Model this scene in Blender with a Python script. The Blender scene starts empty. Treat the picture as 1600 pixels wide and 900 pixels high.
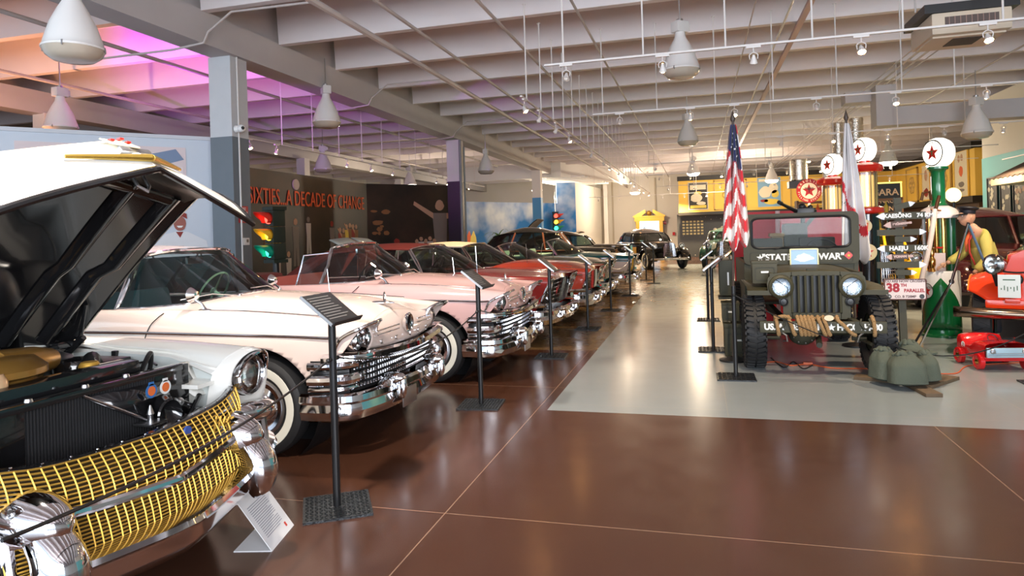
import bpy, bmesh, math, random
from mathutils import Vector, Matrix
R = random.Random(7)
scene = bpy.context.scene
COL = scene.collection
PI = math.pi
def rad(a): return a*PI/180

# ---------------------------------------------------------------- camera numbers (used for laying out at real depth)
F_PX, EYE, ROLL = 1050.0, 1.55, .03
YAW = math.atan(290/F_PX)
cY, sY = math.cos(YAW), math.sin(YAW)
def _ray(x, y):
    a = x-800; b = 366.7-y
    u = (a*math.cos(ROLL)+b*math.sin(ROLL))/F_PX; v = (-a*math.sin(ROLL)+b*math.cos(ROLL))/F_PX
    return (-sY+u*cY, cY+u*sY, v)
def PZ(x, y, z=0.0):
    d = _ray(x, y); t = (z-EYE)/d[2]; return Vector((d[0]*t, d[1]*t, z))
def PY(x, y, Y):
    d = _ray(x, y); t = Y/d[1]; return Vector((d[0]*t, Y, EYE+d[2]*t))
def PX(x, y, X):
    d = _ray(x, y); t = X/d[0]; return Vector((X, d[1]*t, EYE+d[2]*t))

# ---------------------------------------------------------------- materials
_M = {}
def mat(name, color=(.8,.8,.8), rough=.5, metal=0.0, coat=0.0, emit=None, estr=0.0, spec=.5, noise=None, bump=None, trans=0.0, alpha=1.0, sheen=0.0, ior=1.45):
    """noise=(scale, amount, second colour) mottles the base colour; bump=(scale, strength)."""
    if name in _M: return _M[name]
    m = bpy.data.materials.new(name); m.use_nodes = True
    nt = m.node_tree; b = nt.nodes['Principled BSDF']
    b.inputs['Base Color'].default_value = (*color, 1)
    b.inputs['Roughness'].default_value = rough
    b.inputs['Metallic'].default_value = metal
    b.inputs['Coat Weight'].default_value = coat
    b.inputs['Coat Roughness'].default_value = .04
    b.inputs['Specular IOR Level'].default_value = spec
    b.inputs['Transmission Weight'].default_value = trans
    b.inputs['Alpha'].default_value = alpha
    b.inputs['Sheen Weight'].default_value = sheen
    b.inputs['IOR'].default_value = ior
    if emit:
        b.inputs['Emission Color'].default_value = (*emit, 1); b.inputs['Emission Strength'].default_value = estr
    if noise or bump:
        tc = nt.nodes.new('ShaderNodeTexCoord')
    if noise:
        n = nt.nodes.new('ShaderNodeTexNoise'); n.inputs['Scale'].default_value = noise[0]; n.inputs['Detail'].default_value = 4
        nt.links.new(tc.outputs['Object'], n.inputs['Vector'])
        mx = nt.nodes.new('ShaderNodeMix'); mx.data_type = 'RGBA'
        mx.inputs['A'].default_value = (*color, 1); mx.inputs['B'].default_value = (*noise[2], 1)
        mr = nt.nodes.new('ShaderNodeMapRange'); mr.inputs['From Min'].default_value = .4; mr.inputs['From Max'].default_value = .65
        mr.inputs['To Max'].default_value = noise[1]
        nt.links.new(n.outputs['Fac'], mr.inputs['Value']); nt.links.new(mr.outputs['Result'], mx.inputs['Factor'])
        nt.links.new(mx.outputs['Result'], b.inputs['Base Color'])
    if bump:
        n2 = nt.nodes.new('ShaderNodeTexNoise'); n2.inputs['Scale'].default_value = bump[0]; n2.inputs['Detail'].default_value = 3
        nt.links.new(tc.outputs['Object'], n2.inputs['Vector'])
        bp = nt.nodes.new('ShaderNodeBump'); bp.inputs['Strength'].default_value = bump[1]; bp.inputs['Distance'].default_value = .01
        nt.links.new(n2.outputs['Fac'], bp.inputs['Height']); nt.links.new(bp.outputs['Normal'], b.inputs['Normal'])
    _M[name] = m
    return m
def glass(name, tint=(.8,.9,.88), refl=.12, rough=.02):
    if name in _M: return _M[name]
    m = bpy.data.materials.new(name); m.use_nodes = True; nt = m.node_tree
    for n in list(nt.nodes):
        if n.type != 'OUTPUT_MATERIAL': nt.nodes.remove(n)
    out = nt.nodes[0]
    t = nt.nodes.new('ShaderNodeBsdfTransparent'); t.inputs['Color'].default_value = (*tint, 1)
    g = nt.nodes.new('ShaderNodeBsdfGlossy'); g.inputs['Roughness'].default_value = rough
    f = nt.nodes.new('ShaderNodeFresnel'); f.inputs['IOR'].default_value = 1.5
    a = nt.nodes.new('ShaderNodeMath'); a.operation = 'ADD'; a.inputs[1].default_value = refl; a.use_clamp = True
    mx = nt.nodes.new('ShaderNodeMixShader')
    nt.links.new(f.outputs[0], a.inputs[0]); nt.links.new(a.outputs[0], mx.inputs[0])
    nt.links.new(t.outputs[0], mx.inputs[1]); nt.links.new(g.outputs[0], mx.inputs[2]); nt.links.new(mx.outputs[0], out.inputs['Surface'])
    _M[name] = m
    return m
def paint(name, c, rough=.22): return mat(name, c, rough, 0, .6, spec=.5)

CHROME = mat('chrome', (.86,.86,.88), .06, 1)
STEEL = mat('steel', (.55,.55,.56), .3, 1)
GOLD = mat('gold anodised', (.72,.42,.07), .42, .55)
BLACK = mat('black paint', (.012,.012,.013), .35)
BLACKG = mat('black gloss', (.010,.010,.011), .12, 0, .6)
DARK = mat('dark interior', (.02,.02,.022), .8)
RUBBER = mat('rubber', (.014,.014,.015), .6)
WWALL = mat('whitewall', (.78,.76,.66), .5)
CGLASS = glass('car glass', (.62,.74,.72), .06)
CLEAR = glass('clear glass', (.90,.92,.92), -.03)
LENS = glass('headlamp glass', (.9,.92,.92), .18, .12)
WHITE = mat('white enamel', (.80,.80,.78), .35)
RED = mat('red paint', (.62,.02,.012), .3, 0, .4)
STEELW = mat('white painted steel', (.70,.68,.66), .45)

# ---------------------------------------------------------------- mesh builder
class MB:
    def __init__(s): s.v = []; s.f = []
    def add(s, vs, fs, M=None):
        o = len(s.v)
        for p in vs:
            p = Vector(p); s.v.append(M @ p if M else p)
        s.f += [tuple(i+o for i in f) for f in fs]
        return s
    def box(s, c, d, rz=0, M=None, bev=0):
        x, y, z = d[0]/2, d[1]/2, d[2]/2
        m = Matrix.Translation(c) @ Matrix.Rotation(rz, 4, 'Z')
        if M: m = M @ m
        if bev and min(x, y, z) > bev:
            vs, fs = _bevbox(x, y, z, bev); return s.add(vs, fs, m)
        vs = [(-x,-y,-z),(x,-y,-z),(x,y,-z),(-x,y,-z),(-x,-y,z),(x,-y,z),(x,y,z),(-x,y,z)]
        fs = [(0,3,2,1),(4,5,6,7),(0,1,5,4),(1,2,6,5),(2,3,7,6),(3,0,4,7)]
        return s.add(vs, fs, m)
    def tube(s, pts, r, n=8, cap=True):
        pts = [Vector(p) for p in pts]; k = len(pts)
        rs = r if isinstance(r, (list, tuple)) else [r]*k
        vs = []; fs = []
        up = None
        for i, p in enumerate(pts):
            t = (pts[min(i+1, k-1)]-pts[max(i-1, 0)])
            if t.length < 1e-9: t = Vector((0,0,1))
            t.normalize()
            if up is None:
                up = Vector((0,0,1)) if abs(t.z) < .9 else Vector((1,0,0))
            a = t.cross(up)
            if a.length < 1e-6: a = t.cross(Vector((0,1,0)))
            a.normalize(); b = a.cross(t).normalized(); up = b
            for j in range(n):
                q = 2*PI*j/n; vs.append(p+a*math.cos(q)*rs[i]+b*math.sin(q)*rs[i])
        for i in range(k-1):
            for j in range(n):
                fs.append((i*n+j, i*n+(j+1)%n, (i+1)*n+(j+1)%n, (i+1)*n+j))
        if cap:
            fs.append(tuple(range(n-1, -1, -1))); fs.append(tuple((k-1)*n+j for j in range(n)))
        return s.add(vs, fs)
    def lathe(s, prof, n=24, M=None, a0=0, a1=2*PI):
        """prof = [(r, h)] about local Z"""
        full = abs(a1-a0-2*PI) < 1e-6; m = n if full else n+1
        vs = []; fs = []
        for (r, h) in prof:
            for j in range(m):
                q = a0+(a1-a0)*j/n; vs.append((r*math.cos(q), r*math.sin(q), h))
        for i in range(len(prof)-1):
            for j in range(n):
                k = (j+1) % m
                fs.append((i*m+j, i*m+k, (i+1)*m+k, (i+1)*m+j))
        return s.add(vs, fs, M)
    def grid(s, fn, nu, nv, M=None, close_u=False):
        vs = [fn(i/nu, j/nv) for i in range(nu+1) for j in range(nv+1)]
        fs = [(i*(nv+1)+j, (i+1)*(nv+1)+j, (i+1)*(nv+1)+j+1, i*(nv+1)+j+1) for i in range(nu) for j in range(nv)]
        return s.add(vs, fs, M)
    def prism(s, poly, h0, h1, M=None):
        """poly in local XY, extruded along Z"""
        n = len(poly)
        vs = [(p[0], p[1], h0) for p in poly]+[(p[0], p[1], h1) for p in poly]
        fs = [tuple(range(n-1, -1, -1)), tuple(range(n, 2*n))]+[(i, (i+1)%n, n+(i+1)%n, n+i) for i in range(n)]
        return s.add(vs, fs, M)
    def ball(s, c, r, M=None, n=16, sc=(1,1,1)):
        m = Matrix.Translation(c) @ Matrix.Diagonal((*sc, 1))
        if M: m = M @ m
        k = n//2
        return s.lathe([(max(1e-5, r*math.sin(PI*i/k)), -r*math.cos(PI*i/k)) for i in range(k+1)], n, m)
    def mesh(s, name, ang=35, smooth=True):
        me = bpy.data.meshes.new(name); me.from_pydata([tuple(v) for v in s.v], [], s.f); me.validate()
        bm = bmesh.new(); bm.from_mesh(me); bmesh.ops.remove_doubles(bm, verts=bm.verts, dist=1e-5)
        bmesh.ops.recalc_face_normals(bm, faces=bm.faces); bm.to_mesh(me); bm.free()
        if smooth:
            me.polygons.foreach_set('use_smooth', [True]*len(me.polygons)); me.set_sharp_from_angle(angle=rad(ang))
        return me
    def build(s, name, m, parent=None, label=None, ang=35, smooth=True, solid=0, loc=None):
        me = s.mesh(name, ang, smooth); me.materials.append(m)
        o = bpy.data.objects.new(name, me); COL.objects.link(o)
        if parent: o.parent = parent
        if label: o['label'] = label
        if solid:
            md = o.modifiers.new('thickness', 'SOLIDIFY'); md.thickness = solid; md.offset = -1
        if loc: o.location = loc
        return o
def _bevbox(x, y, z, b):
    bm = bmesh.new(); bmesh.ops.create_cube(bm, size=2)
    for v in bm.verts: v.co = Vector((v.co.x*x, v.co.y*y, v.co.z*z))
    bmesh.ops.bevel(bm, geom=bm.edges[:], offset=b, segments=2, profile=.7, affect='EDGES')
    bm.verts.index_update()
    r = ([v.co.copy() for v in bm.verts], [tuple(v.index for v in f.verts) for f in bm.faces]); bm.free(); return r
def empty(name, loc=(0,0,0), rz=0, label=None, cat=None, group=None):
    o = bpy.data.objects.new(name, None); COL.objects.link(o); o.location = loc; o.rotation_euler = (0,0,rz); o.empty_display_size = .1
    tag(o, label, cat, group); return o
def tag(o, label=None, cat=None, group=None, kind=None):
    if label: o['label'] = label
    if cat: o['category'] = cat
    if group: o['group'] = group
    if kind: o['kind'] = kind
    return o
def struct(name, mb, m, label=None, **kw):
    o = mb.build(name, m, None, **kw); tag(o, label, None, None, 'structure'); return o
KIDS = {}
def dup(root, loc=None, rz=None, label=None, group=None):
    def cp(o, par):
        c = o.copy(); COL.objects.link(c); c.parent = par
        for ch in [q for q in bpy.data.objects if q.parent == o]: cp(ch, c)
        return c
    if root.name not in KIDS:
        def tree(o): return (o, [tree(q) for q in bpy.data.objects if q.parent == o])
        KIDS[root.name] = tree(root)
    def cpt(t, par):
        c = t[0].copy(); COL.objects.link(c); c.parent = par
        for q in t[1]: cpt(q, c)
        return c
    r = cpt(KIDS[root.name], None)
    if loc is not None: r.location = loc
    if rz is not None: r.rotation_euler = (0,0,rz)
    if label: r['label'] = label
    if group: r['group'] = group
    return r
def FR(o, x, y, z=None):
    """matrix with origin o, local axes x,y (z = x cross y)"""
    x = Vector(x).normalized(); y = Vector(y).normalized(); z = Vector(z).normalized() if z else x.cross(y).normalized()
    M = Matrix.Identity(4)
    for i in range(3): M[i][0] = x[i]; M[i][1] = y[i]; M[i][2] = z[i]; M[i][3] = o[i]
    return M
def text(body, size, M, m, parent, name='lettering', ext=.002, align='CENTER', sx=1.0, shear=0, bold=0, label=None, spacing=1.0):
    cu = bpy.data.curves.new(name, 'FONT'); cu.body = body; cu.size = size; cu.extrude = ext; cu.align_x = align; cu.align_y = 'CENTER'
    cu.shear = shear; cu.offset = bold; cu.space_character = spacing; cu.resolution_u = 3
    t = bpy.data.objects.new(name, cu); COL.objects.link(t)
    bpy.context.view_layer.update()
    me = bpy.data.meshes.new_from_object(t.evaluated_get(bpy.context.evaluated_depsgraph_get()))
    bpy.data.objects.remove(t); bpy.data.curves.remove(cu)
    me.transform(M @ Matrix.Diagonal((sx, 1, 1, 1))); me.materials.clear(); me.materials.append(m)
    o = bpy.data.objects.new(name, me); COL.objects.link(o); o.parent = parent
    if label: o['label'] = label
    return o
def cr(p0, p1, p2, p3, t):
    return .5*((2*p1)+(-p0+p2)*t+(2*p0-5*p1+4*p2-p3)*t*t+(-p0+3*p1-3*p2+p3)*t*t*t)
def spline(pts, per=6, closed=False):
    """Catmull-Rom through points; a repeated point makes a corner"""
    P = [Vector(p) for p in pts]; n = len(P); out = []
    for i in range(n if closed else n-1):
        g = (lambda k: P[k % n]) if closed else (lambda k: P[max(0, min(n-1, k))])
        if (g(i+1)-g(i)).length < 1e-7: continue
        for k in range(per): out.append(cr(g(i-1), g(i), g(i+1), g(i+2), k/per))
    if not closed: out.append(P[-1])
    return out
def curve_at(tbl, s):
    """monotone-ish smooth lookup in [(s, a, b..)] """
    n = len(tbl)
    if s <= tbl[0][0]: return tbl[0][1:]
    if s >= tbl[-1][0]: return tbl[-1][1:]
    for i in range(n-1):
        if tbl[i][0] <= s <= tbl[i+1][0]:
            if tbl[i+1][0]-tbl[i][0] < 1e-6: return tbl[i+1][1:]
            t = (s-tbl[i][0])/(tbl[i+1][0]-tbl[i][0]); h = tbl[i+1][0]-tbl[i][0]
            def sl(k, c):
                a, b = tbl[max(0, k-1)], tbl[min(n-1, k+1)]
                return (b[c]-a[c])/max(1e-6, b[0]-a[0])
            r = []
            for c in range(1, len(tbl[0])):
                y0, y1 = tbl[i][c], tbl[i+1][c]; m0, m1 = sl(i, c), sl(i+1, c)
                d = (y1-y0)/h
                lim = 3*abs(d); m0 = max(-lim, min(lim, m0)); m1 = max(-lim, min(lim, m1))
                r.append((2*t**3-3*t*t+1)*y0+(t**3-2*t*t+t)*h*m0+(-2*t**3+3*t*t)*y1+(t**3-t*t)*h*m1)
            return tuple(r)
# ================================================================ ROOM
# ---- floor
def floor_mat(name, c1, c2, rough, seamcol, tile=(3.0, 3.0), off=(0, 0), seam=True):
    m = bpy.data.materials.new(name); m.use_nodes = True; nt = m.node_tree; b = nt.nodes['Principled BSDF']; L = nt.links.new
    tc = nt.nodes.new('ShaderNodeTexCoord')
    n = nt.nodes.new('ShaderNodeTexNoise'); n.inputs['Scale'].default_value = .7; n.inputs['Detail'].default_value = 10; n.inputs['Roughness'].default_value = .65
    L(tc.outputs['Object'], n.inputs['Vector'])
    mx = nt.nodes.new('ShaderNodeMix'); mx.data_type = 'RGBA'; mx.inputs['A'].default_value = (*c1, 1); mx.inputs['B'].default_value = (*c2, 1)
    L(n.outputs['Fac'], mx.inputs['Factor'])
    last = mx.outputs['Result']
    # fine scuffs
    n3 = nt.nodes.new('ShaderNodeTexNoise'); n3.inputs['Scale'].default_value = 14; n3.inputs['Detail'].default_value = 6
    mp = nt.nodes.new('ShaderNodeMapping'); mp.inputs['Rotation'].default_value = (0, 0, .9); mp.inputs['Scale'].default_value = (1, .12, 1)
    L(tc.outputs['Object'], mp.inputs['Vector']); L(mp.outputs[0], n3.inputs['Vector'])
    r3 = nt.nodes.new('ShaderNodeMapRange'); r3.inputs['From Min'].default_value = .72; r3.inputs['From Max'].default_value = .85; r3.inputs['To Max'].default_value = 0
    L(n3.outputs['Fac'], r3.inputs['Value'])
    m3 = nt.nodes.new('ShaderNodeMix'); m3.data_type = 'RGBA'; m3.inputs['B'].default_value = (*seamcol, 1); L(last, m3.inputs['A']); L(r3.outputs['Result'], m3.inputs['Factor']); last = m3.outputs['Result']
    if seam:
        sp = nt.nodes.new('ShaderNodeSeparateXYZ'); L(tc.outputs['Object'], sp.inputs[0]); res = None
        for ax, (t, o) in zip('XY', ((tile[0], off[0]), (tile[1], off[1]))):
            a = nt.nodes.new('ShaderNodeMath'); a.operation = 'ADD'; a.inputs[1].default_value = -o+t*50; L(sp.outputs[ax], a.inputs[0])
            q = nt.nodes.new('ShaderNodeMath'); q.operation = 'PINGPONG'; q.inputs[1].default_value = t/2; L(a.outputs[0], q.inputs[0])
            w = nt.nodes.new('ShaderNodeMath'); w.operation = 'LESS_THAN'; w.inputs[1].default_value = .0035; L(q.outputs[0], w.inputs[0])
            if res is None: res = w.outputs[0]
            else:
                k = nt.nodes.new('ShaderNodeMath'); k.operation = 'MAXIMUM'; L(res, k.inputs[0]); L(w.outputs[0], k.inputs[1]); res = k.outputs[0]
        m4 = nt.nodes.new('ShaderNodeMix'); m4.data_type = 'RGBA'; m4.inputs['B'].default_value = (*seamcol, 1); L(last, m4.inputs['A'])
        k = nt.nodes.new('ShaderNodeMath'); k.operation = 'MULTIPLY'; k.inputs[1].default_value = .75; L(res, k.inputs[0]); L(k.outputs[0], m4.inputs['Factor']); last = m4.outputs['Result']
    L(last, b.inputs['Base Color'])
    n2 = nt.nodes.new('ShaderNodeTexNoise'); n2.inputs['Scale'].default_value = 3.5; n2.inputs['Detail'].default_value = 6; L(tc.outputs['Object'], n2.inputs['Vector'])
    r = nt.nodes.new('ShaderNodeMapRange'); r.inputs['From Min'].default_value = .3; r.inputs['From Max'].default_value = .7
    r.inputs['To Min'].default_value = rough[0]; r.inputs['To Max'].default_value = rough[1]
    L(n2.outputs['Fac'], r.inputs['Value']); L(r.outputs['Result'], b.inputs['Roughness'])
    bp = nt.nodes.new('ShaderNodeBump'); bp.inputs['Strength'].default_value = .02; bp.inputs['Distance'].default_value = .02; L(n2.outputs['Fac'], bp.inputs['Height']); L(bp.outputs['Normal'], b.inputs['Normal'])
    b.inputs['Specular IOR Level'].default_value = .6
    return m
FBROWN = floor_mat('brown stained concrete', (.058,.022,.012), (.080,.032,.018), (.17,.25), (.34,.22,.15), (3.1, 3.1), (-1.41, 3.52))
FTAN = floor_mat('tan stained concrete', (.15,.09,.037), (.17,.103,.044), (.17,.34), (.12,.07,.03), (2.2, 2.2), (-1.41, 8.6))
FGREY = floor_mat('pale grey coated concrete', (.25,.285,.295), (.29,.325,.335), (.17,.25), (.33,.33,.31), (2.3, 2.3), (.2, 8.3))
XL, YL0, YL1, YT = -1.32, 5.76, 31.0, 8.75
mb = MB(); 
for (x0,x1,y0,y1) in ((-20,14,-7,YL0),(-20,XL,YL0,YT),(XL,14,YL1,46),(-20,XL,33,46)):
    mb.box(((x0+x1)/2,(y0+y1)/2,-.1),(x1-x0,y1-y0,.2))
struct('floor', mb, FBROWN, smooth=False)
struct('floor_display', MB().box(((XL+14)/2,(YL0+YL1)/2,-.1),(14-XL,YL1-YL0,.2)), FGREY, smooth=False)
struct('floor_tan', MB().box(((XL-20)/2,(YT+33)/2,-.1),(XL+20,33-YT,.2)), FTAN, smooth=False)

# ---- ceiling deck, joists, beams
CEIL = mat('painted concrete ceiling', (.80,.75,.75), .7, noise=(1.5,.25,(.72,.67,.67)))
CEILW = mat('painted beam', (.52,.50,.50), .7, noise=(2.5,.2,(.45,.43,.43)))
struct('ceiling', MB().box((-3,19.5,5.92),(34,53,.2)), CEIL, smooth=False)
ZJ = 5.11
k = 0
y = 10.69-1.98*8
while y < 45:
    m = MB()
    for (x0,x1) in ((-20,-7.66),(-7.2,14)):
        P = [(-.07,ZJ),(.07,ZJ),(.12,5.83),(-.12,5.83)]
        m.prism(P, x0, x1, FR((0,y,0),(0,1,0),(0,0,1)))
    struct('ceiling_joist', m, CEIL, smooth=False, ang=20)
    y += 1.98
m = MB().prism([(-7.66,4.62),(-7.2,4.62),(-7.2,5.13),(-7.3,5.13),(-7.3,5.83),(-7.56,5.83),(-7.56,5.13),(-7.66,5.13)], -6.9, 45, FR((0,0,0),(1,0,0),(0,0,1),(0,-1,0)) @ Matrix.Scale(-1,4,(0,0,1)))
struct('ceiling_beam', m, CEILW, smooth=False)
struct('ceiling_beam', MB().box((-14.4,22,4.85),(.46,46,.5)), CEILW, smooth=False)
CGREY = mat('column grey blue', (.155,.185,.21), .6, noise=(6,.2,(.13,.16,.18)))
CUP = mat('column pale', (.56,.58,.60), .6, noise=(5,.25,(.50,.52,.54)))
CWH = mat('column white', (.75,.72,.68), .6)
CBLU = mat('column blue', (.08,.30,.62), .5)
def column(x, y, low, up, w=.42, split=3.3, top=4.62, lab=None):
    o = struct('column', MB().box((x,y,(split+top)/2),(w,w,top-split)), up, lab, smooth=False)
    b = MB().box((x,y,split/2),(w+.004,w+.004,split)).build('column_lower_band', low, o, smooth=False)
    return o
column(-7.5, 9.6, CGREY, CUP)
column(-7.44, 20.35, BLACK, CWH)
column(-7.44, 31.8, CBLU, CWH)
column(-14.1, 22.1, CWH, CWH, .34); column(-14.9, 32.2, CWH, CWH, .34)
column(-14.3, 12.0, CWH, CWH, .34)
column(-5.7, 43.8, CWH, CWH, .25)

# ---- walls of the hall
WALLW = mat('white wall', (.72,.68,.60), .7, noise=(.7,.3,(.66,.61,.52)))
WGREY = mat('grey wall', (.60,.56,.50), .8)
struct('wall_far', MB().box((-3,45.1,2.6),(34,.2,6.5)), WALLW, smooth=False)
mm = MB()
for x in (-6.1,-2.6,-5.4): mm.box((x,44.96,2.5),(.1,.08,5))
struct('trim_far_wall', mm, mat('wall seam', (.5,.44,.34), .7), smooth=False)
struct('wall_far_left', MB().box((-20.1,19.5,2.6),(.2,53,6.5)), WGREY, smooth=False)
struct('wall_right', MB().box((14.1,19.5,2.6),(.2,53,6.5)), WALLW, smooth=False)

def wall_frame(a, b):
    """frame on the face that looks to the right of a->b : local x along, y up, z out"""
    a = Vector((a[0],a[1],0)); b = Vector((b[0],b[1],0)); d = (b-a); L = d.length; d.normalize()
    return FR(a, d, (0,0,1)), L
def panel_wall(name, a, b, h, m, z0=0, th=.14, label=None):
    M, L = wall_frame(a, b)
    return struct(name, MB().box((L/2,(h+z0)/2,-th/2),(L,h-z0,th),M=M), m, label, smooth=False), M, L

# pastel mural wall, left
PASTEL = mat('pastel wall', (.60,.66,.74), .7, noise=(1.2,.4,(.70,.72,.76)))
wp, MP, LP = panel_wall('wall_left', (-14.2,2.4), (-7.9,9.7), 3.3, PASTEL)
struct('trim_left_wall', MB().box((LP/2,3.33,-.05),(LP,.06,.16),M=MP), mat('pastel cap', (.62,.64,.68), .6), smooth=False)

# ---- sixties mural wall
def mural_mat():
    m = bpy.data.materials.new('dark mural'); m.use_nodes = True; nt = m.node_tree; b = nt.nodes['Principled BSDF']; L = nt.links.new
    tc = nt.nodes.new('ShaderNodeTexCoord')
    n = nt.nodes.new('ShaderNodeTexNoise'); n.inputs['Scale'].default_value = .9; n.inputs['Detail'].default_value = 5; L(tc.outputs['Object'], n.inputs['Vector'])
    rp = nt.nodes.new('ShaderNodeValToRGB'); L(n.outputs['Fac'], rp.inputs[0]); e = rp.color_ramp.elements
    e[0].position = .42; e[0].color = (.008,.007,.006,1); e[1].position = .72; e[1].color = (.045,.024,.016,1)
    L(rp.outputs[0], b.inputs['Base Color']); b.inputs['Roughness'].default_value = .4
    return m
MUR = mural_mat()
w1, M1, L1 = panel_wall('wall_mural', (-10.04,12.2), (-10.04,19.25), 3.3, MUR)
w2, M2, L2 = panel_wall('wall_mural_end', (-10.04,19.25), (-7.9,21.9), 3.3, MUR)
ORANGE = mat('mural letters', (.75,.13,.03), .5)
title = text('SIXTIES...A DECADE OF CHANGE', .56, M1 @ Matrix.Translation((.85,2.42,.02)) , ORANGE, None, 'mural_lettering', .006, 'LEFT', .62)
# fit the title between its two ends on the wall
xs = [ (M1.inverted() @ v.co).x for v in title.data.vertices]; w = max(xs)-min(xs)
sc = 5.60/w
title.data.transform(M1 @ Matrix.Translation((min(xs),2.42,0)) @ Matrix.Diagonal((sc,1,1,1)) @ Matrix.Translation((-min(xs),-2.42,0)) @ M1.inverted())
title.data.transform(M1 @ Matrix.Translation((1.22-min(xs),.22,0)) @ M1.inverted())
title.parent = w1
SKIN = mat('mural skin', (.50,.30,.18), .6); DIM = mat('mural grey', (.20,.17,.14), .6); YLW = mat('mural yellow', (.75,.55,.08), .6); RDM = mat('mural red', (.28,.03,.02), .6); BRN = mat('mural brown', (.25,.12,.04), .6); PAL = mat('mural pale', (.55,.50,.42), .6)
def blob(cx, cy, rx, ry, n=14, jag=.12):
    return [(cx+rx*math.cos(2*PI*i/n)*(1+R.uniform(-jag,jag)), cy+ry*math.sin(2*PI*i/n)*(1+R.uniform(-jag,jag))) for i in range(n)]
def figure_polys(cx, base, h, arms=0):
    w = h*.13
    out = [('s', blob(cx, base+h*.92, w*.55, h*.075)),
           ('c', [(cx-w*.9,base+h*.82),(cx+w*.9,base+h*.82),(cx+w*.75,base+h*.45),(cx+w*.85,base),(cx+w*.15,base),(cx,base+h*.4),(cx-w*.2,base),(cx-w*.85,base),(cx-w*.7,base+h*.45)])]
    if arms == 1: out.append(('s', [(cx-w*.8,base+h*.80),(cx-w*2.6,base+h*1.0),(cx-w*2.7,base+h*.96),(cx-w*.8,base+h*.70)]))
    if arms == 2:
        out.append(('s', [(cx-w*.8,base+h*.82),(cx-w*3.0,base+h*.98),(cx-w*3.1,base+h*.93),(cx-w*.8,base+h*.74)])); out.append(('s', [(cx+w*.8,base+h*.82),(cx+w*2.8,base+h*.80),(cx+w*2.8,base+h*.75),(cx+w*.8,base+h*.74)]))
    return out
def mural_figures(M, specs, name, wall):
    """each painted figure is a raised patch of paint on its wall"""
    for n_, (cx, base, h, arms, cs, cc) in enumerate(specs):
        body, skin = MB(), MB()
        for i, (kind, poly) in enumerate(figure_polys(cx, base, h, arms)):
            (skin if kind == 's' else body).prism(poly, .001, .006+.0007*n_+.0005*i, M)
        o = body.build(name, cc, wall, smooth=False); skin.build('painted_face', cs, o, smooth=False)
mural_figures(M1, [(3.1,.9,1.25,0,SKIN,DIM),(3.7,1.2,1.0,0,DIM,PAL),(4.9,1.0,1.1,0,RDM,DIM),(2.3,.3,.95,0,SKIN,PAL),(2.75,.3,1.0,1,SKIN,PAL),(.5,1.2,1.3,0,YLW,BRN)], 'painted_musician', w1)
mural_figures(M1, [(5.35+i*.19,1.0+R.uniform(-.1,.1),.95,i%2,SKIN,(RDM,BRN,YLW,BRN)[i%4]) for i in range(6)], 'painted_dancer', w1)
mural_figures(M2, [(2.62,.35,2.45,2,SKIN,DIM)], 'painted_singer', w2)
mural_figures(M2, [(1.0,.2,1.35,0,RDM,RDM)], 'painted_figure', w2)
mural_figures(M2, [(1.72+i*.165,.55+(i%2)*.08,.95,0,SKIN,(YLW,PAL)[i%2]) for i in range(5)], 'painted_band_member', w2)
for i in range(9): MB().prism(blob(.35+R.uniform(-.25,.35), 2.05+R.uniform(-.35,.45), R.uniform(.05,.18), R.uniform(.03,.08)), .001, .006+.001*i, M2).build('painted_drum', BRN, w2, smooth=False)
b = MB()
b.prism([(1.75,1.15),(2.45,1.15),(2.5,2.1),(1.8,2.15)], .001, .006, M1)
o = b.build('painted_peace_panel', BRN, w1, smooth=False)
q = MB().lathe([(.27,-.006),(.27,.006),(.33,.006),(.33,-.006),(.27,-.006)], 32, M1 @ Matrix.Translation((2.12,1.65,.014)))
for a in (0, .75, -.75, PI): q.box((0,0,0),(.04,.28,.012),M=M1 @ Matrix.Translation((2.12+.15*math.sin(a+PI)*1,1.65+.15*math.cos(a+PI),.014)) @ Matrix.Rotation(-(a+PI),4,'Z'))
q.build('peace_symbol', YLW, o)
# small white disc high on the mural
tag(MB().lathe([(0,0),(.14,0),(.14,.03),(0,.03)],24,M1 @ Matrix.Translation((3.15,3.02,0))).build('wall_plate_disc', PAL), 'small round pale disc fixed high on the dark mural wall', 'wall disc')

# ---- pastel mural pictures
o = MB().box((8.05,2.66,.005),(2.3,1.0,.01),M=MP).build('painted_car', mat('pink wash', (.74,.62,.62), .6), wp, smooth=False)
MB().prism([(7.55,2.35),(8.6,2.28),(8.6,2.55),(7.7,2.6)], .011, .016, MP @ Matrix.Translation((.55,.28,0))).build('painted_fender', mat('pale pink', (.80,.70,.72), .5), o, smooth=False)
MB().prism([(8.2,2.62),(8.72,2.78),(8.6,2.95),(8.25,2.86)], .011, .016, MP @ Matrix.Translation((.45,.18,0))).build('painted_windscreen', mat('soft blue', (.18,.25,.38), .5), o, smooth=False)
MB().prism([(8.0,2.08),(8.75,2.04),(8.75,2.14),(8.1,2.16)], .011, .018, MP @ Matrix.Translation((.45,.15,0))).build('painted_trim', mat('deep blue', (.05,.08,.14), .5), o, smooth=False)
Mi = MP @ Matrix.Translation((9.08-8.1*.62, 1.90-1.78*.62, .002)) @ Matrix.Scale(.62,4)
o = MB().prism([(7.35,.7),(7.3,1.0),(7.75,1.5),(8.05,1.58),(8.3,1.55),(8.75,1.3),(8.85,.7)], .002, .010, Mi).build('painted_waiter', mat('mural white', (.78,.78,.80), .6), wp, smooth=False)
MB().prism(blob(8.1,1.78,.15,.2,16,.03), .010, .014, Mi).build('painted_face', mat('mural face', (.36,.12,.09), .6), o, smooth=False)
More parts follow.
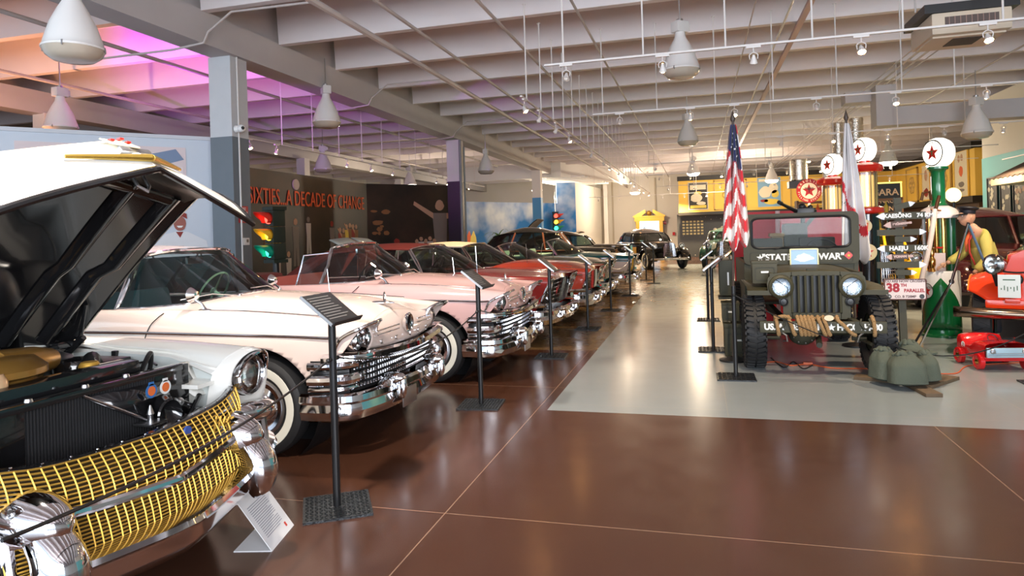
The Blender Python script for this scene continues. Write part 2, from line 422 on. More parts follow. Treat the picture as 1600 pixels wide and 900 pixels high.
MB().prism([(7.93,1.86),(7.97,2.06),(8.12,2.1),(8.27,2.04),(8.28,1.9),(8.15,1.97)], .014, .018, Mi).build('painted_hair', RDM, o, smooth=False)
MB().prism([(8.0,1.56),(8.18,1.56),(8.1,1.4)], .010, .013, Mi).build('painted_neck', RDM, o, smooth=False)
MB().prism([(8.02,1.72),(8.18,1.72),(8.14,1.67),(8.06,1.67)], .014, .017, Mi).build('painted_smile', WHITE, o, smooth=False)

# ---- blue sky mural wall with palm
def sky_mural():
    m = bpy.data.materials.new('sky mural'); m.use_nodes = True; nt = m.node_tree; b = nt.nodes['Principled BSDF']; L = nt.links.new
    tc = nt.nodes.new('ShaderNodeTexCoord')
    n = nt.nodes.new('ShaderNodeTexNoise'); n.inputs['Scale'].default_value = .45; n.inputs['Detail'].default_value = 4; L(tc.outputs['Object'], n.inputs['Vector'])
    rp = nt.nodes.new('ShaderNodeValToRGB'); L(n.outputs['Fac'], rp.inputs[0]); e = rp.color_ramp.elements
    e[0].position = .45; e[0].color = (.02,.22,.62,1); e[1].position = .66; e[1].color = (.8,.88,.95,1)
    L(rp.outputs[0], b.inputs['Base Color']); b.inputs['Roughness'].default_value = .6
    return m
SKYM = sky_mural()
w3, M3, L3 = panel_wall('wall_sky_mural', (-12.6,28.6), (-7.6,37.2), 3.25, SKYM)
panel_wall('wall_sky_mural_return', (-7.6,37.2), (-6.6,37.6), 4.4, SKYM)
panel_wall('wall_pale_left', (-6.6,37.6), (-6.0,44.9), 4.4, WALLW)

# ---- far right: yellow frieze, night mural, counter
YEL = mat('yellow wall', (.86,.56,.10), .6, noise=(1,.3,(.80,.48,.07)))
FRAMEY = mat('yellow frame', (.55,.36,.10), .5)
BLKT = mat('black trim', (.015,.013,.012), .5)
def night():
    m = bpy.data.materials.new('night mural'); m.use_nodes = True; nt = m.node_tree; b = nt.nodes['Principled BSDF']; L = nt.links.new
    tc = nt.nodes.new('ShaderNodeTexCoord')
    v = nt.nodes.new('ShaderNodeTexVoronoi'); v.inputs['Scale'].default_value = 5; L(tc.outputs['Object'], v.inputs['Vector'])
    rp = nt.nodes.new('ShaderNodeValToRGB'); L(v.outputs['Distance'], rp.inputs[0]); e = rp.color_ramp.elements
    e[0].position = .06; e[0].color = (.8,.75,.6,1); e[1].position = .12; e[1].color = (.045,.05,.055,1)
    L(rp.outputs[0], b.inputs['Base Color']); return m
struct('wall_frieze', MB().box((4.45,38.2,3.35),(10.8,.3,1.75)), YEL, smooth=False)
struct('trim_frieze_top', MB().box((4.45,38.1,4.33),(10.9,.4,.24)), BLKT, smooth=False)
struct('trim_frieze_bottom', MB().box((4.45,38.1,2.40),(10.9,.4,.16)), BLKT, smooth=False)
wn = struct('wall_night_mural', MB().box((2.0,39.2,1.2),(6.2,.2,2.4)), night(), smooth=False)
struct('wall_frieze_right', MB().box((9.95,33.2,3.35),(.3,10.2,1.75)), YEL, smooth=False)
struct('trim_frieze_right_top', MB().box((9.85,33.2,4.33),(.35,10.3,.24)), BLKT, smooth=False)
struct('trim_frieze_right_bottom', MB().box((9.85,33.2,2.35),(.35,10.3,.24)), BLKT, smooth=False)
WDARK = mat('dark wood wall', (.07,.035,.018), .5)
struct('wall_dark_right', MB().box((10.0,33.2,1.15),(.2,10.2,2.3)), WDARK, smooth=False)
struct('wall_dark_far', MB().box((7.6,38.5,1.15),(5,.2,2.3)), WDARK, smooth=False)
TURQ = mat('turquoise wall', (.20,.60,.62), .6)
struct('wall_turquoise', MB().box((8.35,14.5,1.69),(.3,17,3.38)), TURQ, smooth=False)
struct('wall_white_above', MB().box((8.37,14.5,4.25),(.3,17,1.75)), WALLW, smooth=False)
struct('wall_turquoise_end', MB().box((11.2,23.1,2.4),(5.6,.2,4.8)), YEL, smooth=False)
# mural figures at night wall
for i,(x,h,c) in enumerate(((.95,1.5,'pink'),(1.35,1.6,'black'),(2.2,2.0,'gold'))):
    cc = {'pink':mat('pink dress',(.8,.4,.4),.6),'black':BLACK,'gold':mat('gold dress',(.8,.45,.2),.6)}[c]
    mural_figures(FR((x,39.08,0),(1,0,0),(0,0,1)), [(0,.1,h,0,PAL,cc)], 'painted_dancer', wn)
b = MB()
for i in range(6):
    for j in range(5): b.box((-.75+i*.2,39.06,1.3+j*.17),(.13,.03,.1))
b.build('painted_window_grid', mat('window yellow', (.55,.48,.25), .6), wn, smooth=False)
# frieze pictures: gold framed panels, posters
def frame_picture(name, M, w, h, m, label, fm=FRAMEY, cat='poster', grp=None, fw=.05, inner=None, pos=None):
    root = empty(name, M.translation, 0, label, cat, grp); Mi = Matrix.Translation(-M.translation) @ M
    MB().box((0,0,.02),(w,h,.02),M=Mi).build('print', m, root, smooth=False)
    f = MB()
    for sx in (-1,1): f.box((sx*(w/2+fw/2),0,.025),(fw,h+2*fw,.05),M=Mi)
    for sy in (-1,1): f.box((0,sy*(h/2+fw/2),.025),(w,fw,.05),M=Mi)
    f.build('frame', fm, root, smooth=False)
    for (mt_, pl) in (inner or []):
        b = MB()
        for i,p in enumerate(pl): b.prism(p, .03, .034+.0006*(i%8), Mi)
        b.build('printed_shape', mt_, root, smooth=False)
    return root
yw = lambda x, z: FR((x,38.05,z),(1,0,0),(0,0,1))
P1 = mat('poster cream', (.75,.68,.5), .6); P2 = mat('poster blue', (.20,.38,.55), .6); P3 = mat('poster black', (.02,.018,.015), .5)
frame_picture('movie_poster', yw(-.02+.1,3.35), .95, 1.4, P3, 'black and cream film poster at the left end of the yellow frieze', PAL, inner=[(P1,[[(-.42,.35),(.42,.35),(.42,.6),(-.42,.6)],blob(-.1,-.1,.3,.25),blob(.15,-.4,.25,.1)]),(YLW,[blob(0,.15,.2,.1),[(-.42,-.65),(.42,-.65),(.42,-.5),(-.42,-.5)]])])
frame_picture('movie_poster', yw(3.72,3.4), 1.15, 1.55, P2, 'blue and yellow film poster with a portrait on the yellow frieze behind the first flag', YEL, inner=[(P1,[blob(-.2,0,.3,.3),blob(.2,.2,.25,.3),[(-.5,.55),(.4,.55),(.4,.7),(-.5,.7)]]),(YLW,[blob(.1,-.5,.4,.15),blob(.3,-.1,.2,.2)]),(RDM,[blob(-.25,-.45,.2,.08)])])
def scroll(M, label, grp):
    root = empty('wall_medallion', M.translation, 0, label, 'wall ornament', grp); Mi = Matrix.Translation(-M.translation) @ M
    MB().box((0,0,.01),(1.6,1.5,.02),M=Mi).build('panel', YEL, root, smooth=False)
    f = MB()
    for sx in (-1,1): f.box((sx*.82,0,.03),(.06,1.6,.06),M=Mi)
    for sy in (-1,1): f.box((0,sy*.77,.03),(1.7,.06,.06),M=Mi)
    f.build('moulding', FRAMEY, root, smooth=False)
    o_ = MB()
    for a in range(6): o_.lathe([(.13,-.015),(.16,.015),(.19,-.015),(.13,-.015)],16,Mi @ Matrix.Translation((.24*math.cos(a*PI/3),.24*math.sin(a*PI/3),.04)))
    o_.build('scrollwork', FRAMEY, root)
    return root
g = 'gilt medallion panels on the yellow frieze'
for x, l in ((1.75,'gilt scrollwork medallion in a square frame between the two film posters'),(5.6,'gilt scrollwork medallion in a square frame behind the round red sign')):
    scroll(yw(x,3.35), l, g)
rw = lambda y, z: FR((9.78,y,z),(0,-1,0),(0,0,1))
for y_, l in ((35.4,'gilt medallion on the side frieze nearer the far corner'),(31.2,'gilt medallion on the side frieze behind the green pump')): scroll(rw(y_,3.3), l, g)
frame_picture('movie_poster', rw(33.4,3.3), 1.0, 1.5, P1, 'tall cream poster between the two medallions on the side frieze', YEL, inner=[(SKIN,[blob(0,.3,.2,.25)]),(RDM,[blob(0,-.45,.3,.2)])])
frame_picture('movie_poster', rw(29.3,3.35), 1.3, 1.7, P1, 'tall cream poster with small portraits at the near end of the side frieze', YEL, inner=[(SKIN,[blob(-.2,.6,.12,.14),blob(.1,.62,.12,.14)]),(ORANGE,[blob(0,.1,.2,.2)]),(DIM,[blob(0,-.4,.3,.1),blob(0,-.62,.3,.06)])])
# cinema poster with the big names
sgn = empty('name_board', (0,0,0), 0, 'black cinema board with yellow words ending ARA, MONROE and TEN', 'sign')
Ms = FR(PY(1374,310,20.0),(1,0,0),(0,0,1)) @ Matrix.Scale(.68,4)
MB().box((0,0,0),(1.5,1.14,.06),M=Ms).build('board', P3, sgn, smooth=False)
fb = MB()
for sx in (-1,1): fb.box((sx*.77,0,0),(.05,1.24,.09),M=Ms)
for sy in (-1,1): fb.box((0,sy*.60,0),(1.6,.05,.09),M=Ms)
fb.build('lit_frame', mat('lit frame', (.9,.7,.1), .4, emit=(1,.75,.15), estr=1.2), sgn, smooth=False)
CRL = mat('cream letters', (.85,.55,.30), .5)
text('NIAGARA', .36, Ms @ Matrix.Translation((.68,.22,.034)), CRL, sgn, align='RIGHT', sx=1.0, bold=.008)
text('MONROE', .24, Ms @ Matrix.Translation((.66,-.12,.034)), CRL, sgn, align='RIGHT', bold=.005)
text('COTTEN', .24, Ms @ Matrix.Translation((.50,-.42,.034)), CRL, sgn, align='RIGHT', bold=.005)
MB().box((.1,-1.85,-.06),(.08,2.5,.06),M=Ms).build('post', BLACK, sgn, smooth=False)

# turquoise wall frames
def tw(y, z): return FR((8.19,y,z),(0,-1,0),(0,0,1))
for i,(y_,z_,w_,h_,l) in enumerate(((22.2,2.25,.62,1.0,'narrow black frame of cut-out shapes at the far end of the turquoise wall'),(21.35,2.25,.6,1.0,'black frame of pale cut-out shapes under the awning eave'),(20.4,2.25,.9,1.0,'wide black frame of mixed photographs at the near end of the turquoise wall'))):
    sh = [blob(R.uniform(-w_*.38,w_*.38), R.uniform(-h_*.42,h_*.42), .07,.07,8,.3) for _ in range(int(w_*24))]
    frame_picture('framed_collage', tw(y_,z_), w_, h_, P3, l, BLACK, 'framed collage', 'black framed collages on the turquoise wall', .03, [(P1, sh[::2]),(SKIN if i==2 else P1, sh[1::2])])
# awning
aw = empty('shop_awning', (7.0,16.35,2.03), 0, 'dark corrugated awning roof sticking out from the turquoise wall at upper right', 'awning')
def awf(u, v):
    y = 2.8-u*5.2; return (1.15-1.15*v, y, 1.12-.58*v+.02*math.sin(u*130))
MB().grid(awf, 90, 4).build('roof_sheet', mat('awning brown', (.05,.035,.03), .6), aw, solid=.02)
MB().box((.03,.2,.45),(.04,5.2,.16)).build('fascia', mat('awning cream', (.55,.45,.32), .6), aw, smooth=False)
MB().box((.58,.2,.38),(1.1,5.2,.03)).build('soffit', mat('awning soffit', (.35,.28,.2), .7), aw, smooth=False)

# mirror on the far wall
mi = empty('gilt_mirror', (0,0,0), 0, 'tall gilt mirror with broken pediment standing against the far white wall', 'mirror')
Mm = FR(PY(1016,398,44.5),(1,0,0),(0,0,1)); Mm.translation.z = 0
GILT = mat('gilt', (.75,.42,.07), .35, .6)
f = MB()
for sx in (-1,1): f.box((sx*.74,1.2,0),(.24,2.4,.16),M=Mm)
f.box((0,2.3,0),(1.9,.28,.2),M=Mm); f.box((0,2.47,.03),(2.05,.08,.28),M=Mm)
f.prism([(-1.05,2.5),(-.25,2.92),(-.22,2.72),(-.5,2.5)],-.1,.1,Mm); f.prism([(1.05,2.5),(.25,2.92),(.22,2.72),(.5,2.5)],-.1,.1,Mm); f.ball((0,2.68,0),.17,Mm)
f.box((0,.1,0),(1.7,.2,.2),M=Mm)
f.build('frame', GILT, mi)
MB().box((0,1.2,-.02),(1.26,2.2,.04),M=Mm).build('mirror_glass', mat('mirror', (.75,.75,.72), .03, 1), mi, smooth=False)
b = MB().box((0,0,0),(.16,.2,.04),M=FR(PY(1053,365,44.9),(1,0,0),(0,0,1)))
o = tag(b.build('alarm_sign', RED, smooth=False), 'small red notice on the white far wall beside the night mural', 'sign')
tag(MB().lathe([(0,0),(.12,0),(.1,.08),(0,.09)],16,FR(PY(1039,348,44.9),(1,0,0),(0,0,1))).build('fire_bell', RED), 'small red fire bell on the far wall right of the gilt mirror', 'fire bell')

# curved light shelf left of the aisle far back
lsf = empty('light_shelf', (0,0,0), 0, 'white slatted canopy hanging from the ceiling in front of the far white wall', 'ceiling canopy')
c0 = PY(820,290,36.0); c1 = PY(938,300,36.0)
b = MB(); 
pts = [Vector((-12.2,34.0,4.45)), Vector((-9.3,34.0,4.45)), Vector((-6.7,34,4.45)), Vector((-5.6,36,4.42)), Vector((-4.6,38.5,4.4)), Vector((-3.9,41.5,4.4))]
for a,c in zip(pts,pts[1:]):
    d=(c-a); n=Vector((-d.y,d.x,0)).normalized()
    b.add([a,c,c+Vector((0,0,.75)),a+Vector((0,0,.75)),a+n*.06,c+n*.06,c+n*.06+Vector((0,0,.75)),a+n*.06+Vector((0,0,.75))],[(0,1,2,3),(4,7,6,5),(0,4,5,1),(3,2,6,7),(0,3,7,4),(1,5,6,2)])
b.build('fascia', WHITE, lsf, smooth=False)
b = MB()
for i in range(9): b.box((-7.2+i*.06,34.8+i*.75,4.5),(3.2,.16,.08))
b.build('slats', WHITE, lsf, smooth=False)
# ================================================================ CARS
# local axes of a car: x forward (0 = foremost point, so x = -s), y to its own left, z up.  Car faces +X of the hall.
def V3(s, y, z): return Vector((-s, y, z))
def surf_rows(rows, pu, pv):
    """rows[guide][knot] of (s,y,z) -> dense grid, Catmull-Rom both ways (repeat a guide for a crease)"""
    G = [spline([V3(*p) for p in r], pu) if isinstance(r[0], tuple) else r for r in rows]
    n = min(len(g) for g in G)
    return [spline([g[i] for g in G], pv) for i in range(n)]
def shell(lines, pu=12, pv=4, wheels=(), hole=None, mirror=True):
    # all guides share the knot count; splines drop repeated points, so keep them distinct along a guide
    rows = []; nargs = hole.__code__.co_argcount if hole else 0
    nk = len(lines[0]); dense = []
    for ln in lines:
        P = [V3(*p) for p in ln]; out = []
        for i in range(nk-1):
            p = lambda k: P[max(0, min(nk-1, k))]
            for k in range(pu): out.append(cr(p(i-1), p(i), p(i+1), p(i+2), k/pu))
        out.append(P[-1]); dense.append(out)
    n = len(dense[0]); m = len(dense)
    for i in range(n):
        row = []
        for j in range(m-1):
            p = lambda k: dense[max(0, min(m-1, k))][i]
            same = (p(j)-p(j+1)).length < 1e-6
            for k in range(1 if same else pv):
                a, b, c, d = p(j-1), p(j), p(j+1), p(j+2)
                if (a-b).length < 1e-6: a = b
                row.append(b.copy() if same else cr(a, b, c, d, k/pv))
        row.append(dense[-1][i].copy())
        # clip monotone: nothing past the centre line
        for q in row: q.y = max(q.y, 0.0)
        if mirror:
            row = row + [Vector((q.x, -q.y, q.z)) for q in reversed(row[:-1])]
        rows.append(row)
    w = min(len(r) for r in rows); rows = [r[:w] for r in rows] if len({len(r) for r in rows}) > 1 else rows
    v = [p for r in rows for p in r]; fs = []
    inside = {}
    for idx, p in enumerate(v):
        for (ws, wz, wr) in wheels:
            if abs(p.y) > .5 and p.z < wz+wr*1.02:
                dx, dz = p.x+ws, p.z-wz; d = math.hypot(dx, dz)
                if d < wr: inside[idx] = (ws, wz, wr); break
    for i in range(len(rows)-1):
        for j in range(w-1):
            q = (i*w+j, (i+1)*w+j, (i+1)*w+j+1, i*w+j+1)
            if all(k in inside for k in q): continue
            c = (v[q[0]]+v[q[1]]+v[q[2]]+v[q[3]])/4
            if hole:
                if nargs == 4:
                    if hole(-c.x, c.y, c.z, min(j, w-2-j)/pv): continue
                elif hole(-c.x, c.y, c.z): continue
            fs.append(q)
    for k, (ws, wz, wr) in inside.items():
        dx, dz = v[k].x+ws, v[k].z-wz; d = math.hypot(dx, dz) or 1
        v[k].x = -ws+dx/d*wr; v[k].z = wz+dz/d*wr
    # drop unused
    used = sorted({k for f in fs for k in f}); mp = {k: i for i, k in enumerate(used)}
    mb = MB(); mb.add([v[k] for k in used], [tuple(mp[k] for k in f) for f in fs]); return mb
def resample(pts, n):
    P = [Vector(p) for p in pts]; L = [0]
    for a, b in zip(P, P[1:]): L.append(L[-1]+(b-a).length)
    out = []; k = 0
    for i in range(n+1):
        t = L[-1]*i/n
        while k < len(P)-2 and L[k+1] < t: k += 1
        d = L[k+1]-L[k] or 1; out.append(P[k].lerp(P[k+1], max(0, min(1, (t-L[k])/d))))
    return out
def ruled(mb, A, B, n=24, m=4, bulge=0, bdir=(1,0,0), C=None):
    A = resample(A, n); B = resample(B, n); bd = Vector(bdir)
    return mb.grid(lambda u, v: A[round(u*n)].lerp(B[round(u*n)], v)+bd*bulge*math.sin(PI*v), n, m)
def symm(pts):
    """half curve from the side to the centre -> full curve left to right"""
    P = [Vector(p) for p in pts]; return P+[Vector((p.x, -p.y, p.z)) for p in reversed(P[:-1])]
def sc_(pts, per=8): return spline([V3(*p) for p in pts], per)
def both(f):
    for s in (1, -1): f(s)
def wheel(parent, s, y, zr=.36, r=.36, w=.2, side=1, style='disc', capm=None, ww=True, steer=0):
    """wheel part: mesh = rim; tire, whitewall, hubcap are sub-parts"""
    M = Matrix.Translation((-s, y, zr)) @ Matrix.Rotation(steer, 4, 'Z') @ Matrix.Rotation(-PI/2*side, 4, 'X')
    rr = r*.58
    rim = MB().lathe([(rr*.98,-w*.35),(rr*1.0,w*.40),(rr*.93,w*.42),(rr*.86,w*.28),(rr*.3,w*.2),(.001,w*.2)], 32, M).build('wheel', STEEL if capm is None else capm, parent)
    hw = w/2
    MB().lathe([(rr,-hw*.8),(r*.86,-hw),(r*.97,-hw*.75),(r,-hw*.35),(r,hw*.35),(r*.97,hw*.75),(r*.90,hw*.96),(r*.86,hw*1.0),(r*.76,hw*.98),(r*.64,hw*.93),(rr,hw*.78)], 48, M).build('tire', RUBBER, rim)
    if ww: MB().lathe([(r*.825,hw*1.005),(r*.82,hw*1.03),(r*.70,hw*1.02),(r*.655,hw*.975),(r*.66,hw*.94)], 48, M).build('whitewall', WWALL, rim)
    cp = [(rr*.92,hw*.55),(rr*.88,hw*.85),(rr*.74,hw*.80),(rr*.70,hw*.66),(rr*.52,hw*.70),(rr*.44,hw*.95),(rr*.25,hw*1.12),(.001,hw*1.18)]
    if style == 'dish': cp = [(rr*.95,hw*.6),(rr*.9,hw*.9),(rr*.8,hw*.9),(rr*.7,hw*.6),(rr*.35,hw*.55),(rr*.25,hw*.8),(.001,hw*.9)]
    c = MB().lathe(cp, 40, M)
    if style == 'fins':
        for k in range(28):
            q = Matrix.Rotation(2*PI*k/28, 4, 'Z'); c.box((rr*.62,0,hw*.80),(rr*.30,.006,.02),M=M @ q)
    c.build('hubcap', CHROME, rim)
    return rim
def wells(parent, wl, half, y0=.45):
    for (s, z, r) in wl:
        for sd in (1, -1):
            M = Matrix.Translation((-s, 0, z)) @ Matrix.Rotation(PI/2, 4, 'X')
            b = MB().lathe([(.01, y0), (r+.015, y0), (r+.015, half-.05)], 28, Matrix.Translation((-s,0,z)) @ Matrix.Rotation(-PI/2*sd, 4, 'X'))
            b.build('wheel_well', BLACK, parent)
def headlamp(parent, c, r, fwd=(1,0,0), rim=CHROME, name='headlight', deep=.05):
    f = Vector(fwd).normalized(); M = FR(Vector(c), f.cross(Vector((0,0,1))).normalized()*-1, (0,0,1), f)
    h = MB().lathe([(r*.96,-deep),(r*1.16,-deep*.5),(r*1.16,.012),(r*1.08,.022),(r,.010),(r*.98,-.01)], 28, M).build(name, rim, parent)
    MB().lathe([(r*.98,-.02),(r*.7,-.045),(r*.2,-.06),(.001,-.06)], 24, M).build('reflector', mat('reflector', (.85,.85,.83), .12, 1), h)
    lens = MB().grid(lambda u, v: M @ Vector((r*v*math.cos(2*PI*u), r*v*math.sin(2*PI*u), .012+.03*(1-v*v)+.0012*math.cos(v*r*600*math.cos(2*PI*u)))), 32, 8)
    lens.build('lens', LENS, h)
    return h
def plate_stand_dummy(): pass
def steering(parent, c, col, r=.2, tilt=1.05):
    M = Matrix.Translation(c) @ Matrix.Rotation(-tilt, 4, 'Y')
    b = MB().lathe([(r-.011,0),(r,.011),(r+.011,0),(r,-.011),(r-.011,0)], 36, M)
    b.box((0,0,-.01),(2*r,.02,.012),M=M).ball((0,0,0),.04,M,12,(1,1,.6))
    b.tube([M @ Vector((0,0,0)), M @ Vector((0,0,-.35))], .02)
    return b.build('steering_wheel', col, parent)
def bench(parent, s, w, z, col, name='seat', h=.5, d=.55):
    b = MB().box((-s+.28, 0, z-h*.45), (d, w, .16), bev=.05)
    Mb = Matrix.Translation((-s, 0, z-h/2)) @ Matrix.Rotation(-.2, 4, 'Y')
    b.box((0,0,0),(.16,w,h),M=Mb,bev=.06)
    return b.build(name, col, parent)

def cabin(parent, base, top, tub, dash_z=1.0, glassm=CGLASS, frame=CHROME, half=.8, fr=.016, s_back=4.3, floor_z=.45, wipers=True, mirror=True, trimcol=DARK):
    """base/top: half curves (s,y,z) side -> centre of the windscreen"""
    B = resample(symm(sc_(base)), 36); T = resample(symm(sc_(top)), 36)
    g = MB(); ruled(g, B, T, 36, 6, .03, (1,0,0)); ws = g.build('windscreen', glassm, parent)
    f = MB(); f.tube(resample(B, 30), fr*.8); f.tube(resample(T, 30), fr)
    for a, b in ((B[0], T[0]), (B[-1], T[-1])): f.tube([a, a.lerp(b, .5)+Vector((.02,0,0)), b], fr*1.3)
    f.build('windscreen_frame', frame, ws)
    # dark tub and dash
    d = MB(); sb = base[0][0]
    D = [p+Vector((-.02,0,-.04)) for p in resample(B, 24)]
    n = 24; E = [Vector((-sb-.25, p.y, dash_z-.03)) for p in D]
    d.grid(lambda u, v: D[round(u*n)].lerp(E[round(u*n)], v), n, 2)
    F_ = [Vector((-sb-.18, p.y, floor_z)) for p in D]; d.grid(lambda u, v: E[round(u*n)].lerp(F_[round(u*n)], v), n, 1)
    d.build('dashboard', trimcol, parent)
    t = MB(); hy = half
    t.box((-(sb+s_back)/2-.0, 0, floor_z), (s_back-sb+.9, 2*hy, .03))
    for sd in (1,-1): t.box((-(sb+s_back)/2-.05, sd*hy, (floor_z+dash_z)/2), (s_back-sb+.5, .03, dash_z-floor_z+.04))
    t.box((-s_back, 0, (floor_z+dash_z)/2), (.03, 2*hy, dash_z-floor_z))
    t.build('interior', tub, parent, smooth=False)
    if wipers:
        for y0 in (.38, -.30):
            i = min(range(len(B)), key=lambda k: abs(B[k].y-y0)); p = B[i]; j = min(range(len(B)), key=lambda k: abs(B[k].y-(y0-.42*1)))
            q = B[j].lerp(T[j], .10)+Vector((.05,0,.0))
            w = MB(); w.tube([p+Vector((.06,0,.0)), p.lerp(q,.5)+Vector((.05,0,.03)), q], .005, 6); w.ball(p+Vector((.06,0,-.005)), .02)
            w.build('wiper', STEEL, parent)
    if mirror:
        c = T[len(T)//2]; m = MB().box((c.x-.06, 0, c.z-.10), (.03,.22,.06), bev=.01); m.tube([(c.x,0,c.z),(c.x-.04,0,c.z-.08)],.006)
        m.build('rear_view_mirror', STEEL, parent)
    return B, T
def roof_panel(parent, T, roof, m, name='roof', thick=.02, rim=CHROME):
    """T = windscreen top curve (full), roof = list of further half curves (s,y,z) from side to centre"""
    rows = [resample(T, 24)]+[resample(symm(sc_(r)), 24) for r in roof]
    dense = [spline([rows[k][i] for k in range(len(rows))], 6) for i in range(25)]
    mb = MB(); L = len(dense[0])
    mb.grid(lambda u, v: dense[round(u*24)][round(v*(L-1))], 24, L-1)
    o = mb.build(name, m, parent, solid=thick)
    return o, dense
def chrome_strip(parent, pts, r=.009, m=CHROME, name='trim_strip', flat=None):
    b = MB(); b.tube(sc_(pts, 6), r, 6); return b.build(name, m, parent)
def door_mirror(parent, c, sd=-1):
    M = Matrix.Translation(c)
    b = MB().tube([M @ Vector((0,0,0)), M @ Vector((-.03,0,.05)), M @ Vector((-.09,sd*.01,.09))], [.02,.011,.011], 10)
    b.ball((0,0,.004),.035,M,14,(1.6,1,.35))
    b.lathe([(.001,.06),(.03,.055),(.052,.02),(.06,0),(.056,-.006),(.001,-.004)], 24, M @ Matrix.Translation((-.12,sd*.01,.12)) @ Matrix.Rotation(PI/2, 4, 'Y'))
    return b.build('wing_mirror', CHROME, parent)

def sedan58(name, loc, rz, paintm, label, cat='car', convertible=False, seatc=None, tub=None):
    root = empty(name, loc, rz, label, cat)
    WH = [(.86, .36, .43), (4.12, .36, .42)]
    #        nose            .5             1.0            1.5            2.1           3.2            4.2            5.35
    ln = [
     [(.40,.90,.50),(.58,.93,.44),(1.0,.94,.42),(1.5,.94,.27),(2.1,.95,.25),(3.2,.95,.25),(4.2,.95,.34),(5.2,.86,.42)],
     [(.38,.91,.58),(.62,.955,.56),(1.0,.975,.56),(1.5,.975,.50),(2.1,.975,.50),(3.2,.975,.50),(4.2,.97,.52),(5.25,.88,.52)],
     [(.20,.91,.76),(.55,.965,.76),(1.0,.985,.78),(1.5,.985,.76),(2.1,.985,.74),(3.2,.98,.72),(4.2,.975,.74),(5.3,.90,.74)],
     [(.12,.905,.86),(.5,.955,.875),(1.0,.97,.89),(1.5,.97,.895),(2.1,.965,.895),(3.2,.96,.88),(4.2,.96,.88),(5.3,.88,.86)],
     [(.06,.88,.93),(.5,.905,.965),(1.0,.915,.99),(1.5,.92,1.0),(2.1,.92,1.01),(3.2,.92,.99),(4.2,.93,.99),(5.3,.88,.97)],
     [(.05,.78,.955),(.5,.80,1.0),(1.0,.82,1.035),(1.5,.84,1.045),(2.1,.87,1.05),(3.2,.87,1.035),(4.2,.87,1.04),(5.3,.86,1.03)],
     [(.09,.66,.93),(.5,.68,.975),(1.0,.72,1.015),(1.5,.76,1.04),(2.1,.82,1.05),(3.2,.82,1.03),(4.2,.78,1.02),(5.3,.76,.98)],
     [(.16,.48,.92),(.5,.50,1.0),(1.0,.54,1.05),(1.5,.60,1.08),(2.1,.70,1.07),(3.2,.70,1.05),(4.2,.60,1.03),(5.3,.55,.97)],
     [(.20,.28,.955),(.5,.28,1.05),(1.0,.30,1.09),(1.5,.34,1.11),(2.1,.40,1.07),(3.2,.40,1.05),(4.2,.34,1.04),(5.3,.3,.97)],
     [(.22,0,.985),(.5,0,1.06),(1.0,0,1.10),(1.45,0,1.12),(2.1,0,1.07),(3.2,0,1.05),(4.2,0,1.04),(5.3,0,.97)]]
    base = [(2.24,.82,1.055),(2.0,.81,1.06),(1.68,.66,1.075),(1.54,.35,1.11),(1.48,0,1.125)]
    top = [(2.20,.60,1.45),(2.14,.55,1.475),(2.08,.34,1.50),(2.06,0,1.505)]
    def hole(s, y, z):
        ay = abs(y); sb = curve_at([(0,1.48),(.35,1.54),(.66,1.68),(.81,2.0),(.82,2.24)], ay)[0]
        return ay < .80 and s > sb+.06 and s < (4.3 if convertible else 4.0) and z > .95
    shell(ln, 20, 6, WH, hole).build('body', paintm, root, solid=.012)
    wells(root, WH, .93)
    # ---- nose panel between the lamp pods
    hoodedge = symm(sc_([(.12,.66,.925),(.16,.48,.92),(.20,.28,.955),(.22,0,.985)]))
    low = symm(sc_([(.13,.66,.74),(.10,.45,.735),(.085,.25,.73),(.08,0,.73)]))
    nb = MB(); ruled(nb, hoodedge, low, 40, 8, .035, (1,0,.1)); face = nb.build('nose_panel', paintm, root, solid=.01)
    # emblem
    M = FR(V3(.075,0,.865), (0,1,0), (0,0,1)); 
    MB().lathe([(.052,-.02),(.075,0),(.082,.02),(.070,.03),(.058,.02)],28,M).build('emblem_ring', CHROME, face)
    MB().lathe([(.06,0),(.055,.02),(.001,.028)],24,M).build('emblem_centre', BLACKG, face)
    for sd in (1,-1):
        for k, zz in ((0,.875),(1,.845)):
            b = MB().tube(sc_([(.085,sd*.58,zz-.01),(.075,sd*.4,zz-.005),(.062,sd*.2,zz)]), .006, 6); b.build('nose_strip', CHROME, face)
    for i, ch in enumerate('KCIUB'):
        text(ch, .05, FR(V3(.052+.02*abs(i-2),(i-2)*.24,.775),(0,1,0),(0,0,1)) , CHROME, face, 'letter', .006)
    # hood ornament
    o = MB().ball((0,0,.01),.05,Matrix.Translation(V3(.30,0,1.015)),14,(2.4,.5,.3))
    o.lathe([(.022,-.006),(.031,0),(.022,.006),(.022,-.006)],20,Matrix.Translation(V3(.27,0,1.07)) @ Matrix.Rotation(PI/2,4,'Y') @ Matrix.Diagonal((1.5,1,1,1)))
    o.build('hood_ornament', CHROME, root)
    # ---- lamp pods
    for sd in (1,-1):
        pod = MB()
        A = sc_([(.13,sd*.54,.735),(.10,sd*.55,.90),(.03,sd*.62,.955),(-.01,sd*.76,.965),(.06,sd*.90,.93),(.20,sd*.935,.86),(.26,sd*.93,.76)])
        B = sc_([(.17,sd*.58,.755),(.16,sd*.58,.88),(.13,sd*.63,.925),(.12,sd*.76,.935),(.17,sd*.87,.90),(.24,sd*.90,.85),(.27,sd*.90,.77)])
        ruled(pod, A, B, 30, 3); pod.tube(resample(A, 30), .013, 8)
        C = resample(B, 12); cen = V3(.20, sd*.74, .82); n0 = len(pod.v)
        pod.add(C+[cen], [(i, i+1, len(C)) for i in range(len(C)-1)]+[(len(C)-1, 0, len(C))])
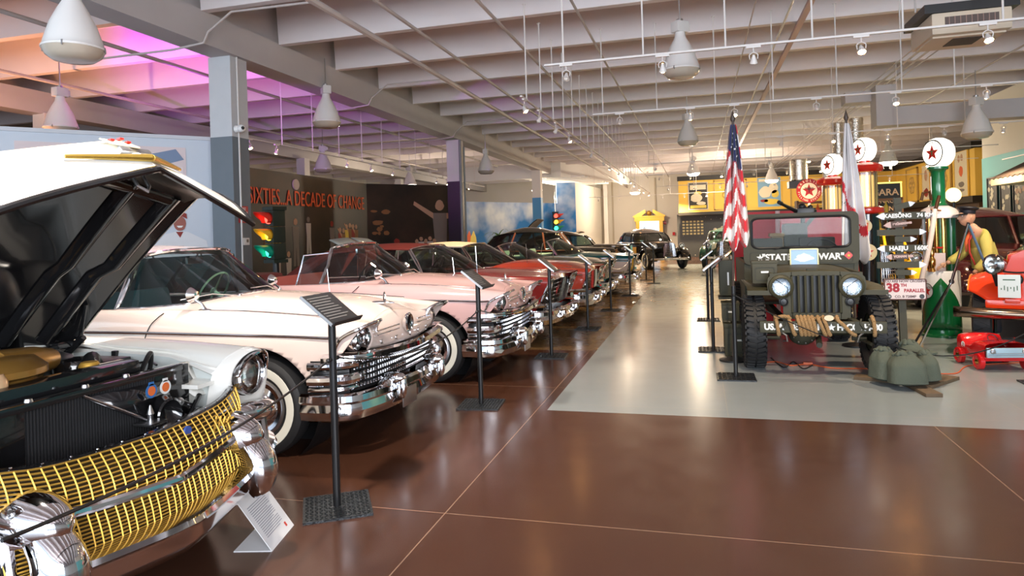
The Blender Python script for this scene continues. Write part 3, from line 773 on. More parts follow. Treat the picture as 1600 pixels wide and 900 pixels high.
        p = pod.build('lamp_pod', CHROME, root)
        headlamp(p, V3(.135, sd*.655, .835), .068, (1,sd*.05,0)); headlamp(p, V3(.165, sd*.80, .83), .068, (1,sd*.12,0))
        # side fill behind the pod
        sf = MB(); sf.add([V3(.26,sd*.93,.76),V3(.10,sd*.93,.76),V3(.13,sd*.66,.74),V3(.5,sd*.66,.70),V3(.5,sd*.95,.72)],[(0,1,2,3,4)]); sf.build('pod_shelf', paintm, p)
    # ---- header bar, grille, bumper
    hb = MB(); cs = [(.0,.03),(.035,.015),(.04,-.02),(0,-.045),(-.03,-.03),(-.03,.02)]
    pth = symm(sc_([(.34,.95,.71),(.22,.93,.72),(.09,.80,.725),(.05,.5,.715),(.03,.25,.705),(.02,0,.70)]))
    def sweep(mb, pts, cs, n=40):
        P = resample(pts, n); rows = []
        for i, p in enumerate(P):
            t = (P[min(i+1,n)]-P[max(i-1,0)]); t.z = 0; t.normalize(); o = Vector((-t.y, t.x, 0))
            if o.x < 0 and abs(o.x) > .3: o = -o
            if abs(o.x) <= .3 and o.y*p.y < 0: o = -o
            rows.append([p+o*a+Vector((0,0,b)) for a, b in cs])
        m = len(cs); mb.add([q for r in rows for q in r], [(i*m+j, i*m+(j+1)%m, (i+1)*m+(j+1)%m, (i+1)*m+j) for i in range(n) for j in range(m)]+[tuple(range(m)), tuple(n*m+j for j in range(m))])
        return mb
    sweep(hb, pth, cs).build('grille_header', CHROME, root)
    gr = MB(); back = symm(sc_([(.20,.80,.60),(.15,.6,.60),(.13,.3,.60),(.12,0,.60)])); 
    ruled(gr, [p+Vector((0,0,.10)) for p in back], [p+Vector((0,0,-.14)) for p in back], 30, 2)
    g = gr.build('grille', BLACK, root)
    bl = MB(); P = resample(back, 44)
    for i in range(45):
        t = (P[min(i+1,44)]-P[max(i-1,0)]).normalized()
        for k in range(5):
            M = FR(P[i]+Vector((.03,0,.075-.043*k)), t, (0,0,1)); h = .011
            bl.add([M @ Vector(q) for q in ((-h,-h,0),(h,-h,0),(h,h,0),(-h,h,0),(-h*.4,-h*.4,.012),(h*.4,-h*.4,.012),(h*.4,h*.4,.012),(-h*.4,h*.4,.012))],
                   [(0,1,5,4),(1,2,6,5),(2,3,7,6),(3,0,4,7),(4,5,6,7)])
    bl.build('grille_studs', CHROME, g, smooth=False)
    bm_ = MB(); bp = symm(sc_([(.50,.985,.40),(.33,.98,.40),(.14,.90,.40),(.05,.6,.40),(0.02,.3,.40),(0,0,.40)]))
    sweep(bm_, bp, [(0,.075),(.03,.06),(.035,.02),(.015,0),(.03,-.05),(.01,-.11),(-.03,-.13),(-.04,-.12),(-.04,.06)], 50)
    bump = bm_.build('bumper', CHROME, root)
    for sd in (1,-1):
        gb = MB(); gb.ball(V3(.02,sd*.44,.50),.055,None,16,(1.9,1.05,.75)); gb.ball(V3(-.045,sd*.44,.44),.045,None,16,(1,.8,2.2)); gb.ball(V3(.05,sd*.52,.47),.045,None,14,(1.2,2.2,.8))
        gb.build('bumper_guard', CHROME, bump)
        for k, (zz, rr_) in enumerate(((.665,.030),(.565,.040),(.50,.016))):
            st = MB().tube([Vector(p) for p in sc_([(.16,sd*.78,zz),(.20,sd*.90,zz),(.32,sd*.965,zz),(.44,sd*.985,zz)])], [rr_*(.5 if i in (0,) else 1) for i in range(25)], 10)
            st.build('side_bar', CHROME, root)
        fl = MB(); ruled(fl, sc_([(.20,sd*.82,.70),(.34,sd*.93,.70),(.44,sd*.95,.70)]), sc_([(.20,sd*.82,.46),(.34,sd*.93,.46),(.44,sd*.95,.46)]), 10, 1); fl.build('side_grille_backing', BLACK, root)
        MB().ball(V3(.16,sd*.72,.565),.045,None,14,(.8,1.0,.9)).build('parking_lamp', LENS, root)
        # chrome spear on the fender and side trim
        chrome_strip(root, [(.42,sd*.80,1.0),(1.0,sd*.825,1.037),(1.35,sd*.835,1.045)], .007, name='fender_spear')
        chrome_strip(root, [(.22,sd*.925,.865),(.3,sd*.95,.865),(.6,sd*.972,.875),(1.3,sd*.985,.885),(2.3,sd*.98,.89),(4.9,sd*.95,.87)], .011)
        door = MB().tube(sc_([(1.72,sd*.90,1.03),(1.74,sd*.945,1.0),(1.80,sd*.97,.93),(1.84,sd*.982,.8),(1.80,sd*.98,.6),(1.82,sd*.965,.3)]), .004, 5); door.build('door_gap', BLACK, root)
        wheel(root, .86, sd*.885, side=sd); wheel(root, 4.12, sd*.87, side=sd)
    lp = MB().box(V3(-.03,-.25,.33),(.01,.28,.13),bev=.004); lp.build('plate_bracket', STEEL, bump)
    ch = symm(sc_([(.3,.6,1.02),(.3,.3,1.04),(.3,0,1.05)]))
    # ---- cabin
    B, T = cabin(root, base, top, tub or DARK, 1.0, half=.80, s_back=4.2, floor_z=.4)
    steering(root, V3(2.22,.40,1.10), mat('mint plastic', (.35,.52,.36), .35) if not convertible else BLACK)
    bench(root, 2.95, 1.3, 1.13, seatc or mat('teal seat', (.10,.28,.32), .6), 'front_seat', .55)
    bench(root, 3.85, 1.3, 1.12, seatc or mat('teal seat', (.10,.28,.32), .6), 'rear_seat', .55)
    door_mirror(root, V3(1.42,-.80,1.04), -1); door_mirror(root, V3(1.75,.84,1.05), 1)
    MB().tube([V3(1.1,.62,1.05), V3(1.12,.62,1.28)], .0035, 6).build('aerial', CHROME, root)
    if not convertible:
        ro, dn = roof_panel(root, T, [[(2.6,.66,1.475),(2.55,.4,1.53),(2.5,0,1.55)],[(3.4,.66,1.47),(3.4,.4,1.52),(3.4,0,1.54)],[(3.95,.62,1.40),(4.0,.4,1.46),(4.05,0,1.48)]], paintm)
        rg = MB(); ruled(rg, symm(sc_([(3.95,.62,1.39),(4.0,.4,1.45),(4.05,0,1.47)])), symm(sc_([(4.35,.72,1.03),(4.6,.4,1.03),(4.65,0,1.03)])), 20, 4); rg.build('rear_window', CGLASS, root)
        for sd in (1,-1):
            f = MB(); 
            f.tube(sc_([(2.22,sd*.625,1.45),(2.6,sd*.675,1.465),(3.4,sd*.675,1.46),(3.95,sd*.64,1.39)]), .012, 8)
            f.tube([V3(2.25,sd*.82,1.05), V3(2.22,sd*.625,1.45)], .014, 8)
            f.tube([V3(2.62,sd*.82,1.05), V3(2.54,sd*.655,1.45)], .009, 8)
            f.tube([V3(3.15,sd*.83,1.05), V3(3.15,sd*.68,1.46)], .012, 8)
            f.tube([V3(4.3,sd*.76,1.04), V3(3.95,sd*.64,1.39)], .03, 8)
            f.build('side_window_frame', CHROME, root)
            w = MB(); ruled(w, [V3(2.1,sd*.82,1.05), V3(4.25,sd*.80,1.05)], [V3(2.15,sd*.64,1.45), V3(3.93,sd*.65,1.40)], 8, 3); w.build('side_window', CGLASS, root)
    else:
        for sd in (1,-1):
            f = MB().tube([V3(2.56,sd*.82,1.03), V3(2.50,sd*.72,1.38), V3(2.22,sd*.64,1.40)], .010, 8); f.build('vent_window_frame', CHROME, root)
            w = MB(); ruled(w, [V3(2.24,sd*.82,1.05), V3(2.56,sd*.82,1.03)], [V3(2.22,sd*.64,1.40), V3(2.50,sd*.72,1.38)], 4, 2); w.build('vent_window', CGLASS, root)
        # sun visors above the screen and the folded top
        for sd in (1,-1):
            v = MB().grid(lambda u, w: V3(2.1+.16*w, sd*(.04+.50*u), 1.50+.075*w-.02*u*u), 6, 2); v.build('sun_visor', mat('visor grey', (.10,.11,.11), .5), root, solid=.012)
        MB().box(V3(4.0,0,1.04),(.7,1.45,.18),bev=.07).build('folded_top', mat('maroon cloth', (.14,.03,.03), .8), root)
    root.scale = (1,.89,1)
    return root
PINK1 = paint('pale pink paint', (.79,.63,.56), .2)
PINK2 = paint('rose pink paint', (.70,.44,.42), .2)
sedan58('pink_hardtop', (-2.22,5.03,0), 0, PINK1, 'pale pink hardtop saloon with its windscreen facing the aisle, nearest of the two pink cars')
sedan58('pink_convertible', (-1.90,7.5,0), 0, PINK2, 'rose pink open convertible with raised sun visors parked beside the pale pink hardtop', convertible=True, seatc=mat('maroon seat', (.28,.06,.05), .6), tub=mat('maroon trim', (.12,.03,.03), .7))
# ---------------------------------------------------------------- the white car with its bonnet up
def sweepc(mb, pts, cs, n=40, outc=None):
    """sweep a cross-section [(out, up)] along a plan curve; outward = away from the car's middle (outc)"""
    P = resample(pts, n); rows = []; oc = Vector(outc or (-2.5, 0, 0))
    for i, p in enumerate(P):
        t = (P[min(i+1,n)]-P[max(i-1,0)]); t.z = 0; t.normalize(); o = Vector((-t.y, t.x, 0))
        if o.dot(p-oc) < 0: o = -o
        rows.append([p+o*a+Vector((0,0,b)) for a, b in cs])
    m = len(cs); mb.add([q for r in rows for q in r], [(i*m+j, i*m+(j+1)%m, (i+1)*m+(j+1)%m, (i+1)*m+j) for i in range(n) for j in range(m)]+[tuple(range(m)), tuple(n*m+j for j in range(m))])
    return mb
WPAINT = paint('ivory white paint', (.86,.84,.78), .2)
def open_car():
    root = empty('white_open_hood_car', (-2.06,2.30,0), 0, 'white car with raised bonnet, gold mesh grille and exposed engine', 'car')
    WH = [(1.02,.37,.43),(4.3,.37,.42)]
    ln = [
     [(.48,.92,.50),(.7,.96,.46),(1.1,.97,.44),(1.6,.97,.27),(2.2,.97,.25),(3.3,.97,.25),(4.3,.97,.34),(5.4,.9,.42)],
     [(.40,.95,.56),(.7,.985,.58),(1.1,1.0,.58),(1.6,1.0,.52),(2.2,1.0,.52),(3.3,1.0,.52),(4.3,.99,.54),(5.5,.9,.52)],
     [(.37,.98,.68),(.7,1.0,.74),(1.1,1.0,.78),(1.6,1.0,.78),(2.2,1.0,.78),(3.3,1.0,.76),(4.3,.99,.8),(5.55,.9,.8)],
     [(.34,.97,.84),(.7,.985,.88),(1.1,.985,.91),(1.6,.98,.92),(2.2,.98,.93),(3.3,.97,.92),(4.3,.97,.96),(5.6,.93,1.0)],
     [(.30,.905,.955),(.7,.92,.975),(1.1,.92,.99),(1.6,.92,1.0),(2.2,.92,1.01),(3.3,.93,1.0),(4.3,.95,1.06),(5.6,.93,1.12)],
     [(.28,.80,.99),(.7,.81,1.015),(1.1,.82,1.025),(1.6,.84,1.03),(2.2,.86,1.03),(3.3,.87,1.01),(4.3,.88,1.03),(5.6,.86,1.05)],
     [(.32,.68,.955),(.7,.71,.985),(1.1,.72,1.0),(1.6,.74,1.03),(2.2,.84,1.03),(3.3,.84,1.01),(4.3,.78,1.0),(5.6,.7,.95)],
     [(.36,.61,.88),(.7,.68,.95),(1.1,.70,.975),(1.6,.64,1.06),(2.2,.6,1.04),(3.3,.6,1.01),(4.3,.6,1.0),(5.6,.5,.95)],
     [(.38,.3,.86),(.7,.3,.93),(1.1,.3,.98),(1.55,.3,1.10),(2.2,.3,1.04),(3.3,.3,1.01),(4.3,.3,1.0),(5.6,.3,.95)],
     [(.38,0,.86),(.7,0,.93),(1.1,0,.98),(1.5,0,1.12),(2.2,0,1.04),(3.3,0,1.01),(4.3,0,1.0),(5.6,0,.95)]]
    def hole(s, y, z, g=0):
        ay = abs(y); sb = curve_at([(0,1.62),(.4,1.68),(.7,1.85),(.84,2.2)], ay)[0]
        return (g > 6.9 and s < 1.34) or (ay < .82 and s > sb+.06 and s < 4.2 and z > .95)
    shell(ln, 12, 4, WH, hole).build('body', WPAINT, root, solid=.01)
    wells(root, WH, .95)
    for sd in (1,-1):
        wheel(root, 1.02, sd*.88, r=.37, zr=.37, side=sd); wheel(root, 4.3, sd*.88, r=.37, zr=.37, side=sd)
        # fender nose round the lamp
        O = spline([V3(.45,sd*.62,.56),V3(.40,sd*.605,.72),V3(.36,sd*.61,.88),V3(.32,sd*.68,.955),V3(.28,sd*.80,.99),V3(.30,sd*.905,.955),V3(.34,sd*.97,.84),V3(.37,sd*.98,.68),V3(.42,sd*.95,.54),V3(.45,sd*.80,.52)], 6, closed=True)
        n = len(O); c = V3(.30, sd*.79, .845)
        def nose(u, v):
            p = O[round(u*n) % n]; a = math.atan2(p.z-c.z, (p.y-c.y)); q = c+Vector((0, .112*math.cos(a), .112*math.sin(a)))
            return p.lerp(q, v)+Vector((.05*math.sin(PI*v),0,0))
        fn = MB().grid(nose, n, 8).build('fender_nose', WPAINT, root)
        hl = headlamp(fn, V3(.275, sd*.79, .845), .093, (1,0,0))
        vb = MB()
        A = [V3(.31, sd*.79+.118*math.cos(a), .845+.118*math.sin(a)) for a in [rad(-215+i*250/30+180) for i in range(31)]]
        Bv = [V3(.20+.05*abs(math.cos(a))**2+ (.09 if math.sin(a)<0 else 0), sd*.79+.116*math.cos(a), .848+.122*math.sin(a)) for a in [rad(-215+i*250/30+180) for i in range(31)]]
        ruled(vb, A, Bv, 30, 3); vb.tube(Bv, .008, 6); vb.build('lamp_visor', CHROME, fn)
    # ---- bumper
    bmp = symm(sc_([(.95,1.03,.50),(.60,1.03,.50),(.30,.93,.47),(.17,.66,.45),(.10,.45,.44),(.02,.12,.43)])+[V3(0,0,.43)])
    cs = [(-.10,.02),(.0,.015),(.055,.005),(.065,-.015),(.045,-.04),(.04,-.09),(.0,-.14),(-.05,-.15),(-.05,-.03)]
    bm = MB(); sweepc(bm, bmp, cs, 70); bump = bm.build('bumper', CHROME, root, ang=50)
        # upper bar across the grille
    br = symm(sc_([(.30,.66,.665),(.14,.5,.625),(.10,.35,.60),(.05,.12,.59)])+[V3(.03,0,.585)])
    MB().tube(resample(br, 50), .021, 10).build('grille_bar', CHROME, bump)
    for sd in (1,-1):
        pr = [(.001,.30),(.03,.292),(.062,.262),(.088,.21),(.104,.14),(.108,.06),(.104,-.02),(.09,-.10)]
        M = FR(V3(.31, sd*.52, .635),(0,1,0),(0,0,1),(1,0,-.10))
        MB().lathe([(r, h) for r, h in reversed(pr)], 32, M).build('bumper_bullet', CHROME, bump)
        g = MB(); g.tube(spline([V3(.14,sd*.53,.60),V3(.06,sd*.53,.52),V3(.03,sd*.53,.42),V3(.06,sd*.52,.31)],6), [.055,.06,.066,.07,.074,.077,.08,.083,.085,.086,.086,.084,.08,.076,.07,.06,.05,.035,.02], 16)
        g.build('bullet_base', CHROME, bump)
        w = MB(); 
        w.tube(spline([V3(.34,sd*.62,.665),V3(.27,sd*.72,.655),V3(.24,sd*.84,.64),V3(.30,sd*.95,.62),V3(.50,sd*1.0,.60)],6), [.03,.035,.04,.045,.05,.055,.058,.06,.06,.06,.06,.06,.06,.06,.06,.058,.056,.054,.052,.05,.048,.045,.04,.035,.03], 14)
        w.build('bumper_wing', CHROME, bump)
        for yy in (.60,.80):
            MB().tube([V3(.20+.1*(yy-.6),sd*yy,.62),V3(.17+.1*(yy-.6),sd*yy,.44)],[.028,.022],10).build('bumper_post', CHROME, bump)
    MB().lathe([(.001,.004),(.022,.004),(.024,0)],20,FR(V3(.11,.66,.53),(0,1,0),(0,0,1))).build('bumper_badge', WHITE, bump)
    # ---- gold mesh grille
    def lattice(parent, A, B, nu, nv, name='grille_mesh', bul=.015, rr=.0028, gp=-1):
        A = resample(A, 120); B = resample(B, 120)
        S = lambda u, v: A[round(u*120)].lerp(B[round(u*120)], v)+Vector((bul*math.sin(PI*v),0,0))
        b = MB()
        for k in range(nv+1): b.tube([S(i/40, k/nv) for i in range(41)], rr*1.3, 4, False)
        for i in range(nu+1): b.tube([S(i/nu, k/6)+Vector((.003,0,0)) for k in range(7)], rr*1.25, 4, False)
        o = b.build(name, GOLD, parent)
        q = MB(); ruled(q, [p+Vector((-.05,0,0)) for p in A], [p+Vector((-.05,0,0)) for p in B], 40, 2); q.build('grille_backing', mat('grille backing brown',(.05,.03,.008),.6), o)  # plain dark brown sheet set behind the mesh
        return o
    gtop = symm(sc_([(.40,.74,.73),(.30,.69,.80),(.23,.60,.80),(.19,.45,.775),(.16,.25,.765),(.125,.0,.765)]))
    gbot = symm(sc_([(.34,.80,.66),(.30,.72,.655),(.20,.6,.645),(.12,.45,.615),(.08,.25,.60),(.05,.0,.595)]))
    lattice(root, gtop, gbot, 40, 11)
    g2t = symm(sc_([(.22,.62,.61),(.16,.45,.595),(.12,.25,.58),(.08,0,.575)]))
    g2b = symm(sc_([(.17,.62,.47),(.12,.45,.46),(.08,.25,.45),(.05,0,.445)]))
    lattice(root, g2t, g2b, 36, 10, bul=.005)
    tp = MB(); ruled(tp, gtop, [p+Vector((-.035,0,.012)) for p in gtop], 60, 1)
    t_ = tp.build('grille_top_rail', BLACKG, root, solid=.006)
    P = resample(gtop, 17)
    for i in range(1, 17):
        MB().ball(P[i]+Vector((-.015,0,.012)), .005, None, 8).build('bolt', CHROME, t_)
    # script badge (gold) and blue crest on the mesh
    for k in range(5):
        MB().tube([V3(.155-.008*k,.36+.02*k,.66+.012*k),V3(.145-.008*k,.37+.02*k,.74-.006*k)],.006,6).build('script_stroke', GOLD, root)
    MB().lathe([(.001,.008),(.02,.008),(.022,0)],20,FR(V3(.12,.15,.735),(0,1,0),(0,0,1),(1,.2,0))).build('blue_badge', mat('badge blue',(.05,.10,.35),.3), root)
    # ---- radiator support
    rs = MB()
    rs.box(V3(.45,-.02,.945),(.055,1.0,.03),bev=.006); rs.box(V3(.42,0,.47),(.05,1.22,.04),bev=.006)
    for sd in (1,-1): rs.box(V3(.455,sd*.43,.72),(.02,.22,.46),bev=.004)
    sup = rs.build('radiator_support', BLACKG, root)
    core = MB(); W_ = .86
    core.box(V3(.48,0,.70),(.04,W_,.46))
    for i in range(62): core.box(V3(.452,-W_/2+.012+i*W_/61.5*.99,.70),(.012,.005,.47))
    core.build('radiator_core', mat('radiator black', (.03,.03,.032), .45), sup, smooth=False)
    tk = MB().box(V3(.60,-.03,.955),(.13,.74,.11),bev=.04).build('radiator_tank', BLACKG, root)
    MB().lathe([(.001,.03),(.035,.03),(.045,.015),(.045,0),(.03,-.01)],20,Matrix.Translation(V3(.70,.20,.985))).build('radiator_cap', GOLD, tk)
    for y_ in (-.30,-.05,.16): MB().lathe([(.001,.012),(.013,.012),(.016,0)],10,Matrix.Translation(V3(.45,y_,.96))).build('bolt', STEEL, sup)
    # diagonal brace panels and hood lock plate
    b = MB(); b.add([V3(.43,-.08,.925),V3(.43,.36,.90),V3(.40,.40,.76),V3(.38,.22,.735)],[(0,1,2,3)]); b.build('brace_panel', BLACKG, root, solid=.006)
    MB().tube([V3(.425,-.08,.93),V3(.375,.24,.735)],.006,6).build('brace_edge', STEEL, root)
    MB().box(V3(.36,.20,.745),(.10,.10,.012),bev=.003).build('latch_plate', STEEL, root)
    MB().lathe([(.012,0),(.012,.03),(.017,.035),(.004,.075),(.001,.075)],14,Matrix.Translation(V3(.36,.20,.75))).build('latch_pin', STEEL, root)
    # stickers
    for y_, c1, c2 in ((.25,mat('sticker blue',(.04,.16,.42),.4),mat('sticker orange',(.75,.16,.04),.4)),(.335,WHITE,mat('sticker orange',(.75,.16,.04),.4))):
        M = FR(V3(.405,y_+.005,.875),(0,1,0),(0,0,1))
        o = MB().lathe([(.001,.003),(.033,.003),(.033,0)],24,M).box((0,.034,.0015),(.03,.016,.003),M=M).build('round_sticker', c1, sup); MB().lathe([(.001,.0045),(.022,.0045),(.022,.003)],20,M).build('sticker_centre', c2, o)
    # horn
    M = FR(V3(.36,.31,.76),(0,1,0),(0,0,1),(1,-.3,-.45))
    MB().lathe([(.001,-.10),(.03,-.095),(.055,-.07),(.068,-.03),(.072,0),(.078,.012),(.070,.02),(.05,-.01),(.03,-.03),(.001,-.04)],28,M).build('horn', BLACKG, root)
    MB().ball(V3(.38,.40,.79),.022).build('horn_bracket', STEEL, root)
    MB().tube([V3(.41,.57,.78),V3(.32,.34,.66)],.014,8).build('support_strut', BLACKG, root)
    MB().tube([V3(.46,.44,.80),V3(.36,.60,.68)],.010,8).build('support_strut', BLACKG, root)
    # white fender bracket and inner panels, per side
    for sd in (1,-1):
        q = MB(); pl = [V3(.50,sd*.56,.955),V3(.44,sd*.70,.955),V3(.30,sd*.66,.80),V3(.30,sd*.58,.79),V3(.34,sd*.53,.83)]
        br_ = MB()
        o4 = [V3(.62,sd*.50,.925),V3(.55,sd*.655,.935),V3(.42,sd*.66,.77),V3(.42,sd*.55,.78)]
        i4 = [V3(.53,sd*.56,.905),V3(.525,sd*.62,.908),V3(.47,sd*.625,.82),V3(.465,sd*.58,.82)]
        br_.add(o4+i4,[(0,1,5,4),(1,2,6,5),(2,3,7,6),(3,0,4,7)]); br_.build('fender_bracket', WPAINT, root, solid=.006)
        ip = MB(); ruled(ip, [V3(.36,sd*.64,.90),V3(.7,sd*.68,.95),V3(1.36,sd*.70,.98)], [V3(.36,sd*.60,.50),V3(.7,sd*.60,.62),V3(1.36,sd*.60,.66)], 12, 3)
        ip.build('inner_fender', mat('inner fender white', (.62,.66,.64), .4), root)
        fl = MB(); ruled(fl, [V3(.34,sd*.635,.905),V3(.7,sd*.695,.955),V3(1.36,sd*.70,.985)], [V3(.34,sd*.645,.87),V3(.7,sd*.69,.915),V3(1.36,sd*.695,.94)], 12, 1); fl.build('hood_gutter', WPAINT, root, solid=.004)
        for s_, z_ in ((.52,.90),(1.05,.955)): MB().box(V3(s_,sd*.68,z_),(.03,.025,.045),bev=.006).build('rubber_stop', BLACK, root)
        MB().box(V3(.85,sd*.57,.84),(1.0,.16,.02)).build('splash_panel', WPAINT, root, smooth=False)
        MB().box(V3(.50,sd*.56,.70),(.02,.16,.20),M=None).build('baffle_plate', WPAINT, root, smooth=False)
    # engine: black mass, gold air cleaner, booster, hoses
    blk = MB(); blk.box(V3(.95,0,.66),(.75,.50,.35),bev=.04); blk.box(V3(.95,.28,.80),(.65,.14,.12),bev=.04); blk.box(V3(.95,-.28,.80),(.65,.14,.12),bev=.04); blk.build('engine_block', mat('engine grey', (.06,.10,.11), .45), root)
    ac = MB().lathe([(.001,.20),(.05,.205),(.17,.19),(.215,.15),(.215,.125),(.18,.11),(.17,.075),(.10,.065),(.10,-.02)],36,Matrix.Translation(V3(.80,-.20,.905)))
    ac.tube([V3(.80,-.16,1.045),V3(.80,.0,1.05),V3(.84,.12,1.04)],[.085,.07,.05],14)
    gb = mat('bronze gold enamel', (.42,.22,.05), .3, .6, .4); ac.build('air_cleaner', gb, root)
    MB().lathe([(.001,.10),(.09,.10),(.11,.08),(.11,-.06),(.08,-.1)],28,Matrix.Translation(V3(.98,.06,.95))).build('oil_bath_filter', mat('olive gold enamel', (.30,.20,.06), .4, .4), root)
    MB().lathe([(.001,.13),(.03,.13),(.045,.10),(.045,.03),(.055,.02),(.055,0)],20,Matrix.Translation(V3(.62,-.30,.93))).build('fuel_bowl', mat('amber glass', (.7,.45,.25), .1, .3), root)
    bo = MB().lathe([(.001,.05),(.04,.05),(.11,.02),(.125,0),(.115,-.02),(.115,-.08),(.09,-.1),(.09,-.2)],32,Matrix.Translation(V3(1.08,.30,.99))).build('brake_booster', STEEL, root)
    MB().lathe([(.001,.06),(.09,.055),(.1,.03),(.1,-.12)],28,Matrix.Translation(V3(.90,.30,.95))).build('oil_filler', BLACKG, root)
    hp = spline([V3(.74,.26,.96),V3(.80,.30,.995),V3(.88,.38,.99),V3(.95,.46,.95)],6)
    MB().tube(hp,[.034+.004*(i%2) for i in range(len(hp))],12).build('upper_hose', BLACK, root)
    MB().box(V3(1.0,.55,.87),(.22,.16,.18),bev=.01).build('battery', BLACK, root)
    MB().tube(spline([V3(.62,.40,.90),V3(.66,.52,1.0),V3(.7,.56,.92),V3(.72,.55,.86)],6),.012,8).build('wiring_loom', BLACK, root)
    MB().tube(spline([V3(.66,.56,.93),V3(.8,.64,.93),V3(1.0,.66,.90),V3(1.3,.66,.92)],6),.006,6).build('wiring_loom', BLACK, root)
    MB().box(V3(1.42,0,.80),(.03,1.3,.36)).build('firewall', mat('firewall grey',(.35,.38,.36),.5), root, smooth=False)
    # ---- hood, hinged at the cowl
    hinge = V3(1.34,0,1.03); A = rad(42)
    RM = Matrix.Translation(hinge) @ Matrix.Rotation(-A, 4, 'Y')
    def hood_pt(u, v, off=0):
        """u 0 hinge .. 1 lip ; v -1..1 across"""
        av = abs(v)
        if u < .78:
            t = u/.78; x = -.02+1.22*t; z = .035*math.sin(PI*t*.8)+.03*t
        else:
            t = (u-.78)/.22; a = t*PI/2*1.0; x = 1.20+.17*math.sin(a)*(1)+.02*t; z = .05*1+.0-.33*(1-math.cos(a))-.02*t
        wd = (.64+.06*min(1,u/.8)); k = max(0,(u-.45)/.55); x += (.10-.20*av)*k
        z += .05*(1-av**2)*(1-.6*u)-.025*av**4+.075*(1-av)*max(0,(u-.4)/.6)
        return RM @ Vector((x, v*wd, z-off))
    hd = MB().grid(lambda u, v: hood_pt(u, v*2-1), 44, 28); hood = hd.build('hood', WPAINT, root)
    MB().grid(lambda u, v: hood_pt(u*.985+.005, (v*2-1)*.99, .022), 44, 28).build('hood_underside', BLACKG, hood)
    ed = MB(); loop = [hood_pt(i/30,-1,.011) for i in range(31)]+[hood_pt(1,-1+2*i/30,.011) for i in range(31)]+[hood_pt(1-i/30,1,.011) for i in range(31)]
    ed.tube(loop,.014,8).build('hood_edge', BLACKG, hood)
    # front reinforcement box, ribs, underside pressings
    rb = MB().grid(lambda u, v: hood_pt(.74+.22*u, (v*2-1)*.93, .03+.05*math.sin(PI*u)), 10, 24); rb.build('hood_front_box', mat('underside satin black', (.018,.017,.016), .28, 0, .3), hood)
    for v0 in (-.82,-.45,.45,.82):
        r_ = MB().grid(lambda u, v: hood_pt(.05+.7*u, v0*(.9 if u<.5 else 1)+(v-.5)*.16, .028+.03*math.sin(PI*v)), 16, 6); r_.build('hood_rib', BLACKG, hood)
    r_ = MB().grid(lambda u, v: hood_pt(.70+.06*u, (v*2-1)*.8, .03+.03*math.sin(PI*u)), 4, 20); r_.build('hood_rib', BLACKG, hood)
    lipt = MB().tube([hood_pt(1,-1+2*i/30,.0) for i in range(31)],.008,8).build('hood_lip_trim', CHROME, hood)
    # latch
    L0 = hood_pt(.90,.0,.09); dn = (RM.to_3x3() @ Vector((0,0,-1)))
    lt = MB().tube([L0+Vector((0,-.05,0)),L0+Vector((0,-.05,0))+dn*.17+Vector((-.03,0,0)),L0+Vector((0,-.02,0))+dn*.20+Vector((-.03,0,0)),L0+Vector((0,.01,0))+dn*.17+Vector((-.03,0,0)),L0+Vector((0,.01,0))],.008,8)
    lt.box((0,0,0),(.09,.16,.03),M=Matrix.Translation(L0) @ Matrix.Rotation(-A,4,'Y'),bev=.008); lt.tube([L0+Vector((0,.06,0)),L0+Vector((.02,.10,0))+dn*.05],.012,8)
    lt.build('hood_latch', STEEL, hood)
    for v_ in (-.12,.0): MB().lathe([(.001,.008),(.02,.008),(.024,0)],14,Matrix.Translation(hood_pt(.86,v_,.075)) @ Matrix.Rotation(PI-A,4,'Y')).build('rubber_bumper', STEEL, hood)
    # V emblem and crest on the nose
    def np_(u, v): 
        p = hood_pt(u, v); return p+(RM.to_3x3() @ Vector((.012,0,.012)))
    for sd in (1,-1):
        MB().tube([np_(.985-.045*i/8, sd*.42*(i/8)) for i in range(9)],[.016-.001*i for i in range(9)],8).build('v_emblem', mat('gold emblem',(.80,.55,.12),.25,.9), hood)
    c_ = MB(); n4 = [(-.10,.89),(.10,.89),(.10,.925),(0,.955),(-.10,.925)]; c_.add([np_(b,a) for a,b in n4],[tuple(range(5))]); cr_ = c_.build('crest', mat('crest cream',(.75,.68,.5),.3), hood, solid=.006)
    for a_ in (-.06,0,.06): MB().box((0,0,0),(.02,.02,.008),M=Matrix.Translation(np_(.905,a_)) @ Matrix.Rotation(-A+.5,4,'Y')).build('crest_bar', RED, cr_, smooth=False)
    # hinges
    for sd in (1,-1):
        h_ = MB(); h_.tube([V3(1.38,sd*.58,.86),V3(1.30,sd*.60,.97),V3(1.20,sd*.62,1.06)],.02,8); h_.box(V3(1.27,sd*.585,1.03),(.05,.20,.035),rz=.2,bev=.01)
        h_.tube([V3(1.22,sd*.62,1.05),hood_pt(.22,sd*.84,.03)],.012,8); h_.tube([V3(1.30,sd*.50,1.03),hood_pt(.16,sd*.74,.03)],.016,8); h_.build('hood_hinge', BLACKG, root)
    # cabin behind
    base = [(2.2,.83,1.06),(1.95,.80,1.07),(1.74,.62,1.09),(1.66,.33,1.12),(1.62,0,1.13)]
    top = [(2.40,.64,1.47),(2.30,.55,1.50),(2.25,.34,1.525),(2.22,0,1.53)]
    B, T = cabin(root, base, top, DARK, 1.0, half=.82, s_back=4.2)
    roof_panel(root, T, [[(2.9,.68,1.50),(2.85,.4,1.56),(2.8,0,1.58)],[(3.6,.68,1.48),(3.6,.4,1.54),(3.6,0,1.56)],[(4.15,.62,1.38),(4.2,.4,1.44),(4.25,0,1.46)]], WPAINT)
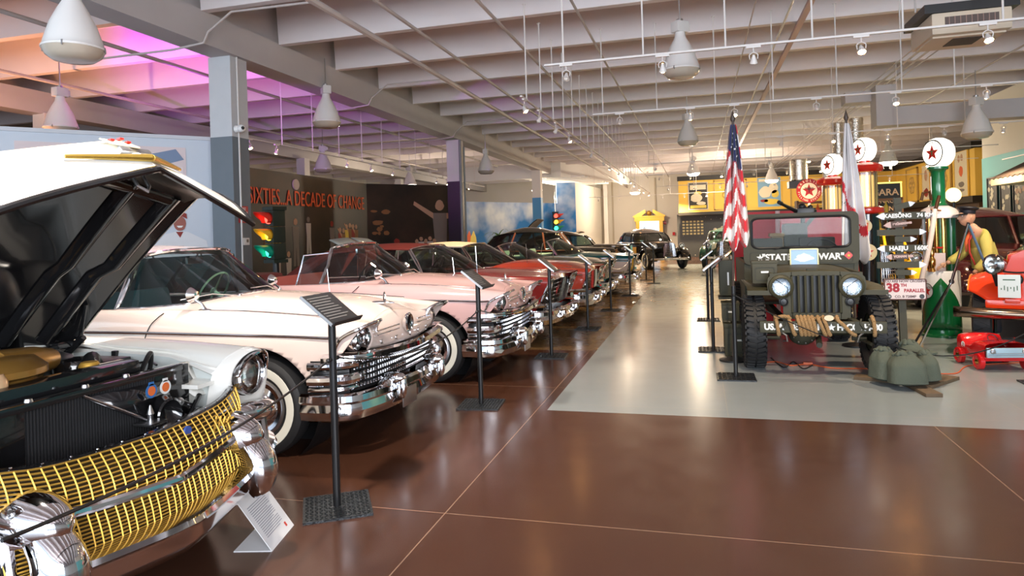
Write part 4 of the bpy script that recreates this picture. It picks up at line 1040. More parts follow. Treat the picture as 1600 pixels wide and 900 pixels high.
    for sd in (1,-1):
        w = MB(); ruled(w, [V3(2.25,sd*.83,1.05), V3(4.3,sd*.82,1.05)], [V3(2.42,sd*.66,1.46), V3(4.1,sd*.66,1.39)], 8, 3); w.build('side_window', CGLASS, root)
        MB().tube([V3(3.3,sd*.83,1.05),V3(3.3,sd*.70,1.47)],.014,8).build('pillar', CHROME, root)
        MB().tube([V3(4.35,sd*.80,1.03),V3(4.12,sd*.64,1.38)],.035,8).build('pillar', WPAINT, root)
    bench(root, 3.1, 1.3, 1.15, mat('white seat',(.6,.6,.55),.5), 'front_seat')
    steering(root, V3(2.35,.40,1.10), WHITE)
open_car()
# ================================================================ OVERHEAD SERVICES, LAMPS
# high bay lamps
LAMPON = mat('lamp lens lit', (1,.95,.85), .4, emit=(1,.90,.72), estr=9)
def high_bay(lit):
    root = empty('high_bay_lamp', (0,0,0), 0, 'lamp', 'ceiling lamp', 'glass bottomed high bay lamps on the ceiling')
    MB().box((0,0,.66),(.22,.16,.16),bev=.01).box((.13,0,.66),(.06,.1,.1)).build('ballast_box', STEELW, root)
    MB().lathe([(.001,.78),(.05,.78),(.05,.74),(.03,.73)],16).tube([(0,0,.75),(0,0,1.3)],.012,6).build('hook', STEEL, root)
    MB().lathe([(.07,.60),(.085,.50),(.14,.40),(.21,.25),(.262,.08),(.275,.03),(.285,.02),(.285,.0),(.268,.0),(.255,.08),(.20,.25),(.12,.40),(.06,.50)],36).build('reflector', mat('reflector shell',(.78,.76,.74),.3), root)
    b = MB().lathe([(.278,.0),(.25,-.06),(.19,-.105),(.10,-.115),(.001,-.115)],36); b.build('lens', LAMPON if lit else mat('lamp lens unlit',(.50,.44,.36),.2,0,.3), root)
    if not lit: MB().ball((0,0,.12),.07,None,16,(1,1,1.7)).build('bulb', mat('dead bulb',(.7,.65,.55),.3), root)
    c = MB()
    for a in range(4): c.box((.283*math.cos(a*PI/2+.5),.283*math.sin(a*PI/2+.5),.005),(.012,.012,.05))
    c.build('clips', STEEL, root); return root
hb0 = high_bay(False); hb1 = high_bay(True)
SPOTS = [((-6.03,5.39,3.55),0,'large white high bay lamp hanging at upper left in front of the square column'),((-11.2,9.7,3.75),0,'high bay lamp tinted pink above the pastel wall at far left'),
 ((-7.15,12.1,3.92),0,'high bay lamp hanging just right of the grey column'),((-.17,10.5,3.95),0,'high bay lamp above the aisle behind the nearest cross track'),((-.18,18.6,3.9),0,'high bay lamp above the aisle behind the second cross track'),
 ((-.11,31.1,4.05),1,'glowing high bay lamp farthest along the aisle left of the flag'),((6.08,24.5,3.55),1,'glowing high bay lamp above the name board on the right'),((5.6,15.9,3.35),0,'dark high bay lamp under the boxed duct at upper right'),
 ((-11.5,25.9,3.75),1,'glowing high bay lamp over the dark mural between two thin posts'),((-7.75,33.1,3.75),1,'glowing high bay lamp over the blue sky mural'),((-6.9,21.9,3.75),0,'high bay lamp beside the black lower half column'),
 ((-11.4,19.0,3.8),0,'high bay lamp behind the first thin post above the dark mural'),((-3.3,38.0,3.7),1,'glowing high bay lamp in front of the far white wall'),((3.2,31.5,3.6),1,'small glowing high bay lamp right of the flag tip')]
first = {}
for loc, lit, lab in SPOTS:
    src = hb1 if lit else hb0
    if lit not in first: first[lit] = 1; dup(src) if False else None; src.location = loc; src['label'] = lab
    else: dup(src, loc, R.uniform(0,3), lab)
# ---- pipes
def pipe(pts, r, label, m=STEELW, name='ceiling_pipe', cat='pipe', grp=None, n=8):
    o = MB().tube(pts, r, n).build(name, m); return tag(o, label, cat, grp)
PIPEM = mat('painted pipe', (.50,.45,.43), .5)
pipe([(-4.36,-3,4.42),(-4.36,44.5,4.42)],.045,'thick sprinkler pipe running the length of the hall left of the aisle', PIPEM)
pipe([(-4.38,-3,4.98),(-4.38,44.5,4.98)],.030,'thinner sprinkler pipe close under the joists above the thick pipe', PIPEM)
pipe([(-3.0,-3,4.98),(-3.0,44.5,4.98)],.028,'thin conduit under the joists nearest the left edge of the aisle', PIPEM)
pipe([(-1.7,-3,4.98),(-1.7,44.5,4.98)],.022,'slender conduit under the joists over the tan floor edge', PIPEM)
pipe([(.95,-3,4.98),(.95,44.5,4.98)],.012,'very thin wire conduit over the aisle right of the lamps', PIPEM)
pipe([(1.5,-3,4.98),(1.5,44.5,4.98)],.02,'grey conduit with junction boxes above the first flag', mat('galvanised', (.45,.44,.42), .35, .7))
tag(MB().box((1.78,20.75,5.0),(.09,47,.06)).build('cable_tray', mat('pink cable tray',(.58,.42,.38),.5), smooth=False), 'flat pinkish cable tray beside the grey conduit above the first flag', 'cable tray')
for i in range(6): pipe([(4.2+i*.09,-3,4.97-(i%2)*.05),(4.2+i*.09,44.5,4.97-(i%2)*.05)],.013,'thin parallel conduit in the bundle right of the aisle', PIPEM, 'ceiling_conduit', 'conduit', 'bundle of six parallel conduits right of the aisle')
pipe([(6.3,-3,4.98),(6.3,44.5,4.98)],.02,'conduit under the joists over the right side displays', PIPEM)
pipe([(-8.9,-3,4.75),(-8.9,30,4.75)],.035,'sprinkler pipe in the left bay beyond the big beam', PIPEM)
pipe([(-11.9,-3,4.75),(-11.9,30,4.75)],.035,'second sprinkler pipe deeper in the left bay', PIPEM)
# bent conduits over the beam
def conduit_bend(y, label): pipe([(-9.6,y,4.55),(-7.7,y,4.55),(-7.35,y+.0,4.58),(-7.13,y,4.60),(-7.05,y,4.75),(-6.7,y+.1,5.05),(-5.4,y+.2,5.07)],.018,label,PIPEM,'bent_conduit','conduit')
conduit_bend(8.6,'bent white conduit passing round the beam by the nearest column'); conduit_bend(13.9,'bent white conduit passing round the beam beyond the grey column'); conduit_bend(19.4,'bent white conduit passing round the beam near the black column')
pipe([(-7.26,9.52,1.0),(-7.26,9.52,3.2),(-7.26,9.52,4.9)],.014,'grey conduit running up the aisle side of the grey column',STEELW,'column_conduit','conduit')
pipe([(-7.18,20.1,0),(-7.18,20.1,4.6)],.045,'grey downpipe beside the black column',mat('pipe grey',(.25,.26,.26),.5),'downpipe','pipe')
pipe([(-7.12,20.3,0),(-7.12,20.3,4.4)],.03,'slimmer grey conduit beside the downpipe on the black column',mat('pipe grey',(.25,.26,.26),.5),'downpipe','pipe')
# column fittings
cf = empty('security_camera', (-7.26,9.45,3.42), 0, 'small white dome camera on the grey column', 'security camera')
MB().lathe([(.001,.0),(.06,0),(.06,.07),(.045,.10)],20,FR((0,0,0),(0,1,0),(0,0,1))).ball((.12,-.02,0),.065,None,18).build('housing', WHITE, cf)
MB().ball((.17,-.05,0),.028,None,12).build('lens', BLACK, cf)
MF = FR((-7.283,9.57,0),(0,1,0),(0,0,1)); 
es = empty('extinguisher_sign', (-7.284,9.6,2.02), 0, 'red fire extinguisher sign with white arrow on the column', 'sign')
ME = FR((0,0,0),(0,1,0),(0,0,1))
MB().box((0,0,.004),(.24,.28,.008),M=ME).build('plate', mat('sign red',(.45,.015,.02),.4), es, smooth=False)
text('FIRE', .07, ME @ Matrix.Translation((0,.09,.009)), WHITE, es, ext=.001); text('EXTINGUISHER', .05, ME @ Matrix.Translation((0,.03,.009)), WHITE, es, ext=.001, sx=.62)
MB().prism([(-.025,-.02),(.025,-.02),(.025,-.06),(.06,-.06),(0,-.12),(-.06,-.06),(-.025,-.06)],.008,.010,ME).build('arrow', WHITE, es, smooth=False)
th = empty('thermostat', (-7.284,9.62,1.57), 0, 'white thermostat box on the column below the red sign', 'thermostat')
MB().box((.02,0,0),(.04,.15,.12),bev=.008).build('case', WHITE, th); MB().box((.042,.02,.01),(.004,.05,.05)).build('display', DIM, th, smooth=False)

# ---- tracks with spotlights
TRK = mat('track white', (.74,.70,.67), .4)
BULB = mat('spot bulb lit', (1,.8,.5), .4, emit=(1,.48,.16), estr=110)
BULBOFF = mat('spot bulb unlit', (.72,.66,.60), .25, 0, .5)
def track_spot(lit):
    root = empty('track_spotlight', (0,0,0), 0, 'spot', 'spotlight')
    MB().box((0,0,-.02),(.16,.035,.03),bev=.005).build('adapter', TRK, root)
    MB().tube([(0,.0,-.03),(0,0,-.09)],.007,6).tube(spline([(-.04,0,-.16),(-.045,0,-.11),(0,0,-.085),(.045,0,-.11),(.04,0,-.16)],4),.006,6).build('yoke', TRK, root)
    M = Matrix.Translation((0,0,-.16)) @ Matrix.Rotation(.5,4,'X')
    MB().lathe([(.012,.05),(.02,.03),(.042,-.04),(.044,-.045),(.040,-.045)],18,M).build('lamp_shell', TRK, root)
    MB().lathe([(.001,-.035),(.03,-.038),(.039,-.043)],18,M).ball((0,0,-.035),.030,M,10).build('bulb', BULB if lit else BULBOFF, root)
    return root
ts = {0: track_spot(0), 1: track_spot(1)}; ts_first = {0:1, 1:1}
def track(name, a, b, spots, rods, label, grp, zc=5.11):
    """spots [(t position along track in metres, lit)]"""
    a = Vector(a); b = Vector(b); d = (b-a); L = d.length; d.normalize(); ang = math.atan2(d.y, d.x)
    root = empty(name, a, ang, label, 'lighting track')
    MB().box((L/2,0,0),(L,.035,.022)).build('rail', TRK, root, smooth=False)
    for t in rods:
        MB().tube([(t,0,.01),(t,0,zc-a.z)],.011,6).lathe([(.03,zc-a.z-.01),(.03,zc-a.z)],10,Matrix.Translation((t,0,0))).build('drop_rod', TRK, root)
    for t, lit in spots:
        p = a+d*t; lab = ('lit' if lit else 'unlit')+' track spotlight on the '+grp
        if ts_first[lit]: ts_first[lit] = 0; o = ts[lit]; o.location = p; o.rotation_euler = (0,0,ang); o['label'] = lab; o['group'] = lab+'s'
        else: o = dup(ts[lit], p, ang, lab, lab+'s')
        o.rotation_euler.z += R.choice((0, PI))
    return root
track('lighting_track',(-1.76,8.1,3.62),(6.5,8.1,3.62),[(.27,0),(1.42,1),(2.43,0),(3.54,1),(4.74,1),(6.3,1)],[.24,1.2,2.13,3.05,3.95,4.88,5.8,6.7],'white lighting track nearest the camera, crossing above the jeep','nearest cross track')
track('lighting_track',(-1.72,11.8,3.62),(6.8,11.8,3.62),[(.47,0),(1.66,1),(2.37,1),(3.63,0),(4.78,1),(6.02,1),(7.4,1)],[.18,1.11,2.07,2.98,3.94,4.87,5.6,6.6,7.6],'white lighting track crossing above the first flag tip','second cross track')
for Y_, x0, x1, z_, l, g in ((16.5,1.4,8.0,3.62,'lighting track above the red gas pumps','third cross track'),(21.3,-1.7,8.0,3.62,'lighting track crossing far above the aisle before the round red sign','fourth cross track'),(25.5,-1.8,9.0,3.62,'lighting track crossing the hall behind the gasoline sign','fifth cross track'),(30.5,-1.7,9,3.5,'lighting track crossing close to the yellow frieze','sixth cross track'),(35.5,-5.5,1.5,3.4,'lighting track above the gilt mirror','farthest cross track')):
    n_ = int((x1-x0)/1.1); track('lighting_track',(x0,Y_,z_),(x1,Y_,z_),[(.5+i*1.1,(1 if (i*7)%3 else 0)) for i in range(n_)],[.3+i*1.3 for i in range(int((x1-x0)/1.3))],l,g)
ys = [.2,1.2,2.55,3.9,6.9,9.1,10.6,12.9,14.5,16.9,18.8,21.5,24,27]
track('lighting_track',(-2.49,9.75,3.62),(-2.49,38,3.62),[(t,(0 if i in (1,2,4,5) else 1)) for i,t in enumerate(ys)],[.35+1.0*i for i in range(28)],'long lighting track running down the left edge of the aisle','long aisle track')
track('lighting_track',(-8.45,11.0,3.6),(-8.6,27,3.6),[(.4,1),(1.3,1),(4.3,1),(5.6,1),(7.0,1),(10.5,1),(11.5,1),(14,1)],[.3+1.2*i for i in range(13)],'lighting track in front of the dark sixties wall','mural wall track')
track('lighting_track',(-13.2,5.2,3.95),(-9.8,6.9,3.95),[(2.6,0)],[.4,1.6,3.2],'short lighting track at far left above the pastel wall','short far left track')
track('lighting_track',(7.6,8.5,3.1),(7.6,20,3.1),[(1+i*1.1,1 if i%3 else 0) for i in range(9)],[.4+1.3*i for i in range(8)],'lighting track running beside the turquoise wall','turquoise wall track')

# air conditioning unit
ac = empty('ceiling_air_conditioner', (2.98,8.9,3.62), 0, 'beige ceiling air conditioner with dark grilles at upper right', 'air conditioner')
MB().prism([(-.36,-.30),(.36,-.30),(.36,.30),(-.36,.30)],0,.02,Matrix.Translation((0,0,0))).box((0,0,.14),(.78,.78,.24),bev=.03).build('housing', mat('ac beige',(.60,.50,.38),.5), ac)
MB().box((0,-.392,.16),(.52,.012,.09)).build('front_grille', mat('ac grille',(.10,.07,.06),.6), ac, smooth=False)
MB().box((.02,-.05,.008),(.30,.34,.03)).build('intake', mat('ac dark',(.03,.02,.02),.6), ac, smooth=False)
for i in range(9): MB().box((-.22+i*.055,-.398,.16),(.006,.008,.09)).build('vane', mat('ac vane',(.35,.22,.18),.6), ac, smooth=False)
MB().box((0,0,.31),(.92,.80,.10)).build('mounting_frame', BLACK, ac, smooth=False)
MB().tube([(-.38,.2,.45),(-.38,.2,1.45)],.01,6).tube([(.38,.2,.3),(.38,.2,1.45)],.01,6).build('hanger', PIPEM, ac)
# boxed duct at the right
dt = empty('boxed_duct', (0,0,0), 0, 'pale boxed duct crossing the upper right below the joists', 'duct')
MB().box((6.26,17.0,3.95),(3.8,.48,.40)).box((4.15,17.0,4.2),(.41,.52,.91)).build('duct_box', CEILW, dt, smooth=False)
MB().box((3.7,17.4,4.5),(.6,.5,.25)).build('duct_branch', CEILW, dt, smooth=False)
# corrugated metal lamps / flues
FOIL = mat('crinkled foil metal', (.80,.74,.66), .18, 1, bump=(26,1.0))
def flue(x, y, z0, z1, r, lab, base=True):
    root = empty('corrugated_duct', (x,y,z0), 0, lab, 'metal duct')
    MB().lathe([(r*(1+.02*(i%2)), (z1-z0)*i/24) for i in range(25)],28).build('foil_tube', FOIL, root)
    if base: MB().box((0,0,-.14),(r*2.6,r*2.0,.22)).build('fan_box', mat('fan box',(.10,.10,.11),.5), root, smooth=False)
flue(4.62,22,3.45,4.7,.20,'crinkled foil duct hanging behind the white furled flag'); flue(4.14,22,3.45,4.6,.18,'crinkled foil duct left of the one behind the white flag',False)
flue(3.27,23.8,3.05,3.72,.27,'short wide foil drum hanging above the round red sign')
for x_, z_, l in ((3.1,3.2,'thin vertical pole standing behind the round gasoline sign'),): pipe([(x_,18.2,0),(x_,18.2,z_)],.04,l,STEELW,'sign_pole','pole')
# ================================================================ FLOOR DISPLAY FURNITURE, JEEP AND THE RIGHT SIDE
STB = mat('stand black', (.012,.012,.013), .3)
TREAD = mat('tread plate black', (.03,.033,.036), .35, .5, bump=(60,.8))
def tread(mb, w, h, z, n):
    for i in range(n):
        for j in range(n):
            x = -w/2+w*(i+.5)/n; y = -h/2+h*(j+.5)/n; a = .78 if (i+j)%2 else -.78
            mb.box((x,y,z),(w/n*.8,w/n*.22,.004),rz=a)
def sign_stand(loc, rz, label, h=1.12, plate=True, tread_n=14, prz=0, grp='sign stands along the left edge of the aisle', white=False, face=1):
    root = empty('sign_stand', loc, 0, label, 'sign stand', grp)
    b = MB().box((0,0,.007),(.38,.38,.014),M=Matrix.Rotation(rz,4,'Z')).build('base_plate', TREAD, root, smooth=False)
    t = MB(); tread(t, .36, .36, .016, tread_n); t.v = [Matrix.Rotation(rz,4,'Z') @ v for v in t.v]; t.build('tread_pattern', TREAD, b, smooth=False)
    MB().tube([(0,0,.01),(0,0,h-.05)],.022,14).build('pole', STB, root)
    for z_ in (.86,): MB().tube([(0,-.045,z_),(0,.045,z_)],.011,8).ball((0,-.05,z_),.014).ball((0,.05,z_),.014).build('cord_clip', STB, root)
    if plate:
        # reader stands on the aisle side: the plate rises away from them
        M = Matrix.Translation((0,0,h)) @ Matrix.Rotation(prz,4,'Z') @ FR((0,0,0),(0,1,0),(-.78*face,0,.62))
        MB().box((0,0,-.006),(.31,.25,.012),M=M,bev=.002).build('text_plate', mat('plate black',(.03,.03,.032),.35) if not white else mat('plate pale',(.55,.53,.5),.35), root)
        MB().box((-.157,0,-.004),(.006,.25,.018),M=M).build('silver_edge', STEEL, root, label='silver edge', smooth=False)
        MB().box((0,-.128,.006),(.32,.008,.03),M=M).build('lip', STB, root, smooth=False)
        tx = MB()
        for k in range(9):
            w = R.uniform(.16,.25); tx.box((-.13+w/2,.095-.022*k,.0008),(w,.006,.001),M=M)
        tx.build('text_lines', mat('plate text',(.22,.21,.20),.5), root, smooth=False)
        MB().tube([M @ Vector((0,0,-.01)),(0,0,h-.07)],.016,8).build('neck', STB, root)
    return root
stl = [((527,793),'black sign stand nearest the camera with its plate over the pale pink bumper',.35),((752,633),'black sign stand in front of the rose pink convertible',.1),((862,557),'black sign stand before the maroon soft top car, hung with a coil of cord',.05),
       ((919,514),'black sign stand in front of the red car with the white roof',.0),((955,485),'black sign stand at the nose of the turquoise car',0),((985,462),'black sign stand in front of the teal and pale two-tone car',0),((1022,443),'sign stand farthest along the left edge of the aisle',0),((1010,438),'slim sign stand just behind the farthest one by the aisle',0)]
STP = []
for i, (p, l, a) in enumerate(stl):
    q = PZ(*p); STP.append(q); sign_stand(q, a+(rad(12) if i == 0 else 0), l, 1.16 if i < 3 else 1.12, True, 14 if i < 2 else 7, white=i in (3,4,5))
for i, (p, l, h, pl) in enumerate([((1150,590),'short black stand leaning nearest the front left tyre of the jeep',1.0,False),((1115,547),'black sign stand with tilted plate left of the jeep ammunition boxes',1.1,True),((1107,500),'black stand behind the one beside the jeep boxes',1.1,True),((1105,430),'lone black stand far down the right edge of the aisle',1.12,True),((1597,602),'black stand base cut by the right frame edge',1.1,False)]):
    q = PZ(*p); 
    if i == 4: q = q+Vector((.22,0,0))
    sign_stand(q, 0, l, h, pl, 8, grp='stands along the right side of the aisle', face=-1); STP.append(q)
# cords
def cord(a, b, sag, label, r=.006, m=STB, grp=None):
    a = Vector(a); b = Vector(b); pts = [a.lerp(b, t/14)-Vector((0,0,sag*4*(t/14)*(1-t/14))) for t in range(15)]
    return tag(MB().tube(pts, r, 6).build('barrier_cord', m), label, 'cord', grp)
s0, s1, s2 = STP[0], STP[1], STP[2]
cord(s0+Vector((0,-.05,.86)), (-1.80,1.35,.78), .07, 'black elastic cord stretched in front of the gold grille')
cord(s0+Vector((0,.05,.86)), s1+Vector((0,-.05,.86)), .14, 'black elastic cord between the two nearest sign stands')
cord(s1+Vector((0,.05,.86)), s2+Vector((0,-.05,.86)), .14, 'black elastic cord from the second to the third sign stand')
cord(STP[4]+Vector((0,.05,.86)), STP[5]+Vector((0,-.05,.86)), .12, 'black elastic cord in front of the teal car')
cord(STP[8]+Vector((0,0,.86)), (1.25,7.25,.42), .02, 'black cord slanting from the short stand to the jeep bumper')
cord((1.75,7.30,.38), STP[12]+Vector((0,0,.62)), .22, 'black cord running low from the jeep to the right frame edge')
ck = s2+Vector((-.03,-.03,.86)); tag(MB().tube([ck+Vector((.035*math.sin(t*.9),.03*math.cos(t*1.3),-.02*(t%16)-.0)) for t in range(30)],.005,6).build('hanging_cord', STB), 'coil of black cord hanging from the third sign stand', 'cord')
# white card on the floor
cd = empty('information_card', PZ(406,861), 0, 'white folded information card standing on the brown floor', 'information card')
bl, brr, tl, tr = [p-cd.location for p in (PZ(425,862), PZ(458,822), None or Vector((0,0,0)), Vector((0,0,0)))]
ux = (brr-bl).normalized(); wC = .235; nrm = Vector((ux.y,-ux.x,0)); upv = (Vector((0,0,1))*.82-nrm*.57).normalized()
Mc_ = FR(bl+ux*wC/2*1.3, ux, upv) @ Matrix.Diagonal((1.3,1.38,1,1))
CARD = mat('card white', (.82,.83,.85), .4); CTX = mat('card text', (.35,.36,.42), .5)
MB().box((0,.155,0),(wC,.31,.004),M=Mc_).build('front_panel', CARD, cd, smooth=False)
Mb_ = FR(bl+ux*wC/2*1.3, ux, -nrm) @ Matrix.Diagonal((1.3,1.3,1,1)); MB().box((0,.075,.002),(wC,.15,.004),M=Mb_).build('foot_panel', CARD, cd, smooth=False)
MB().lathe([(.001,.004),(.028,.004),(.028,.002)],24,Mc_ @ Matrix.Translation((.05,.265,0))).build('round_crest', mat('crest navy',(.05,.07,.25),.4), cd)
MB().lathe([(.001,.0045),(.018,.0045)],16,Mc_ @ Matrix.Translation((.045,.262,0)) @ Matrix.Diagonal((.7,1,1,1))).build('crest_face', CARD, cd)
MB().lathe([(.001,.004),(.010,.004),(.010,.002)],16,Mc_ @ Matrix.Translation((-.085,.235,0))).build('blue_dot', mat('card blue',(.03,.2,.5),.4), cd)
tx = MB()
for k in range(4): tx.box((-.055,.285-.014*k,.0026),(R.uniform(.04,.07),.006,.0005),M=Mc_)
for k in range(2): tx.box((.05,.21-.012*k,.0026),(.06,.005,.0005),M=Mc_)
for k in range(16): w = .16 if k%5 else .13; tx.box((-.09+w/2,.175-.0085*k,.0026),(w,.003,.0005),M=Mc_)
tx.build('text_lines', CTX, cd, smooth=False)
MB().box((.07,.03,.003),(.012,.018,.001),M=Mc_).build('red_mark', RED, cd, smooth=False)

# traffic lights
def traffic_light(loc, rz, label, hang=None, faces=1, k=1.0):
    root = empty('traffic_light', loc, rz, label, 'traffic light')
    hs = MB()
    for i in (-1,0,1): hs.box((0,0,i*.34*k),(.30*k,.30*k,.33*k),bev=.02)
    hs.box((0,0,.54*k),(.34*k,.34*k,.05)); hs.box((0,0,-.54*k),(.34*k,.34*k,.05)); hs.build('housing', mat('signal black green',(.01,.018,.012),.4), root)
    cols = [((1,.08,.05),'red_lens'),((1,.62,.05),'amber_lens'),((.05,.85,.55),'green_lens')]
    vis = [mat('visor red',(.55,.02,.01),.35),mat('visor yellow',(.72,.40,.02),.35),mat('visor green',(.0,.25,.16),.35)]
    for f in range(faces):
        for i,(c,n_) in enumerate(cols):
            z = (.34-.34*i)*k; M = Matrix.Rotation(f*PI/2,4,'Z') @ FR((.155*k,0,z),(0,1,0),(0,0,1))
            MB().lathe([(.001,.035),(.07*k,.028),(.115*k,.005),(.118*k,-.01)],24,M).build(n_, mat('signal '+n_,c,.3,emit=c,estr=2.2), root)
            v = MB().grid(lambda u, w: M @ Vector((.128*k*math.cos(rad(-50+280*u)), .128*k*math.sin(rad(-50+280*u)), w*(.10+.18*max(0,math.sin(rad(-50+280*u))+.3))*k)), 24, 4)
            v.build('visor', vis[i], root, solid=.006)
    if hang: MB().tube([(0,0,.56*k),(0,0,hang)],.02,8).build('hanger', STEEL, root)
    else: MB().tube([(0,0,-.56*k),(0,0,-loc[2])],.045,12).lathe([(.14,-loc[2]),(.14,-loc[2]+.03),(.06,-loc[2]+.08)],20).build('post', BLACK, root)
    return root
traffic_light(PY(430,367,8.66), rad(-108), 'big traffic light with red, amber and green lenses lit before the sixties mural', k=.72)
traffic_light(PY(868,347,36.5), rad(-70), 'distant hanging traffic light before the far white wall', 1.9, 3, 1.0)

# ---------------------------------------------------------------- army jeep (local x = right in the photo, y = towards its rear)
OD = mat('olive drab', (.045,.041,.019), .55, noise=(3,.3,(.055,.050,.024)))
ODD = mat('olive dark', (.035,.034,.020), .6)
WLET = mat('white stencil', (.82,.82,.78), .5)
jp = empty('army_jeep', (1.19,7.40,0), 0, 'olive drab army jeep with rope on its bumper and rolled up windscreen', 'jeep')
def FX(x, y, z): return FR((x,y,z),(1,0,0),(0,0,1))
bp = MB().box((0,.03,.515),(1.19,.05,.115),bev=.006).build('front_bumper', OD, jp)
for t_, x_ in (('US. A',-.46),('451','hid'),('H-CO. H-80',.345)):
    if t_ == '451': text('45', .088, FX(-.25,.003,.515), WLET, bp, ext=.001, bold=.004); text('11    R.', .088, FX(-.10,.003,.515), WLET, bp, ext=.001, sx=.95, bold=.004)
    else: text(t_, .088, FX(x_,.003,.515), WLET, bp, ext=.001, sx=.92, bold=.004)
def star(r, r2=.42): return [((r if i%2==0 else r*r2)*math.sin(PI*i/5), (r if i%2==0 else r*r2)*math.cos(PI*i/5)) for i in range(10)]
MB().prism(star(.042),0,.003,FX(.085,.002,.515) @ Matrix.Translation((0,0,.001))).build('white_star', WLET, bp, smooth=False)
# grille panel: plate with seven slots
gy = .34; gp = MB()
outl = [(-.33,.56),(-.33,.70),(-.38,.78),(-.475,.84),(-.485,.93),(-.475,1.0),(-.43,1.045),(-.3,1.06),(0,1.068),(.3,1.06),(.43,1.045),(.475,1.0),(.485,.93),(.475,.84),(.38,.78),(.33,.70),(.33,.56)]
# left and right cheeks, top and bottom strips, bars
cheekL = [(-.235,.56),(-.33,.56),(-.33,.70),(-.38,.78),(-.475,.84),(-.485,.93),(-.475,1.0),(-.43,1.045),(-.3,1.06),(-.235,1.062)]
def plate(poly): gp.prism(poly, 0, .03, FX(0,gy,0))
plate(cheekL[::-1]); plate([(-x,z) for x,z in cheekL])
plate([(-.24,1.02),(.24,1.02),(.24,1.064),(0,1.068),(-.24,1.064)]); plate([(-.24,.56),(.24,.56),(.24,.625),(-.24,.625)])
for k in range(8): x = -.238+.068*k; plate([(x-.012,.62),(x+.012,.62),(x+.012,1.025),(x-.012,1.025)])
gpo = gp.build('grille_panel', OD, jp, smooth=False)
for k in range(8): MB().tube([(-.238+.068*k,gy-.03,.63),(-.238+.068*k,gy-.03,1.015)],.011,8).build('grille_bar', OD, gpo)
MB().box((0,gy+.05,.82),(.50,.02,.44)).build('radiator', BLACK, jp, smooth=False)
for sd in (-1,1):
    M = FR((sd*.345,gy-.03,.905),(1,0,0),(0,0,1))
    h = MB().lathe([(.092,.03),(.100,.035),(.125,.02),(.130,0),(.128,-.02)],32,M).build('headlight_ring', OD, jp)
    MB().lathe([(.001,.0),(.05,.002),(.094,.02)],28,M).build('reflector', mat('jeep reflector',(.75,.85,.95),.18,.9,bump=(70,.6)), h)
    MB().grid(lambda u,v: M @ Vector((.094*v*math.cos(2*PI*u),.094*v*math.sin(2*PI*u),.028+.02*(1-v*v))),28,6).build('lens', LENS, h)
    MB().tube([(sd*.345-.05*-sd*0-.06*sd*-1,gy-.09,.99),(sd*.345+.055*-sd,gy-.10,.905),(sd*.345-.06*sd,gy-.09,.80)],.004,6).build('guard_wire', BLACK, h)
    MB().lathe([(.048,0),(.048,.02),(.038,.024),(.03,.015),(.001,.018)],24,FR((sd*.325,gy-.03,.745),(1,0,0),(0,0,1))).build('marker_lamp', BLACK, jp)
    # front fender: flat top, curved down front edge
    f = MB().grid(lambda u,v: Vector((sd*(.42+.26*u), gy-.02+(0 if v>.15 else (.15-v)*.0)+1.25*v, .845+.02*u*0+.055*min(1,v*5)-.0)), 2, 12)
    f.box((sd*.55,gy-.025,.84),(.28,.012,.05)); f.build('front_fender', OD, jp, solid=.02)
    MB().box((sd*.44,gy+.55,.95),(.03,1.15,.20)).build('hood_side', OD, jp, smooth=False)
# hood
MB().grid(lambda u,v: Vector(((-1+2*u)*(.44+.07*v), gy+1.2*v, 1.055+.03*v-.05*abs(-1+2*u)**4+.012*math.cos((-1+2*u)*PI/2))), 24, 6).build('hood', OD, jp, solid=.02)
MB().box((-.02,gy+.10,1.078),(.10,.05,.02),bev=.005).build('hood_catch', ODD, jp)
# cowl and windscreen
wy = 1.40
ws_ = MB(); 
def rrect(w, h, r, n=5): 
    out = []
    for cx, cz, a0 in ((w/2-r,h/2-r,0),(-w/2+r,h/2-r,90),(-w/2+r,-h/2+r,180),(w/2-r,-h/2+r,270)):
        for i in range(n+1): a = rad(a0+90*i/n); out.append((cx+r*math.cos(a), cz+r*math.sin(a)))
    return out
def ringplate(mb, outer, inner, h0, h1, M):
    n = len(outer); vs = []
    for h in (h0, h1):
        vs += [(p[0],p[1],h) for p in outer]+[(p[0],p[1],h) for p in inner]
    fs = []
    for i in range(n):
        j = (i+1)%n
        fs += [(i,j,n+j,n+i),(2*n+i,3*n+i,3*n+j,2*n+j),(i,2*n+i,2*n+j,j),(n+i,n+j,3*n+j,3*n+i)]
    mb.add(vs, fs, M)
Wc = FX(0,wy,1.40)
outer = rrect(1.30,.62,.07); inner = [(x*.86, z*.60+.075) for x, z in rrect(1.30,.62,.10)]
ringplate(ws_, outer, inner, 0, .05, Wc); wf = ws_.build('windscreen_frame', OD, jp, smooth=False)
rg = MB(); rr_ = [Wc @ Vector((x*.985,z*.985+.001,.055)) for x,z in inner]; rg.tube(rr_+[rr_[0]],.014,8).build('rubber_seal', BLACK, wf)
MB().prism(inner,.02,.026,Wc).build('windscreen_glass', CLEAR, wf, smooth=False)
for cx_, w_ in ((-.36,.44),(0,.22),(.36,.44)):
    b = MB(); ringplate(b, rrect(w_,.14,.03), [(x*.96,z*.88) for x,z in rrect(w_,.14,.03)], .05,.056, FX(cx_,wy,1.175)); b.build('pressed_panel', ODD, wf, smooth=False)
MB().prism(star(.045),.05,.054,FX(-.46,wy,1.175)).build('white_star', WLET, wf, smooth=False)
text('"STATE', .105, FX(-.27,wy-.052,1.175), WLET, wf, ext=.001, bold=.004); text('OF WAR"', .105, FX(.26,wy-.052,1.175), WLET, wf, ext=.001, bold=.004)
